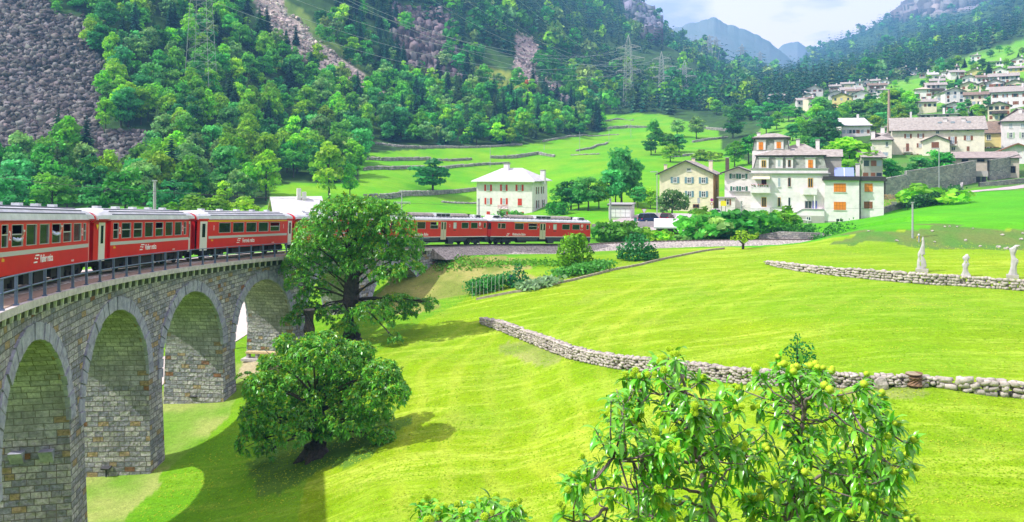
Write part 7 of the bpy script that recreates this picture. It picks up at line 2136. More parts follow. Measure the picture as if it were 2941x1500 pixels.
def chestnut(name, label, px, pb, z, lobes, dens, trunk_r, seed, depth, limb_to, dead=None, husk=0.5, leafc=(0.085,0.34,0.028), tilt=0):
    rs_ = np.random.RandomState(seed)
    O = PW(px, pb, z); O.z = H(O.x, O.y)-0.1
    root = empty(name, tuple(O)); tag(root, label, 'tree')
    tips, dirs = [], []
    cents = []
    for (lx, ly, rx, ry, *dz) in lobes:
        zz = z + (dz[0] if dz else rs_.uniform(-depth, depth*0.45))
        c = PW(lx, ly, zz)-O; a = rx*zz/F; b = ry*zz/F; cents.append((c, a, b))
        n = int(dens*(a*a+2*a*b)*3.0)
        d = rdirs(n, rs_); d[:, 2] = np.where(d[:, 2] < -0.2, d[:, 2]*rs_.uniform(-1, 1, n), d[:, 2]); d = unit(d)
        rr = rs_.uniform(0.5, 1.05, n)**0.5
        p = np.array(c)[None]+d*np.array([a, (a+b)/2, b])*rr[:, None]
        gap = fbm(p[:, 0]*1.4+seed, p[:, 2]*1.4+p[:, 1]*0.9, 3, seed) > 0.32
        tips.append(p[gap]); dirs.append(unit(d+np.array([0, 0, 0.35]))[gap])
    tips = np.concatenate(tips); dirs = np.concatenate(dirs)
    V, Cc = rosettes(tips, dirs, rs_, 8, 0.27, 0.105, leafc)
    np_mesh('foliage', V, quads(V), M_leaf_n, root, col=Cc)
    hi = (dirs[:, 2] > 0.1) & (rs_.uniform(size=len(tips)) < husk)
    V, Cc = tufts(tips[hi], rs_, 0.08, (0.36, 0.52, 0.03), 2)
    np_mesh('husk_clusters', V, quads(V), M_leaf_n, root, col=Cc)
    tm = MB()
    hgt = limb_to*z/F
    pts = [(0, 0, -0.6), (0.02, 0, 0.15), (0.0, 0, 0.7), (-0.05, 0, hgt*0.3), (0.1, 0.05, hgt*0.62), (0.02, 0.1, hgt)]
    tm.tube(pts, [trunk_r*1.55, trunk_r*1.28, trunk_r*1.05, trunk_r*0.95, trunk_r*0.75, trunk_r*0.35], 14)
    for k in range(7):
        a = 6.283*k/7; tm.tube([(0, 0, 0.7), (math.cos(a)*trunk_r*1.1, math.sin(a)*trunk_r*1.1, 0.12), (math.cos(a)*trunk_r*1.9, math.sin(a)*trunk_r*1.9, -0.25)], [trunk_r*0.5, trunk_r*0.38, trunk_r*0.15], 6)
    tm.build('trunk', M_bark, root, smooth=True)
    for i, (c, a, b) in enumerate(cents):
        z0 = min(max(hgt*0.32, c.z*0.62), hgt*0.9)
        st = Vector((0.02, 0.03, z0)); md = st.lerp(c, 0.5)+Vector((0, 0, 0.25))
        br_ = MB(); L_ = c.xy.length
        br_.tube([st, md, Vector(c), Vector(c)+Vector((rs_.uniform(-.5,.5), rs_.uniform(-.5,.5), b*0.6))], [trunk_r*0.13, trunk_r*0.09, trunk_r*0.05, 0.015], 6)
        for q in range(4):
            e = Vector(c)+Vector((rs_.uniform(-a,a), rs_.uniform(-a,a), rs_.uniform(-b*.5,b)))*0.85
            br_.tube([md.lerp(c, 0.6), e], [trunk_r*0.05, 0.012], 5)
        br_.build('limb', M_bark, root, smooth=True)
    return root
T2 = [(960,620,70,55),(1050,612,80,50),(1130,650,65,50),(900,670,55,55),(1000,680,80,60),(1085,720,80,50),(870,735,45,45),(930,770,70,60),(1020,760,60,50),(1150,735,60,30),(858,820,40,50),(905,840,45,40),(1180,770,45,22),(1110,790,50,30),(885,895,55,30),(835,922,28,20),(960,905,50,32),(1070,895,60,32),(1140,865,55,22),(1195,878,50,22),(1235,868,25,16),(1160,905,40,18),(990,945,42,22),(1135,975,22,22),(1120,930,14,18),(980,585,60,30),(1100,600,45,28),(850,770,50,40),(900,700,60,50),(990,740,60,50),(1060,660,60,50),(1170,700,50,40)]
chestnut('chestnut_tree', 'tallest chestnut with dark bare trunk rising in front of the train', 1010, 1000, 64.5, T2, 10.5, 0.72, 41, 3.0, 400, husk=0.45)
T1 = [(800,1050,60,60),(900,1035,80,60),(1000,1060,80,55),(1095,1085,60,55),(760,1120,60,55),(850,1130,80,60),(960,1130,90,60),(1070,1140,80,55),(1140,1130,38,45),(740,1200,50,60),(800,1220,60,50),(900,1195,80,45),(1000,1205,80,45),(1080,1195,50,40),(1095,1250,40,22),(728,1265,48,45),(770,1295,35,28),(840,1255,50,26),(950,1245,50,22),(825,995,45,35),(925,980,60,30),(1020,1010,60,35),(1120,1070,28,35),(700,1090,25,25),(1060,1275,28,16)]
chestnut('chestnut_tree', 'low spreading round chestnut on the grass in front of the viaduct', 905, 1318, 45.0, T1, 15, 0.62, 42, 2.6, 190, husk=0.65)
# bare cut trunk beside the pier
O = PW(888, 1082, 61.5); O.z = H(O.x, O.y)-0.2
st = empty('cut_tree_trunk', tuple(O)); tag(st, 'bare sawn off tree trunk standing between pier and tall chestnut', 'tree trunk')
q = MB(); q.tube([(0,0,-0.5),(0.05,0,1.2),(0,0,2.6),(0.0,0,4.1)], [0.55,0.47,0.45,0.46], 12); q.build('trunk', M_bark, st, smooth=False)
q = MB(); q.lathe([(0.44,4.101),(0.43,4.13)], 12); q.build('sawn_top', M_bark_l, st)

# foreground sweet chestnut --------------------------------------------------
M_fleaf = leaf_mat('foreground_leaf', trans=0.25, rough=0.28, spec=0.6, objrand=False)
M_husk = mat('spiny_husk', (0.50, 0.66, 0.03), 0.7, col2=(0.34, 0.52, 0.02), scale=30)
M_fbark = mat('young_bark', (0.24, 0.18, 0.17), 0.8, col2=(0.12, 0.09, 0.085), scale=14, bump=0.3)
def c3(l): return [(1480+a/2.628, 1000+b/2.628) for a, b in l]
def c4(l): return [(2200+a/2.628, 1000+b/2.628) for a, b in l]
TIPS = c3([(1160,60),(1220,90),(1110,110),(1060,90),(1080,210),(840,230),(920,220),(960,240),(1390,240),(1420,240),(700,500),(770,500),(830,500),(925,550),(930,590),(740,560),(1110,510),(1350,480),(1400,470),(1500,490),(1560,600),(1280,620),(1300,680),(1240,640),(1080,640),(1070,710),(920,770),(1010,750),(1030,790),(1120,780),(1160,790),(990,880),(1090,910),(1120,960),(790,790),(690,820),(540,870),(380,1000),(430,960),(390,1060),(475,1040),(470,1080),(720,1130),(1060,1110),(1090,1160),(1210,1145),(1200,1200),(1110,1200),(1140,1250),(1200,1290),(360,1220),(490,1230),(1350,520),(1800,190),(1840,200),(1690,310),(1660,410),(1820,460),(1690,460),(1630,760),(1650,800),(1700,770),(1860,770),(1870,850),(1640,900),(1820,960),(1830,1000),(1750,1170),(1780,1170),(1860,1130),(1770,1280),(1720,1140)]) \
 + c4([(70,100),(90,145),(190,180),(290,175),(380,160),(430,170),(470,210),(150,205),(720,240),(735,300),(720,320),(360,310),(425,310),(460,430),(500,400),(530,400),(620,480),(650,500),(790,420),(760,470),(800,445),(850,370),(860,410),(950,570),(990,570),(290,590),(420,640),(300,710),(890,710),(1080,720),(1130,720),(1040,820),(1100,910),(940,900),(870,950),(960,980),(1010,950),(975,1030),(960,1080),(720,1050),(740,1080),(770,1110),(410,1075),(150,940),(240,945),(250,1020),(50,1050),(500,1140),(390,1180),(380,1245),(590,1250),(600,1300),(840,1170),(990,1220),(1000,1270),(1090,1300)])
LEAFONLY = c3([(1000,370),(1080,400),(1250,330),(1240,400),(1100,480),(1290,400),(1330,570),(1180,560),(820,600),(900,640),(1000,650),(1450,560),(1400,600),(1300,760),(640,900),(750,960),(560,920),(880,900),(1260,980),(1000,990),(1440,1080),(1500,780),(1550,400),(1600,300),(1450,880),(1540,960),(1350,740),(980,1130),(1580,1060),(620,1110),(900,1050),(1650,1050),(1560,1200),(1420,1250),(1250,870),(1180,880),(1900,620),(1620,560)]) \
 + c4([(60,520),(150,600),(200,540),(100,440),(260,320),(350,820),(440,930),(520,960),(560,860),(620,900),(700,980),(180,850),(240,800),(90,860),(560,540),(720,600),(830,520),(840,650),(900,640),(800,810),(750,800),(600,1020),(330,1090),(120,1160),(560,1200),(700,1140),(830,1240),(900,1290),(980,760),(480,850),(350,660)])
SKEL = {  # main branches, each a chain of photo points
 'A': c3([(1490,1340),(1480,1240),(1430,1120),(1440,1050),(1380,860),(1350,790),(1320,640),(1310,500),(1285,400),(1280,270),(1200,130)]),
 'B': c3([(1400,1100),(1250,1060),(1000,1070),(800,1050),(600,1075),(470,1000)]),
 'C': c3([(1390,870),(1200,830),(1050,800),(900,860),(740,830)]),
 'D': c3([(1315,600),(1200,500),(1180,380),(1050,340),(900,310)]),
 'E': c4([(160,1340),(180,1200),(230,1000),(260,800),(255,650),(290,520),(290,400),(370,360)]),
 'F': c4([(200,1180),(400,960),(600,920),(690,900),(780,830),(880,700),(950,620)]),
 'G': c4([(265,700),(200,520),(160,450),(90,430),(0,420)]),
 'H': c4([(300,540),(420,560),(540,500),(640,430),(720,350)]),
 'I': c4([(560,1020),(700,1010),(850,960),(1000,900)]),
 'J': c3([(1440,1060),(1560,980),(1640,880),(1700,760)]),
 'K': c3([(1480,1230),(1300,1160),(1180,1180),(1060,1260)]),
 'L': c4([(170,1260),(400,1250),(560,1230),(700,1180)]),
 'M': c4([(210,520),(215,330),(220,150)]),
 'N': c3([(700,1210),(560,1300),(440,1310)]),
}
def foreground_chestnut(name, label, tips, leafonly, skel, base_px, zc, seed, ground_pt, nlimit):
    rs_ = np.random.RandomState(seed); rr = random.Random(seed)
    O = Vector((ground_pt[0], ground_pt[1], H(*ground_pt)-0.2))
    root = empty(name, tuple(O)); tag(root, label, 'tree')
    offs = {k: rr.uniform(-0.9, 0.9) for k in skel}
    segs = []
    tr = MB()
    trunk_top = None
    for k, pts in skel.items():
        P = []
        for i, (x, y) in enumerate(pts):
            t = i/(len(pts)-1)
            P.append(PW(x, y, zc+offs[k]*t*1.2)-O)
        r0 = {'A': 0.048, 'E': 0.045}.get(k, 0.016)
        b = MB(); dense = []
        for i in range(len(P)-1):
            for q in range(4): dense.append(P[i].lerp(P[i+1], q/4)+Vector((rr.uniform(-1,1), rr.uniform(-1,1), rr.uniform(-1,1)))*0.018)
        dense.append(P[-1])
        n = len(dense); b.tube(dense, [r0*(1-0.82*i/(n-1))+0.004 for i in range(n)], 8)
        b.build('branch', M_fbark, root, smooth=True)
        for i in range(0, n, 1): segs.append((dense[i], r0*(1-0.8*i/n)))
        if k in ('A', 'E'):
            foot = Vector((0.0, 0.0, -0.3)); s = P[0]
            trm = MB(); trm.tube([foot, foot.lerp(s, 0.35)+Vector((0, 0, 0.5)), foot.lerp(s, 0.7), s, P[1]], [0.17, 0.12, 0.085, 0.06, 0.045], 10); trm.build('trunk', M_fbark, root, smooth=True)
    SP = np.array([list(p) for p, r in segs])
    allt = [(x, y, 1) for x, y in tips] + [(x, y, 0) for x, y in leafonly]
    tw = MB(); TV, TD, BT = [], [], []
    for (x, y, h_) in allt:
        zz = zc+rs_.uniform(-1.0, 1.0)
        p = PW(x, y, zz)-O
        d = SP-np.array(p); d[:, 2] += 0.15; i = int(np.argmin((d**2).sum(1)))
        s = Vector(SP[i]); mid = s.lerp(p, 0.55)+Vector((rs_.uniform(-.05,.05), rs_.uniform(-.05,.05), -0.02-0.03*(p-s).length))
        tw.tube([s, mid, p], [0.013, 0.009, 0.005], 5)
        dr = (p-mid).normalized()
        TV.append(p); TD.append(dr); BT.append(h_)
        if (p-s).length > 0.3:
            for e in (0.45, 0.7):
                q = s.lerp(p, e)+Vector((rs_.uniform(-.1,.1), rs_.uniform(-.1,.1), rs_.uniform(-.05,.1))); TV.append(q); TD.append((dr+Vector(rs_.normal(size=3))*0.5).normalized()); BT.append(2)
    tw.build('twigs', M_fbark, root, smooth=True)
    # leaves: long toothed blades folded along the midrib
    V, Fc, Cc = [], [], []
    nseg = 4
    off = 0
    for p, dr, h_ in zip(TV, TD, BT):
        nl = 13 if h_ == 1 else (8 if h_ == 0 else 3)
        dr = Vector(dr)
        a = dr.orthogonal().normalized(); b_ = dr.cross(a)
        tone = rs_.uniform(0.7, 1.35)
        for k in range(nl):
            ang = 6.283*k/nl+rs_.uniform(-.3, .3); el = rs_.uniform(-0.2, 0.9)
            d = (a*math.cos(ang)+b_*math.sin(ang))*math.cos(el)+dr*math.sin(el)
            L_ = rs_.uniform(0.12, 0.20); w_ = L_*rs_.uniform(0.27, 0.36)
            st = p - dr*rs_.uniform(0, 0.10)
            side = d.cross(Vector((0, 0, 1)))
            if side.length < 0.1: side = Vector((1, 0, 0))
            side.normalize(); side = (side+Vector(rs_.normal(size=3))*0.25).normalized()
            col = np.array((0.085, 0.38, 0.018))*tone*rs_.uniform(0.7, 1.35)*np.array([1+rs_.uniform(0, .9), 1, 1])
            pos = Vector(st); dd = Vector(d)
            rows = []
            for j in range(nseg+1):
                t = j/nseg; ww = w_*math.sin(math.pi*min(0.97, t*0.92+0.06))**0.8/2
                up = side.cross(dd).normalized()
                rows.append((pos-side*ww+up*ww*0.35, pos.copy(), pos+side*ww+up*ww*0.35))
                dd = (dd+Vector((0, 0, -0.14-0.09*j))).normalized(); pos = pos+dd*L_/nseg
            for j in range(nseg+1):
                V += [tuple(rows[j][0]), tuple(rows[j][1]), tuple(rows[j][2])]; Cc += [col*0.95, col*1.25, col]
            for j in range(nseg):
                o_ = off+j*3; Fc += [(o_, o_+1, o_+4, o_+3), (o_+1, o_+2, o_+5, o_+4)]
            off += (nseg+1)*3
    np_mesh('leaves', np.array(V), np.array(Fc), M_fleaf, root, col=np.array(Cc), smooth=True)
    # husks: spiny balls
    bm = bmesh.new(); bmesh.ops.create_icosphere(bm, subdivisions=2, radius=0.030)
    for f in list(bm.faces):
        c = f.calc_center_median(); n_ = c.normalized()
        vs = [v.co.copy() for v in f.verts]
        tip = bm.verts.new(n_*(0.030+random.uniform(0.009, 0.016))+Vector((random.uniform(-1,1), random.uniform(-1,1), random.uniform(-1,1)))*0.003)
        vv = f.verts[:]; 
        for i in range(3):
            try: bm.faces.new((vv[i], vv[(i+1) % 3], tip))
            except ValueError: pass
    me = bpy.data.meshes.new('husk'); bm.to_mesh(me); bm.free(); me.materials.append(M_husk)
    cnt = 0; rest = []
    for p, dr, h_ in zip(TV, TD, BT):
        if h_ != 1: continue
        for k in range(rr.choice([1, 1, 2, 2])):
            q = Vector(p)+Vector((rr.uniform(-.06,.06), rr.uniform(-.06,.06), rr.uniform(.02,.09)))-Vector((0, 0.05, 0))
            rest.append((q, rr.uniform(0.75, 1.2)))
    for q, s in rest[:nlimit]:
        o = bpy.data.objects.new('husk', me); COL.objects.link(o); o.parent = root; o.location = q; o.scale = (s, s, s*0.9); o.rotation_euler = (rr.uniform(0, 6), rr.uniform(0, 6), 0)
    if len(rest) > nlimit:
        VV, FF, of = [], [], 0
        mv = np.array([v.co[:] for v in me.vertices]); mf = [tuple(p_.vertices) for p_ in me.polygons if len(p_.vertices) == 3]; mf = np.array(mf)
        for q, s in rest[nlimit:]:
            VV.append(mv*s+np.array(q)); FF.append(mf+of); of += len(mv)
        o = np_mesh('husks', np.concatenate(VV), np.concatenate(FF), M_husk, root); o['kind'] = 'stuff'
    return root
HULL = [(1700,1230),(1780,1100),(1880,1050),(1960,1035),(2030,1100),(2110,1120),(2180,1080),(2250,1040),(2330,1060),(2400,1115),(2480,1095),(2540,1160),(2600,1240),(2635,1310),(2590,1400),(2540,1510),(1900,1510),(1660,1500),(1650,1400),(1750,1340)]
_r = np.random.RandomState(19)
for _k in range(1500):
    qx, qy = _r.uniform(1640, 2640), _r.uniform(1030, 1510)
    if inpoly(np.array([qx]), np.array([qy]), HULL)[0] and min((qx-a)**2+(qy-b)**2 for a, b in TIPS+LEAFONLY) > 35**2: LEAFONLY.append((qx, qy))
foreground_chestnut('chestnut_tree', 'young chestnut in the foreground with glossy leaves and spiny yellow green husks', TIPS, LEAFONLY, SKEL, None, 8.9, 51, (2.3, 9.3), 100)
T3 = [(1205,1455),(1235,1440),(1265,1475),(1290,1462),(1310,1490),(1340,1478),(1370,1445),(1395,1440),(1420,1445),(1445,1470),(1465,1465),(1485,1450),(1505,1478),(1230,1490),(1400,1480),(1355,1500),(1280,1500),(1520,1500),(1440,1495),(1325,1455)]
L3 = [(1220,1465),(1250,1460),(1300,1478),(1380,1462),(1410,1432),(1430,1450),(1475,1478),(1350,1485),(1200,1485),(1500,1492)]
SK3 = {'A': [(1370,1700),(1365,1600),(1370,1530),(1400,1470)], 'B': [(1368,1640),(1320,1560),(1270,1500)], 'C': [(1372,1620),(1430,1550),(1480,1490)], 'D': [(1340,1590),(1260,1530),(1215,1490)]}
foreground_chestnut('chestnut_tree', 'top of another chestnut just reaching into the bottom edge of the view', T3, L3, SK3, None, 9.4, 52, (-0.35, 9.7), 40)

# medium garden trees
def garden_tree(label, px, pb, z, lobes, seed, leafc, ll, dens, tr, husk=0.0, cat='tree', depth=1.0, name='garden_tree'):
    rs_ = np.random.RandomState(seed)
    O = PW(px, pb, z); O.z = H(O.x, O.y)-0.05
    root = empty(name, tuple(O)); tag(root, label, cat)
    Vv, Cv = [], []
    for (lx, ly, rx, ry) in lobes:
        zz = z+rs_.uniform(-depth, depth); c = PW(lx, ly, zz)-O; a = rx*zz/F; b = ry*zz/F
        n = int(dens*(a*a+2*a*b)*12)
        d = rdirs(n, rs_); r = rs_.uniform(0.35, 1.08, n)**0.6
        p = np.array(c)[None]+d*np.array([a, (a+b)/2, b])*r[:, None]
        V = cards(p, unit(d+rs_.normal(size=(n, 3))*0.7), ll*rs_.uniform(.5, 1.2, n), ll*rs_.uniform(.7, 1.5, n), rs_)
        Vv.append(V); Cv.append(np.repeat(np.array(leafc)[None]*rs_.uniform(0.55, 1.5, (n, 1))*rs_.uniform(.8, 1.2), 4, 0))
    V = np.concatenate(Vv); np_mesh('crown', V, quads(V), M_leaf_p, root, col=np.concatenate(Cv))
    q = MB()
    top = (PW(px, lobes[0][1], z)-O).z
    q.tube([(0,0,-0.3),(0,0,0.3),(0.05,0,max(0.6, top*0.5)),(0,0,max(0.9, top))], [tr*1.4, tr, tr*0.8, tr*0.3], 8)
    for (lx, ly, rx, ry) in lobes:
        c = PW(lx, ly, z)-O; q.tube([(0,0,max(0.4, top*0.35)), tuple(Vector((0,0,max(0.4, top*0.35))).lerp(c, 0.6)+Vector((0,0,.1))), tuple(c)], [tr*0.5, tr*0.3, 0.015], 5)
    q.build('trunk', M_bark, root, smooth=True)
    return root
garden_tree('bright yellow green bushy tree in front of the leading railcar', 1650, 778, 83, [(1648,700,40,30),(1625,730,28,35),(1670,730,35,40),(1640,755,38,28),(1668,760,30,22),(1660,685,25,15)], 61, (0.17,0.42,0.012), 0.30, 5.5, 0.16)
garden_tree('dark round apple tree beyond the garden edging', 1830, 757, 89, [(1828,700,40,30),(1795,720,28,22),(1860,720,28,22),(1830,735,55,18),(1785,738,16,10),(1880,735,14,10),(1835,682,25,12)], 62, (0.035,0.22,0.05), 0.26, 5.0, 0.13)
garden_tree('small yellow green tree beside the track near the slim mast', 2134, 719, 96, [(2134,672,20,10),(2112,685,14,7),(2160,680,20,8),(2138,690,14,8),(2175,672,8,6),(2120,668,9,6)], 63, (0.26,0.44,0.02), 0.24, 5.0, 0.18)
garden_tree('blue green shrub in the garden between vegetable rows', 1492, 831, 77.5, [(1490,795,30,22),(1475,812,22,18),(1510,810,24,18),(1488,770,14,16),(1495,820,34,12)], 64, (0.05,0.26,0.07), 0.22, 5.0, 0.08, cat='shrub', name='garden_shrub')
garden_tree('weeping willow like tree before the cream house', 1930, 612, 160, [(1930,560,30,18),(1905,575,22,20),(1955,575,26,22),(1940,590,34,14),(1905,598,18,14),(1970,590,12,16)], 65, (0.12,0.27,0.06), 0.42, 3.0, 0.2)
garden_tree('small dark green sapling standing above the lower dry stone wall', 2290, 1108, 40, [(2285,985,22,18),(2310,1005,30,25),(2270,1010,26,22),(2295,1035,38,22),(2325,1030,22,18),(2290,968,10,10)], 66, (0.04,0.24,0.04), 0.13, 9.0, 0.05)
garden_tree('large leafed garden bush in front of the white house door', 1465, 640, 150, [(1440,614,14,8),(1475,612,16,8),(1495,616,14,6),(1415,620,10,5)], 67, (0.12,0.40,0.05), 0.4, 3.0, 0.06, cat='bush', name='garden_shrub')

# ------------------------------------------------------------------ dry stone walls in the fields
M_dry = mat('dry_wall_stone', (0.56, 0.50, 0.44), 0.95, col2=(0.24, 0.21, 0.19), scale=2.2, bump=0.8, bscale=9)
M_dry2 = mat('terrace_wall_stone', (0.44, 0.41, 0.39), 0.95, col2=(0.19, 0.18, 0.17), scale=0.8, bump=0.5)
def dry_wall(label, pts, m, seed, th=0.45, sz=(0.24, 0.15), group=None):
    """piled loose stones along a line: pts (px, py_foot, height m)"""
    rs_ = np.random.RandomState(seed)
    P = [at(a, b) for a, b, hh_ in pts]; Hs = [p[2] for p in pts]
    O = P[0].copy(); V, Fq, off = [], [], 0
    T = []
    for _ in range(10):
        bm = bmesh.new(); bmesh.ops.create_icosphere(bm, subdivisions=1, radius=1)
        v = np.array([x.co[:] for x in bm.verts])*rs_.uniform(0.78, 1.12, (len(bm.verts), 1)); f = np.array([[x.index for x in q.verts] for q in bm.faces]); bm.free(); T.append((np.sign(v)*np.abs(v)**0.5, f))
    for i in range(len(P)-1):
        L_ = (P[i+1]-P[i]).xy.length; d = (P[i+1]-P[i]).xy.normalized(); n = Vector((-d.y, d.x))
        hm = (Hs[i]+Hs[i+1])/2
        rows = max(1, int(round(hm/sz[1])))
        for r_ in range(rows):
            x = rs_.uniform(0, 0.3)
            while x < L_:
                t = x/L_; hh_ = Hs[i]*(1-t)+Hs[i+1]*t
                w_ = sz[0]*rs_.uniform(0.55, 1.7); q = P[i].lerp(P[i+1], t)
                for side in ((-1, 1) if th > 0.3 else (-1,)):
                    if rs_.uniform() < 0.06: continue
                    c = Vector((q.x, q.y, 0)) + Vector((n.x, n.y, 0))*side*th*0.3
                    zz = H(q.x, q.y) + hh_*(r_+0.35)/rows + rs_.uniform(-.04, .04)
                    v, f = T[rs_.randint(10)]
                    a = math.atan2(d.y, d.x)+rs_.uniform(-.25, .25); ca, sa = math.cos(a), math.sin(a)
                    s = np.array([w_*0.56, th*0.36*rs_.uniform(.8, 1.2), hh_/rows*0.60*rs_.uniform(0.8, 1.25)])
                    tl = rs_.uniform(-.3, .3); vv = v*s; vx = vv[:, 0]*math.cos(tl)-vv[:, 2]*math.sin(tl); vz = vv[:, 0]*math.sin(tl)+vv[:, 2]*math.cos(tl)
                    W = np.stack([vx*ca-vv[:, 1]*sa+c.x-O.x, vx*sa+vv[:, 1]*ca+c.y-O.y, vz+zz-O.z], 1)
                    V.append(W); Fq.append(f+off); off += len(W)
                x += w_*0.92
    o = np_mesh('dry_stone_wall', np.concatenate(V), np.concatenate(Fq), m); o.location = O
    tag(o, label, 'stone wall', group)
    return o
dry_wall('long curving dry stone wall crossing the mown field nearest the camera', [(1384,928,0.45),(1430,945,0.75),(1480,965,0.8),(1530,985,0.8),(1580,1005,0.85),(1640,1028,0.8),(1700,1042,0.75),(1770,1056,0.8),(1850,1066,0.8),(1940,1078,0.85),(2040,1092,0.85),(2150,1102,0.8),(2260,1108,0.8),(2380,1110,0.75),(2480,1112,0.65),(2560,1110,0.6),(2640,1108,0.5),(2700,1110,0.45)], M_dry, 71)
dry_wall('right end of the lower dry stone wall with big pale stones', [(2690,1108,0.45),(2760,1122,0.7),(2830,1132,0.75),(2900,1138,0.75),(3000,1146,0.75),(3150,1160,0.75),(3290,1172,0.7)], M_dry, 72, sz=(0.42, 0.26))
dry_wall('curved dry stone wall below the three sculptures', [(2203,758,0.3),(2240,768,0.55),(2290,778,0.65),(2350,786,0.7),(2420,794,0.75),(2500,802,0.85),(2580,810,0.9),(2660,817,0.9),(2740,820,0.85),(2820,826,0.85),(2900,832,0.85),(2990,838,0.85),(3120,846,0.85),(3280,856,0.8)], M_dry, 73, sz=(0.34, 0.2))
tw = [([(1043,460,1.6),(1100,462,1.7),(1180,461,1.7),(1235,459,1.6)], 'left'), ([(1045,490,1.6),(1120,488,1.7),(1220,484,1.5)], 'second'), ([(1240,461,1.2),(1300,463,1.3),(1355,459,1.2)],'third'),([(1410,455,1.6),(1480,455,2.0),(1545,444,1.8),(1595,452,1.4)],'fourth'),([(1230,488,1.4),(1320,480,1.5),(1400,474,1.4),(1465,470,1.0)],'fifth'),
 ([(1045,574,2.0),(1120,571,2.1),(1200,562,2.1),(1290,556,1.8),(1368,548,1.6)],'sixth'),([(1270,582,0.8),(1320,586,0.9),(1370,586,0.8)],'seventh'),([(1560,408,1.3),(1620,398,1.2),(1700,392,1.0),(1780,388,0.7)],'eighth'),([(1655,435,1.0),(1700,428,1.3),(1745,412,1.2)],'ninth'),
 ([(1745,372,1.8),(1800,368,2.4),(1865,366,1.2)],'tenth'),([(1990,410,1.6),(2050,402,1.6),(2090,396,1.0)],'eleventh'),([(1930,452,1.4),(2000,446,1.4)],'twelfth'),([(1050,410,1.2),(1150,424,1.4),(1250,426,1.4),(1400,424,1.3),(1500,418,1.0)],'thirteenth'),([(1735,348,1.2),(1820,346,1.2)],'14'),([(2020,370,2.0),(2085,378,2.0),(2110,370,1.4)],'15'),([(1640,447,0.7),(1720,444,0.7)],'16')]
TWL = ['short grey terrace wall at the far left of the green meadow, upper of two','grey terrace wall at the left of the meadow, lower of two','narrow terrace wall right of the upper left one','curved terrace wall straight above the white house roof','long thin terrace wall behind the roof left of the white house','long stone terrace wall running to the white house from the left','short crumbling wall on the grass left of the white house','low wall along the upper meadow under the trees','short slanting wall in the middle of the upper meadow','tall dark wall at the highest meadow terrace','terrace wall right of the meadow copse','low wall behind the bright umbrella shaped tree','long wall at the foot of the wood above the meadow','thin wall on the topmost meadow strip','dark wall at the right end of the upper meadow','small fallen wall below the slanting meadow wall']
for (pts, _), lab in zip(tw, TWL): dry_wall(lab, [(a, b, c*0.68) for a, b, c in pts], M_dry2, 80+len(lab), th=0.5, sz=(0.8, 0.45), group='terrace walls of the green meadow')
O = at(2625, 1110); tg = empty('tree_stump', (O.x, O.y, H(O.x, O.y))); tag(tg, 'squat brown tree stump standing in a gap of the lower stone wall', 'stump')
q = MB(); q.tube([(0,0,-0.3),(0,0,0.1),(0.02,0,0.45),(0,0,0.62)], [0.5,0.42,0.38,0.40], 12); q.build('trunk', mat('stump_wood', (0.20,0.12,0.07), 0.95, var=0.4, scale=6, bump=0.6), tg)
q = MB(); q.lathe([(0.38,0.621),(0.37,0.64)], 12); q.build('sawn_top', mat('stump_top', (0.30,0.24,0.16), 0.9, var=0.3), tg)
O = at(2532, 1118); q = MB(); bmv = bmesh.new(); bmesh.ops.create_icosphere(bmv, subdivisions=2, radius=0.42)
for v in bmv.verts: v.co *= 0.85+0.3*mnoise.noise(v.co*3); v.co.y *= 0.6
me = bpy.data.meshes.new('boulder'); bmv.to_mesh(me); bmv.free(); me.materials.append(M_dry); ob = bpy.data.objects.new('boulder', me); COL.objects.link(ob); ob.location = (O.x, O.y, O.z+0.25); tag(ob, 'large rounded boulder leaning on the lower stone wall left of the stump', 'boulder')
# garden edging
def edging(label, pts):
    P = [at(a, b) for a, b in pts]; O = P[0].copy(); mb = MB()
    for i in range(len(P)-1):
        n = 10
        for k in range(n):
            a = P[i].lerp(P[i+1], k/n); b = P[i].lerp(P[i+1], (k+1)/n); d = (b-a).xy.normalized(); s = Vector((-d.y, d.x))*0.09
            za, zb_ = H(a.x, a.y)-O.z, H(b.x, b.y)-O.z
            mb.hexa([(a.x-O.x-s.x, a.y-O.y-s.y, za-.2), (b.x-O.x-s.x, b.y-O.y-s.y, zb_-.2), (b.x-O.x+s.x, b.y-O.y+s.y, zb_-.2), (a.x-O.x+s.x, a.y-O.y+s.y, za-.2), (a.x-O.x-s.x, a.y-O.y-s.y, za+.2), (b.x-O.x-s.x, b.y-O.y-s.y, zb_+.2), (b.x-O.x+s.x, b.y-O.y+s.y, zb_+.2), (a.x-O.x+s.x, a.y-O.y+s.y, za+.2)])
    o = mb.build('garden_edging', mat('edging_board', (0.36, 0.30, 0.24), 0.9, var=0.4)); o.location = O; tag(o, label, 'edging')
edging('long low timber edging between vegetable garden and mown field', [(1368,862),(1430,850),(1500,838),(1560,826),(1640,808),(1720,788),(1800,770),(1880,752),(1960,735),(2040,720),(2080,716)])

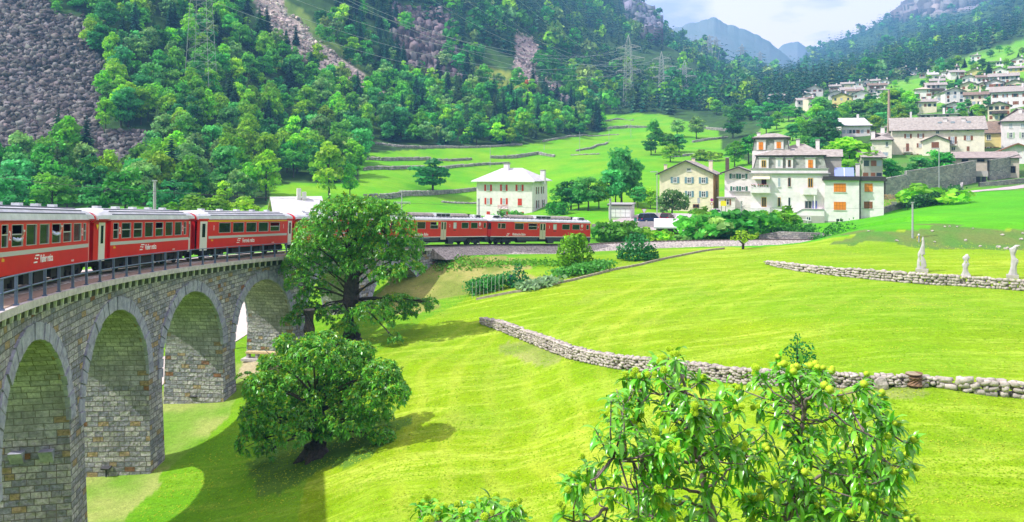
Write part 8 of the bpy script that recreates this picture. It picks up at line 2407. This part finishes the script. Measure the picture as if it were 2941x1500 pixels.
# ------------------------------------------------------------------ sculptures
M_marble = mat('white_marble', (0.50, 0.47, 0.48), 0.7, var=0.18, scale=2, bump=0.25, bscale=10)
def sculpture(label, px, pb, prof, hgt, thick, holes=(), base=None, yaw=-30):
    """a slab figure: outline (x, z) in units of its height, given real thickness and rounded back"""
    O = at(px, pb); t = empty('sculpture', tuple(O), R_(yaw)); tag(t, label, 'sculpture')
    L = [(a*hgt, b*hgt, c*hgt) for a, b, c in prof]           # (z, xl, xr)
    mb = MB(); n = 10; vs = []; 
    for (z, xl, xr) in L:
        cxx, rx = (xl+xr)/2, max(0.01, (xr-xl)/2); ry = min(thick, rx*1.15+0.04)
        for k in range(n):
            a = 2*math.pi*k/n; ex = math.copysign(abs(math.cos(a))**0.75, math.cos(a)); ey = math.copysign(abs(math.sin(a))**0.6, math.sin(a))
            vs.append((cxx+rx*ex, ry*ey, z))
    fs = []
    for i in range(len(L)-1):
        for k in range(n): fs.append((i*n+k, i*n+(k+1)%n, (i+1)*n+(k+1)%n, (i+1)*n+k))
    fs += [tuple(range(n-1,-1,-1)), tuple(range((len(L)-1)*n, len(L)*n))]
    mb.add(vs, fs); f = mb.build('figure', M_marble, t)
    for (x, z, w_, h_) in holes:
        q = MB(); q.prism([((x-w_*0.3)*hgt, (z-h_/2)*hgt), ((x+w_*0.5)*hgt, (z-h_*0.3)*hgt), ((x+w_*0.3)*hgt, (z+h_/2)*hgt), ((x-w_*0.5)*hgt, (z+h_*0.2)*hgt)], 'y', -thick-0.02, thick+0.02)
        cut = q.build('cutter', M_marble, t); md = f.modifiers.new('b', 'BOOLEAN'); md.operation = 'DIFFERENCE'; md.object = cut; md.solver = 'EXACT'
        bpy.context.view_layer.update(); dg = bpy.context.evaluated_depsgraph_get(); me2 = bpy.data.meshes.new_from_object(f.evaluated_get(dg)); f.modifiers.clear(); f.data = me2; bpy.data.objects.remove(cut)
    if base:
        q = MB(); q.box(base[0]*hgt, base[1]*hgt, -base[2], base[2], -0.25, base[3]); q.build('plinth', mat('plinth_stone', (0.42,0.39,0.36), 0.9, var=0.2), t)
    return t
s1 = [(0.0,-.15,.14),(.06,-.15,.10),(.10,-.13,.08),(.16,-.13,.12),(.30,-.125,.10),(.40,-.10,.06),(.44,-.105,.035),(.46,-.11,.02),(.50,-.11,.08),(.54,-.10,.075),(.62,-.06,.07),(.75,-.015,.07),(.86,.0,.065),(.91,-.01,.055),(.96,.005,.045),(1.0,.02,.03)]
sculpture('tall slender spire like white sculpture, leftmost of the three', 2648, 781, s1, 3.1, 0.20, holes=((-0.045,0.42,0.03,0.22),(-0.04,0.23,0.035,0.16)), base=(-.16,.16,0.36,0.28))
s2 = [(0.0,-.20,.20),(.04,-.21,.21),(.10,-.17,.17),(.22,-.13,.10),(.36,-.12,.075),(.46,-.15,.11),(.50,-.16,.13),(.55,-.14,.15),(.60,-.09,.115),(.70,-.08,.10),(.78,-.13,.13),(.83,-.14,.17),(.88,-.11,.15),(.92,-.06,.12),(.97,-.02,.11),(1.0,.01,.08)]
sculpture('small white sculpture of two embracing figures, the middle one', 2774, 793, s2, 1.85, 0.24, holes=((0.02,0.64,0.05,0.10),), base=(-.2,.2,0.3,0.05))
s3 = [(0.0,-.17,.14),(.08,-.13,.12),(.25,-.08,.10),(.35,-.06,.10),(.42,-.06,.12),(.50,-.05,.15),(.56,-.05,.14),(.62,-.05,.08),(.70,-.06,.06),(.80,-.08,.09),(.88,-.10,.12),(.93,-.02,.15),(1.0,.06,.19)]
sculpture('white headless torso sculpture with raised arms, rightmost of the three', 2909, 799, s3, 2.75, 0.26, holes=((0.10,0.93,0.04,0.07),), base=(-.17,.15,0.36,0.28))

# ------------------------------------------------------------------ bench, floodlights, sheds, cars, street things
O = PW(752, 1022, 66.0); O.z = H(O.x, O.y)
b = empty('bench', tuple(O), R_(-8)); tag(b, 'long stone bench with pale timber seat at the foot of the pier', 'bench')
q = MB(); q.box(-1.3, 1.3, -0.28, 0.28, 0.42, 0.56); q.build('seat', mat('bench_timber', (0.62, 0.47, 0.27), 0.8, var=0.25, scale=5), b)
for x in (-1.15, -0.38, 0.38, 1.15):
    q = MB(); q.box(x-0.1, x+0.1, -0.22, 0.22, -0.1, 0.42); q.build('leg', M_conc, b)
q = MB(); q.box(-1.55, 1.45, -0.62, 0.3, -0.15, 0.04); q.build('footing_slab', M_conc, b)
for (px, pb, z, lab) in ((305, 1320, 46.0, 'small floodlight at the foot of the nearer free standing pier'), (557, 1118, 57.2, 'small floodlight at the foot of the second free standing pier')):
    O = PW(px, pb, z); O.z = H(O.x, O.y)
    f = empty('floodlight', tuple(O), R_(-10)); tag(f, lab, 'floodlight', 'floodlights at the pier feet')
    q = MB(); q.box(-0.04, 0.04, -0.03, 0.03, -0.2, 0.42); q.build('stand', M_iron, f)
    q = MB(); q.hexa([(-0.24,-0.14,0.42),(0.24,-0.14,0.42),(0.24,0.14,0.5),(-0.24,0.14,0.5),(-0.27,-0.17,0.52),(0.27,-0.17,0.52),(0.27,0.16,0.62),(-0.27,0.16,0.62)]); q.build('lamp_head', M_iron, f)

def drape(name, m, poly_px, z_up=0.04, step=1.2):
    """a sheet laid over the ground inside a four sided outline of ground points"""
    P = [at(a, b) for a, b in poly_px]
    n = max(4, int(max((P[1]-P[0]).length, (P[2]-P[3]).length)/step)); k = max(3, int(max((P[3]-P[0]).length, (P[2]-P[1]).length)/step))
    V = np.zeros((n+1, k+1, 3))
    for i in range(n+1):
        for j in range(k+1):
            a = P[0].lerp(P[1], i/n); b_ = P[3].lerp(P[2], i/n); c = a.lerp(b_, j/k); V[i, j] = (c.x, c.y, 0)
    V[..., 2] = Hn(V[..., 0], V[..., 1])+z_up
    idx = np.arange((n+1)*(k+1)).reshape(n+1, k+1)
    q = np.stack([idx[:-1,:-1], idx[1:,:-1], idx[1:,1:], idx[:-1,1:]], -1).reshape(-1, 4)
    o = np_mesh(name, V.reshape(-1, 3), q, m, smooth=True); tag(o, kind='structure'); return o
M_asph = mat('pale_asphalt', (0.42, 0.36, 0.36), 0.9, var=0.18, scale=0.6, bump=0.2)
M_path = mat('pale_path', (0.50, 0.44, 0.40), 0.95, var=0.12, scale=1.0)
drape('parking_lot', M_asph, [(1700,672),(1990,664),(1985,640),(1760,632)], 0.06)
drape('street', M_asph, [(1765,634),(2050,646),(2040,616),(1860,612)], 0.10)
drape('path', M_path, [(440,1140),(490,1080),(505,1062),(440,1110)], 0.05)
drape('lane', M_asph, [(2700,566),(2941,541),(2941,531),(2760,552)], 0.08, 1.5)
# path seen through the arches, outside the viaduct
def strip_path(name, m, pts, w, up=0.05):
    V, n = [], 0
    dense = []
    for i in range(len(pts)-1):
        for k in range(12): dense.append(Vector(pts[i]).lerp(Vector(pts[i+1]), k/12))
    dense.append(Vector(pts[-1]))
    G = np.zeros((len(dense), 5, 3))
    for i, p in enumerate(dense):
        d = (dense[min(i+1, len(dense)-1)]-dense[max(i-1, 0)]).normalized(); s = Vector((-d.y, d.x))
        for j in range(5): q = p+s*w*(j/4-0.5); G[i, j] = (q.x, q.y, 0)
    G[..., 2] = Hn(G[..., 0], G[..., 1])+up
    idx = np.arange(len(dense)*5).reshape(len(dense), 5); q = np.stack([idx[:-1,:-1], idx[1:,:-1], idx[1:,1:], idx[:-1,1:]], -1).reshape(-1, 4)
    o = np_mesh(name, G.reshape(-1, 3), q, m, smooth=True); tag(o, kind='structure')
a_ = PW(440, 1110, 62); b_ = PW(560, 1010, 70); c_ = PW(700, 930, 80.0); d_ = PW(760, 880, 92); e_ = PW(830, 850, 102)
strip_path('path', M_path, [(a_.x, a_.y), (b_.x, b_.y), (c_.x, c_.y), (d_.x, d_.y), (e_.x, e_.y)], 4.6)

def car(label, px, pb, z, yaw, paint, Lc=4.2, hgt=1.5, kind='hatch'):
    O = PW(px, pb, z); O.z = H(O.x, O.y)+0.10
    t = empty('parked_car', tuple(O), R_(yaw)); tag(t, label, 'car', 'cars parked near the street')
    hl, w = Lc/2, 0.85
    lower = [(-hl,0.35),(-hl+0.05,0.75),(-hl+0.35,0.86),(hl-1.0,0.88),(hl-0.15,0.70),(hl,0.45),(hl-0.05,0.25),(-hl+0.05,0.25)]
    mb = MB(); mb.prism(lower, 'y', -w, w); body = mb.build('body', paint, t)
    bv = body.modifiers.new('b', 'BEVEL'); bv.width = 0.07; bv.segments = 2
    cab = MB(); z0, z1 = 0.86, hgt
    if kind == 'sedan': xs = (-hl+0.75, -hl+1.35, hl-2.0, hl-1.25)
    else: xs = (-hl+0.08, -hl+0.45, hl-1.85, hl-1.05)
    cab.hexa([(xs[0],-w+.05,z0),(xs[3],-w+.05,z0),(xs[3],w-.05,z0),(xs[0],w-.05,z0),(xs[1],-w+.2,z1-.05),(xs[2],-w+.2,z1-.05),(xs[2],w-.2,z1-.05),(xs[1],w-.2,z1-.05)]); cab.build('windows', M_pane, t)
    rf_ = MB(); rf_.hexa([(xs[1]-.03,-w+.18,z1-.055),(xs[2]+.03,-w+.18,z1-.055),(xs[2]+.03,w-.18,z1-.055),(xs[1]-.03,w-.18,z1-.055),(xs[1]+.08,-w+.28,z1+.02),(xs[2]-.08,-w+.28,z1+.02),(xs[2]-.08,w-.28,z1+.02),(xs[1]+.08,w-.28,z1+.02)])
    for sy in (-1, 1):
        for (xa, xb) in ((xs[0], xs[1]), (xs[3], xs[2]), ((xs[0]+xs[3])/2, (xs[1]+xs[2])/2)):
            rf_.bar((xa, sy*(w-.045), z0), (xb, sy*(w-.195), z1-.03), 0.035, 5)
    rf_.build('roof', paint, t)
    for x in (-hl+0.75, hl-0.8):
        for y in (-w+0.02, w-0.02):
            q = MB(); q.M = Matrix.Translation((x, y, 0.31)) @ Matrix.Rotation(R_(90), 4, 'X'); q.lathe([(0.2,-0.1),(0.31,-0.09),(0.31,0.09),(0.2,0.1)], 16); wl = q.build('wheel', M_under, t)
            q = MB(); q.M = Matrix.Translation((x, y*1.02, 0.31)) @ Matrix.Rotation(R_(90), 4, 'X'); q.lathe([(0.02,-0.105),(0.19,-0.10),(0.19,0.10),(0.02,0.105)], 10); q.build('rim', M_frame, wl)
    for y in (-0.6, 0.6):
        q = MB(); q.cbox(hl-0.06, y, 0.62, 0.1, 0.3, 0.13); q.build('headlight', M_frost, t)
        q = MB(); q.cbox(-hl+0.02, y*1.1, 0.72, 0.08, 0.2, 0.2); q.build('tail_light', mat('tail_red', (0.5,0.01,0.01), 0.4), t)
    for y in (-w-0.08, w+0.08):
        q = MB(); q.cbox(xs[3]-0.25, y, 0.98, 0.12, 0.16, 0.12); q.build('mirror', paint, t)
    return t
car('dark blue estate car parked left of the dark red car', 1868, 652, 143, 25, mat('paint_blue', (0.015,0.03,0.11), 0.25, spec=0.6), 4.5, 1.65)
car('dark red car between the blue and the white parked cars', 1916, 645, 147, 62, mat('paint_maroon', (0.10,0.02,0.035), 0.25, spec=0.6), 4.0, 1.5)
car('small white car at the right end of the parked row', 1962, 650, 143, 62, mat('paint_white', (0.70,0.70,0.72), 0.25, spec=0.6), 3.9, 1.5)
car('white saloon parked before the porch of the small white house', 2050, 608, 160, 172, mat('paint_silver', (0.60,0.58,0.62), 0.3, spec=0.6), 4.6, 1.4, 'sedan')

h = House('garden_shed', 'dark timber shed with bright metal roof beside the track', 'shed', 1885, 1946, 692, -10, z=127)
h.walls(0, h.W, 3.0, 2.3, M_wood, z0=-0.5, gable='side', ridge=0.8); h.roof(0, h.W, 3.0, 2.3, 'gable_side', 1.0, mat('bright_metal_roof', (0.74,0.74,0.76), 0.5), ov=0.35, fascia=M_frame)
h.win(1920, 1938, 668, 690, 'plain', glass=M_void, frame=M_wood, sill=False)
h = House('lean_to', 'low dark lean to with pale flat roof left of the timber shed', 'shed', 1785, 1850, 694, -8, z=128)
h.walls(0, h.W, 1.8, 1.5, M_wood, z0=-0.5); h.roof(0, h.W, 1.8, 1.5, 'flat', 0, T_grey, ov=0.2)
stone_wall('low grey concrete wall along the back of the parking lot', [(1700, 672, 1.0, 132), (1790, 668, 1.0, 134), (1880, 664, 1.0, 135)], 1, m=M_conc, th=0.25, z0=-0.8)
stone_wall('low white wall in front of the willow', [(1885, 616, 0.8, 155), (1940, 614, 0.8, 156), (1992, 616, 0.9, 155)], 1, m=P_pale, th=0.3, z0=-0.8)

def pole(label, px, pt, pb, z, r, name='mast', cat='mast', m=None, r2=None, group=None, onground=True):
    O = PW(px, pb, z); g = H(O.x, O.y) if onground else O.z
    top = CZ-(pt-PY0)/F*z
    t = empty(name, (O.x, O.y, g)); tag(t, label, cat, group)
    q = MB(); q.bar((0,0,-0.4), (0,0,top-g), r, 8, r2 or r*0.75); q.build('pole', m or M_post, t)
    return t, top-g
for (lab, px, pt, pb, z, r, side) in (('grey track mast right of the leading railcar', 1753, 573, 690, 121.5, 0.19, -1), ('slim grey track mast in front of the villa bushes', 2129, 580, 690, 122, 0.15, -1), ('track mast on the mown bank left of the tall sculpture', 2621, 583, 693, 94, 0.13, 0), ('pinkish concrete mast rising behind the second carriage', 444, 521, 640, 69, 0.17, 0), ('grey mast on the far side of the railcars beside the white house', 1375, 573, 690, 104, 0.16, 0)):
    t, hh_ = pole(lab, px, pt, pb, z, r, group='masts along the railway')
    q = MB(); q.box(-r, r, -r, r, hh_-0.01, hh_+0.1); q.build('cap', M_post, t)
    if side:
        q = MB(); q.bar((0,0,hh_-0.8), (side*0.2,-2.6,hh_-0.5), 0.035); q.bar((0,0,hh_-0.1), (side*0.1,-1.6,hh_-0.6), 0.02); q.build('bracket', M_iron, t)
t, hh_ = pole('thin white catenary mast with crossarm on the meadow behind the railcars', 1154, 547, 700, 88, 0.07, cat='mast', group='masts along the railway')
q = MB(); q.bar((-0.9,0,hh_-1.3), (0.9,0,hh_-1.3), 0.04); q.bar((-0.9,0,hh_-1.45), (0.9,0,hh_-1.45), 0.03)
for x in (-0.9, -0.3, 0.3, 0.9): q.bar((x,0,hh_-1.5), (x,0,hh_-1.25), 0.03)
q.bar((-0.3,0,hh_), (0.3,0,hh_), 0.03); q.build('crossarm', M_post, t)
for (lab, px, pt, pb, z, rr__) in (('tall street lamp left of the cream house', 1887, 494, 618, 152, 0.10), ('tall street lamp beside the stone wall and green trees', 2697, 428, 560, 178, 0.11)):
    t, hh_ = pole(lab, px, pt, pb, z, rr__, 'street_lamp', 'street lamp', group='street lamps')
    q = MB(); q.hexa([(-1.3,-0.12,hh_-.05),(0.1,-0.12,hh_-.05),(0.1,0.12,hh_-.05),(-1.3,0.12,hh_-.05),(-1.2,-0.1,hh_+.08),(0.05,-0.1,hh_+.1),(0.05,0.1,hh_+.1),(-1.2,0.1,hh_+.08)]); q.build('lamp_head', M_post, t)
for (px, pt, pb, z) in ((1563, 415, 432, 300), (1665, 378, 440, 290), (1812, 352, 396, 400), (1408, 420, 480, 250), (1749, 370, 410, 330)):
    a_g = at(px, pb); pole('thin pole standing on the terraced meadow', px, pt, pb, a_g.y, 0.10, 'wooden_pole', 'pole', group='thin poles on the terraced meadow')
# signs
def sign_post(label, px, pt, pb, z, kind):
    t, hh_ = pole(label, px, pt, pb, z, 0.04, 'road_sign', 'road sign')
    q = MB()
    if kind == 'yield':
        q.prism([(-0.5, hh_+0.05), (0.5, hh_+0.05), (0, hh_-0.8)], 'y', -0.07, -0.045); p = q.build('sign_border', M_red, t)
        q = MB(); q.prism([(-0.42, hh_+0.01), (0.42, hh_+0.01), (0, hh_-0.7)], 'y', -0.08, -0.071); q.build('sign_face', M_white, t)
    else:
        for k, (m1, m2) in enumerate(((mat('sign_magenta', (0.45,0.05,0.35), 0.5), None), (M_red, M_white))):
            zc_ = hh_-0.3-0.75*k
            q = MB(); q.M = Matrix.Translation((0,-0.07,zc_)) @ Matrix.Rotation(R_(90), 4, 'X'); q.lathe([(0.30,0.0),(0.30,0.02)], 20); p = q.build('sign_disc', m1, t)
            if m2: q = MB(); q.M = Matrix.Translation((0,-0.09,zc_)) @ Matrix.Rotation(R_(90), 4, 'X'); q.lathe([(0.2,0.0),(0.2,0.01)], 20); q.build('sign_face', m2, p)
sign_post('white triangular give way sign at the parking entrance', 1850, 601, 634, 145, 'yield')
sign_post('two round traffic signs on one post before the cream house', 2044, 570, 610, 158, 'round')
t = House('notice_board', 'small grey notice board on the cream house street side', 'notice board', 2003, 2010, 590, -20, z=160).t
q = MB(); q.box(0, 0.5, -0.05, 0, 0.4, 1.5); q.build('board', M_post, t); q = MB(); q.box(0.2, 0.28, -0.03, 0, -2.2, 0.4); q.build('post', M_iron, t)
O = PW(1825, 632, 142); t = empty('waste_bin', (O.x, O.y, H(O.x, O.y))); tag(t, 'green waste bin at the edge of the parking lot', 'bin')
q = MB(); q.lathe([(0.2,0),(0.24,0.1),(0.27,0.85),(0.29,0.9)], 14); q.build('bin', mat('bin_green', (0.02,0.20,0.10), 0.5), t); q = MB(); q.lathe([(0.29,0.901),(0.27,0.98),(0.05,1.02)], 14); q.build('lid', M_iron, t)
for (px, pb, z, lab) in ((1465, 828, 78.5, 'blue plastic barrel at the left of the garden shrub'), (1638, 773, 83.5, 'dark blue barrel under the bright bushy tree, left one'), (1659, 772, 84.5, 'grey plastic barrel under the bright bushy tree, right one')):
    O = PW(px, pb, z); t = empty('barrel', (O.x, O.y, H(O.x, O.y))); tag(t, lab, 'barrel', 'barrels in the vegetable garden')
    q = MB(); q.lathe([(0.27,0),(0.31,0.05),(0.32,0.45),(0.31,0.85),(0.27,0.9)], 14); q.build('drum', mat('barrel_blue', (0.02,0.04,0.14), 0.5) if 'grey' not in lab else T_grey, t); q = MB(); q.lathe([(0.26,0.901),(0.25,0.93)], 14); q.build('lid', M_iron, t)
for k in range(9):
    O = PW(1356+k*11, 846-k*1.6, 76); q = MB(); q.bar((0,0,-0.2), (0.02,0,1.55), 0.013, 5); o = q.build('garden_stake', W_frame); o.location = (O.x, O.y, H(O.x, O.y)); tag(o, 'thin pale stake standing in the tomato row', 'stake', 'stakes in the tomato row')
# garden table by the villa
O = PW(2307, 646, 147.5); t = empty('garden_table', (O.x, O.y, H(O.x, O.y)), R_(-15)); tag(t, 'white garden table on the lawn before the villa stair', 'table')
q = MB(); q.box(-0.85, 0.85, -0.4, 0.4, 0.72, 0.77); q.build('tabletop', W_frame, t)
for x in (-0.75, 0.75):
    for y in (-0.32, 0.32): q = MB(); q.box(x-.04, x+.04, y-.04, y+.04, 0, 0.72); q.build('leg', W_frame, t)
# wood pile by the villa corner
O = PW(2552, 598, 158); rs_ = np.random.RandomState(3); t = empty('wood_pile', (O.x, O.y, H(O.x, O.y)), R_(-25)); tag(t, 'pile of split yellow firewood beside the villa corner', 'wood pile')
q = MB()
for r_ in range(9):
    for k in range(11): x = -1.9+k*0.38+0.19*(r_ % 2)+rs_.uniform(-.06,.06); z_ = 0.15+r_*0.28; q.bar((x, -0.4+rs_.uniform(-.12,.12), z_), (x+rs_.uniform(-.05,.05), 0.4, z_+rs_.uniform(-.04,.04)), 0.15*rs_.uniform(.75, 1.1), 6)
q.build('logs', mat('firewood', (0.60, 0.43, 0.20), 0.9, col2=(0.35, 0.22, 0.10), scale=3), t)
O = PW(2568, 606, 152); t = empty('trough', (O.x, O.y, H(O.x, O.y)), R_(-20)); tag(t, 'white tapered tub standing on the sloping stone wall', 'tub')
q = MB(); q.hexa([(-0.3,-0.2,1.0),(0.3,-0.2,1.0),(0.3,0.2,1.0),(-0.3,0.2,1.0),(-0.5,-0.35,1.6),(0.5,-0.35,1.6),(0.5,0.35,1.6),(-0.5,0.35,1.6)]); q.box(-0.1,0.1,-0.1,0.1,-0.3,1.0); q.build('basin', P_white, t)
# yellow hydrant marker on the bank and loose stones
O = at(2639, 696); t = empty('hydrant', (O.x, O.y, O.z)); tag(t, 'small hydrant post with yellow hose beside the track mast on the bank', 'hydrant')
q = MB(); q.lathe([(0.09,-0.1),(0.09,0.7),(0.14,0.72),(0.14,0.85),(0.05,0.98)], 10); q.build('post', M_post, t)
q = MB(); q.tube([(-0.1,0,0.75),(-0.22,0,0.5),(-0.2,0,0.15),(0.15,-0.05,0.1),(0.22,0,0.45),(0.1,0,0.7)], 0.035, 6); q.build('hose', M_yellow, t)
rs_ = np.random.RandomState(12)
for k, (px, py, s) in enumerate(((2576,693,0.45),(2678,665,0.4),(2713,653,0.32),(2727,652,0.25),(2749,653,0.3),(2773,692,0.45),(2868,711,0.55),(2893,716,0.6),(2878,676,0.4),(2815,709,0.35),(2937,672,0.4),(2933,689,0.5),(2685,697,0.28),(2795,658,0.25),(2494,665,0.3))):
    bmv = bmesh.new(); bmesh.ops.create_icosphere(bmv, subdivisions=2, radius=s*0.6)
    for v in bmv.verts: v.co *= 0.75+0.5*mnoise.noise(v.co*4+Vector((k, 0, 0))); v.co.z *= 0.6
    me = bpy.data.meshes.new('loose_rock'); bmv.to_mesh(me); bmv.free(); me.materials.append(M_dry); ob = bpy.data.objects.new('loose_rock', me); COL.objects.link(ob); O = at(px, py); ob.location = (O.x, O.y, O.z+0.08); tag(ob, 'pale loose rock lying on the rough mown bank', 'rock', 'loose rocks on the rough bank')
# orange digger on the slide and crane in the village
O = at(1509, 246); t = empty('excavator', (O.x, O.y, O.z), R_(20)); tag(t, 'small orange excavator working on the pale rock slide', 'excavator')
MO = mat('excavator_orange', (0.75, 0.18, 0.02), 0.5); q = MB(); q.box(-1.6,1.6,-1.3,-0.8,0,0.9); q.box(-1.6,1.6,0.8,1.3,0,0.9); q.build('tracks', M_under, t)
q = MB(); q.box(-1.6,1.3,-1.2,1.2,1.0,2.2); q.build('body', MO, t); q = MB(); q.box(0.1,1.3,-1.1,0.1,2.2,3.3); q.build('cab', MO, t); q = MB(); q.tube([(1.2,0.5,1.9),(3.2,0.5,3.9),(5.0,0.5,2.6),(5.3,0.5,1.0)], [0.22,0.2,0.15,0.12], 6); q.build('arm', MO, t)
O = PW(2408, 262, 640); O.z = H(O.x, O.y); t = empty('tower_crane', (O.x, O.y, O.z)); tag(t, 'turquoise crane standing among the upper village houses', 'crane')
MT = mat('crane_turquoise', (0.12, 0.42, 0.40), 0.6); q = MB(); q.box(-0.6,0.6,-0.6,0.6,0,9); q.build('mast', MT, t); q = MB(); q.hexa([(-7,-0.3,8.6),(6,-0.3,8.6),(6,0.3,8.6),(-7,0.3,8.6),(-7,-0.3,9.0),(6,-0.3,9.0),(6,0.3,9.0),(-7,0.3,9.0)]); q.bar((-7,0,9.0),(0,0,11.5),0.12); q.bar((0,0,11.5),(6,0,9.0),0.12); q.build('jib', MT, t)

# ------------------------------------------------------------------ lattice pylons and power lines
M_pyl = mat('pylon_steel', (0.36, 0.38, 0.36), 0.6, var=0.15); M_wire = mat('power_wire', (0.42, 0.45, 0.46), 0.5)
PYL = []
def pylon(label, px, pt, pb, z, wpx, arms, tk=1.0, yaw=0):
    g = PW(px, pb, z); gz = H(g.x, g.y); top = CZ-(pt-PY0)/F*z; hgt = top-gz
    t = empty('lattice_pylon', (g.x, g.y, gz), R_(yaw)); tag(t, label, 'pylon', 'lattice pylons along the valley')
    w0 = wpx*z/F/2; mb = MB(); r = 0.05*tk*z/260
    lv = [0.0]; 
    while lv[-1] < 0.86: lv.append(lv[-1]+0.075*(1.15-lv[-1]*0.5))
    wid = lambda u: w0*(1-0.55*u) if u < 0.86 else w0*(1-0.55*0.86)*max(0.03, (1-u)/0.14)
    lv = [u for u in lv if u < 0.9]+[1.0]
    for (u, v) in zip(lv[:-1], lv[1:]):
        a, b = wid(u), wid(v); c = [(-1,-1),(1,-1),(1,1),(-1,1)]
        for k in range(4):
            x0, y0 = c[k]; x1, y1 = c[(k+1) % 4]
            mb.bar((x0*a, y0*a, u*hgt), (x0*b, y0*b, v*hgt), r*1.5, 4)
            mb.bar((x0*a, y0*a, u*hgt), (x1*b, y1*b, v*hgt), r, 3); 
            mb.bar((x0*b, y0*b, v*hgt), (x1*b, y1*b, v*hgt), r*0.8, 3)
    mb.build('lattice_tower', M_pyl, t)
    ends = []
    for (py_, hw) in arms:
        za = CZ-(py_-PY0)/F*z-gz; L_ = hw*z/F; u = za/hgt; a = wid(min(u, 0.99))
        am = MB()
        for s in (-1, 1):
            for y in (-a, a): am.bar((s*a*0.8, y, za), (s*L_, 0, za), r*1.2, 4); am.bar((s*a*0.8, y, za+0.045*hgt), (s*L_, 0, za), r, 3)
            for q in (0.35, 0.65): am.bar((s*(a+(L_-a)*q), -a*(1-q), za), (s*(a+(L_-a)*q), 0, za+0.045*hgt*(1-q)), r*0.8, 3)
            am.bar((s*L_, 0, za), (s*L_, 0, za-0.035*hgt), r*1.3, 5)
            ends.append(Vector((g.x, g.y, gz))+Matrix.Rotation(R_(yaw), 3, 'Z') @ Vector((s*L_, 0, za-0.035*hgt)))
        am.build('crossarm', M_pyl, t)
    PYL.append(ends); return ends
p0 = pylon('nearest tall lattice pylon in the wood, its top cut by the upper edge', 578, -130, 158, 268, 72, [(-70, 110), (-30, 150), (10, 110)] if False else [(-95, 110), (-50, 150)], 1.0)
p1 = pylon('large lattice pylon with three crossarms above the meadow wood', 1805, 100, 262, 500, 26, [(137, 36), (169, 48), (203, 36)], 1.0, -25)
p2 = pylon('lattice pylon second from the left above the meadow wood', 1900, 148, 290, 560, 18, [(169, 26), (194, 44), (221, 26)], 1.0, -25)
p3 = pylon('lattice pylon with red top marker above the meadow wood', 1966, 174, 300, 600, 16, [(199, 22), (220, 34), (241, 20)], 1.0, -20)
p4 = pylon('left of the two overlapping pylons on the wooded ridge', 2037, 100, 190, 1150, 14, [(107, 14), (121, 20)], 1.0)
p5 = pylon('right of the two overlapping pylons on the wooded ridge', 2056, 106, 195, 1180, 13, [(118, 14), (131, 24)], 1.0)
p6 = pylon('grey pylon with three arms beyond the wooded ridge', 2131, 126, 190, 1330, 12, [(138, 10), (147, 17), (157, 12)], 1.0)
p7 = pylon('small pylon farthest right before the blue mountains', 2183, 147, 196, 1400, 11, [(155, 9), (165, 16)], 1.0)
for (a, b_) in ((p0, p1),):
    pass
def wire(a, b, sag, r, lab, grp):
    pts = [a.lerp(b, k/24)-Vector((0, 0, sag*4*(k/24)*(1-k/24))) for k in range(25)]
    q = MB(); O = a.copy(); q.tube([p-O for p in pts], r, 4); o = q.build('power_line', M_wire); o.location = O; tag(o, lab, 'power line', grp)
# lines from the large pylon up to the left, out of the picture
for k, (i, (lx, ly, lz)) in enumerate(((0,(700,-60,250)),(1,(760,-80,250)),(2,(620,-40,245)),(3,(820,-90,250)),(4,(600,0,245)),(5,(880,-60,250)))):
    wire(p1[i], PW(lx, ly, lz), 13, 0.055, 'thin power line running from the large pylon up across the wooded slope', 'power lines crossing the wooded slope')
for k, i in enumerate((0,1,2,3,4,5)):
    if i < len(p2): wire(p2[i], PW(1150+70*k, -60-20*k, 330), 16, 0.06, 'thin power line running from the second pylon up over the rock cliff', 'power lines over the rock cliff')
for k in range(6): wire(p3[k], (p4+p5)[k % 8], 34, 0.10, 'power line hanging between the red topped pylon and the ridge pylons', 'power lines between ridge and valley pylons')
for a in np.arange(100, 101): pass
# contact wire above the track
O = arc(40, 70, rail_z(40)+4.66)
q = MB(); q.tube([arc(a, 70, rail_z(a)+4.66)-O for a in np.arange(6, 148, 2.0)], 0.012, 4); o = q.build('contact_wire', M_iron); o.location = O; tag(o, 'thin contact wire strung above the railway track', 'wire')
# ------------------------------------------------------------------ the hazy valley air
hz = MB(); hz.box(-3000, 3000, -3000, 3000, -60, 640)
m = bpy.data.materials.new('haze_air'); m.use_nodes = True; n = m.node_tree
n.nodes.remove(n.nodes['Principled BSDF'])
pv = n.nodes.new('ShaderNodeVolumePrincipled'); pv.inputs['Color'].default_value = (0.22, 0.55, 1.0, 1); pv.inputs['Density'].default_value = 0.00036; pv.inputs['Anisotropy'].default_value = 0.1
n.links.new(pv.outputs[0], n.nodes['Material Output'].inputs['Volume'])
o = hz.build('haze', m); o['kind'] = 'stuff'; tag(o, 'thin bluish haze filling the valley air', 'haze')
# prototypes never planted are dropped
for pr in PB+PC+PS:
    if pr not in USED:
        for c in list(pr.children): bpy.data.objects.remove(c)
        bpy.data.objects.remove(pr)
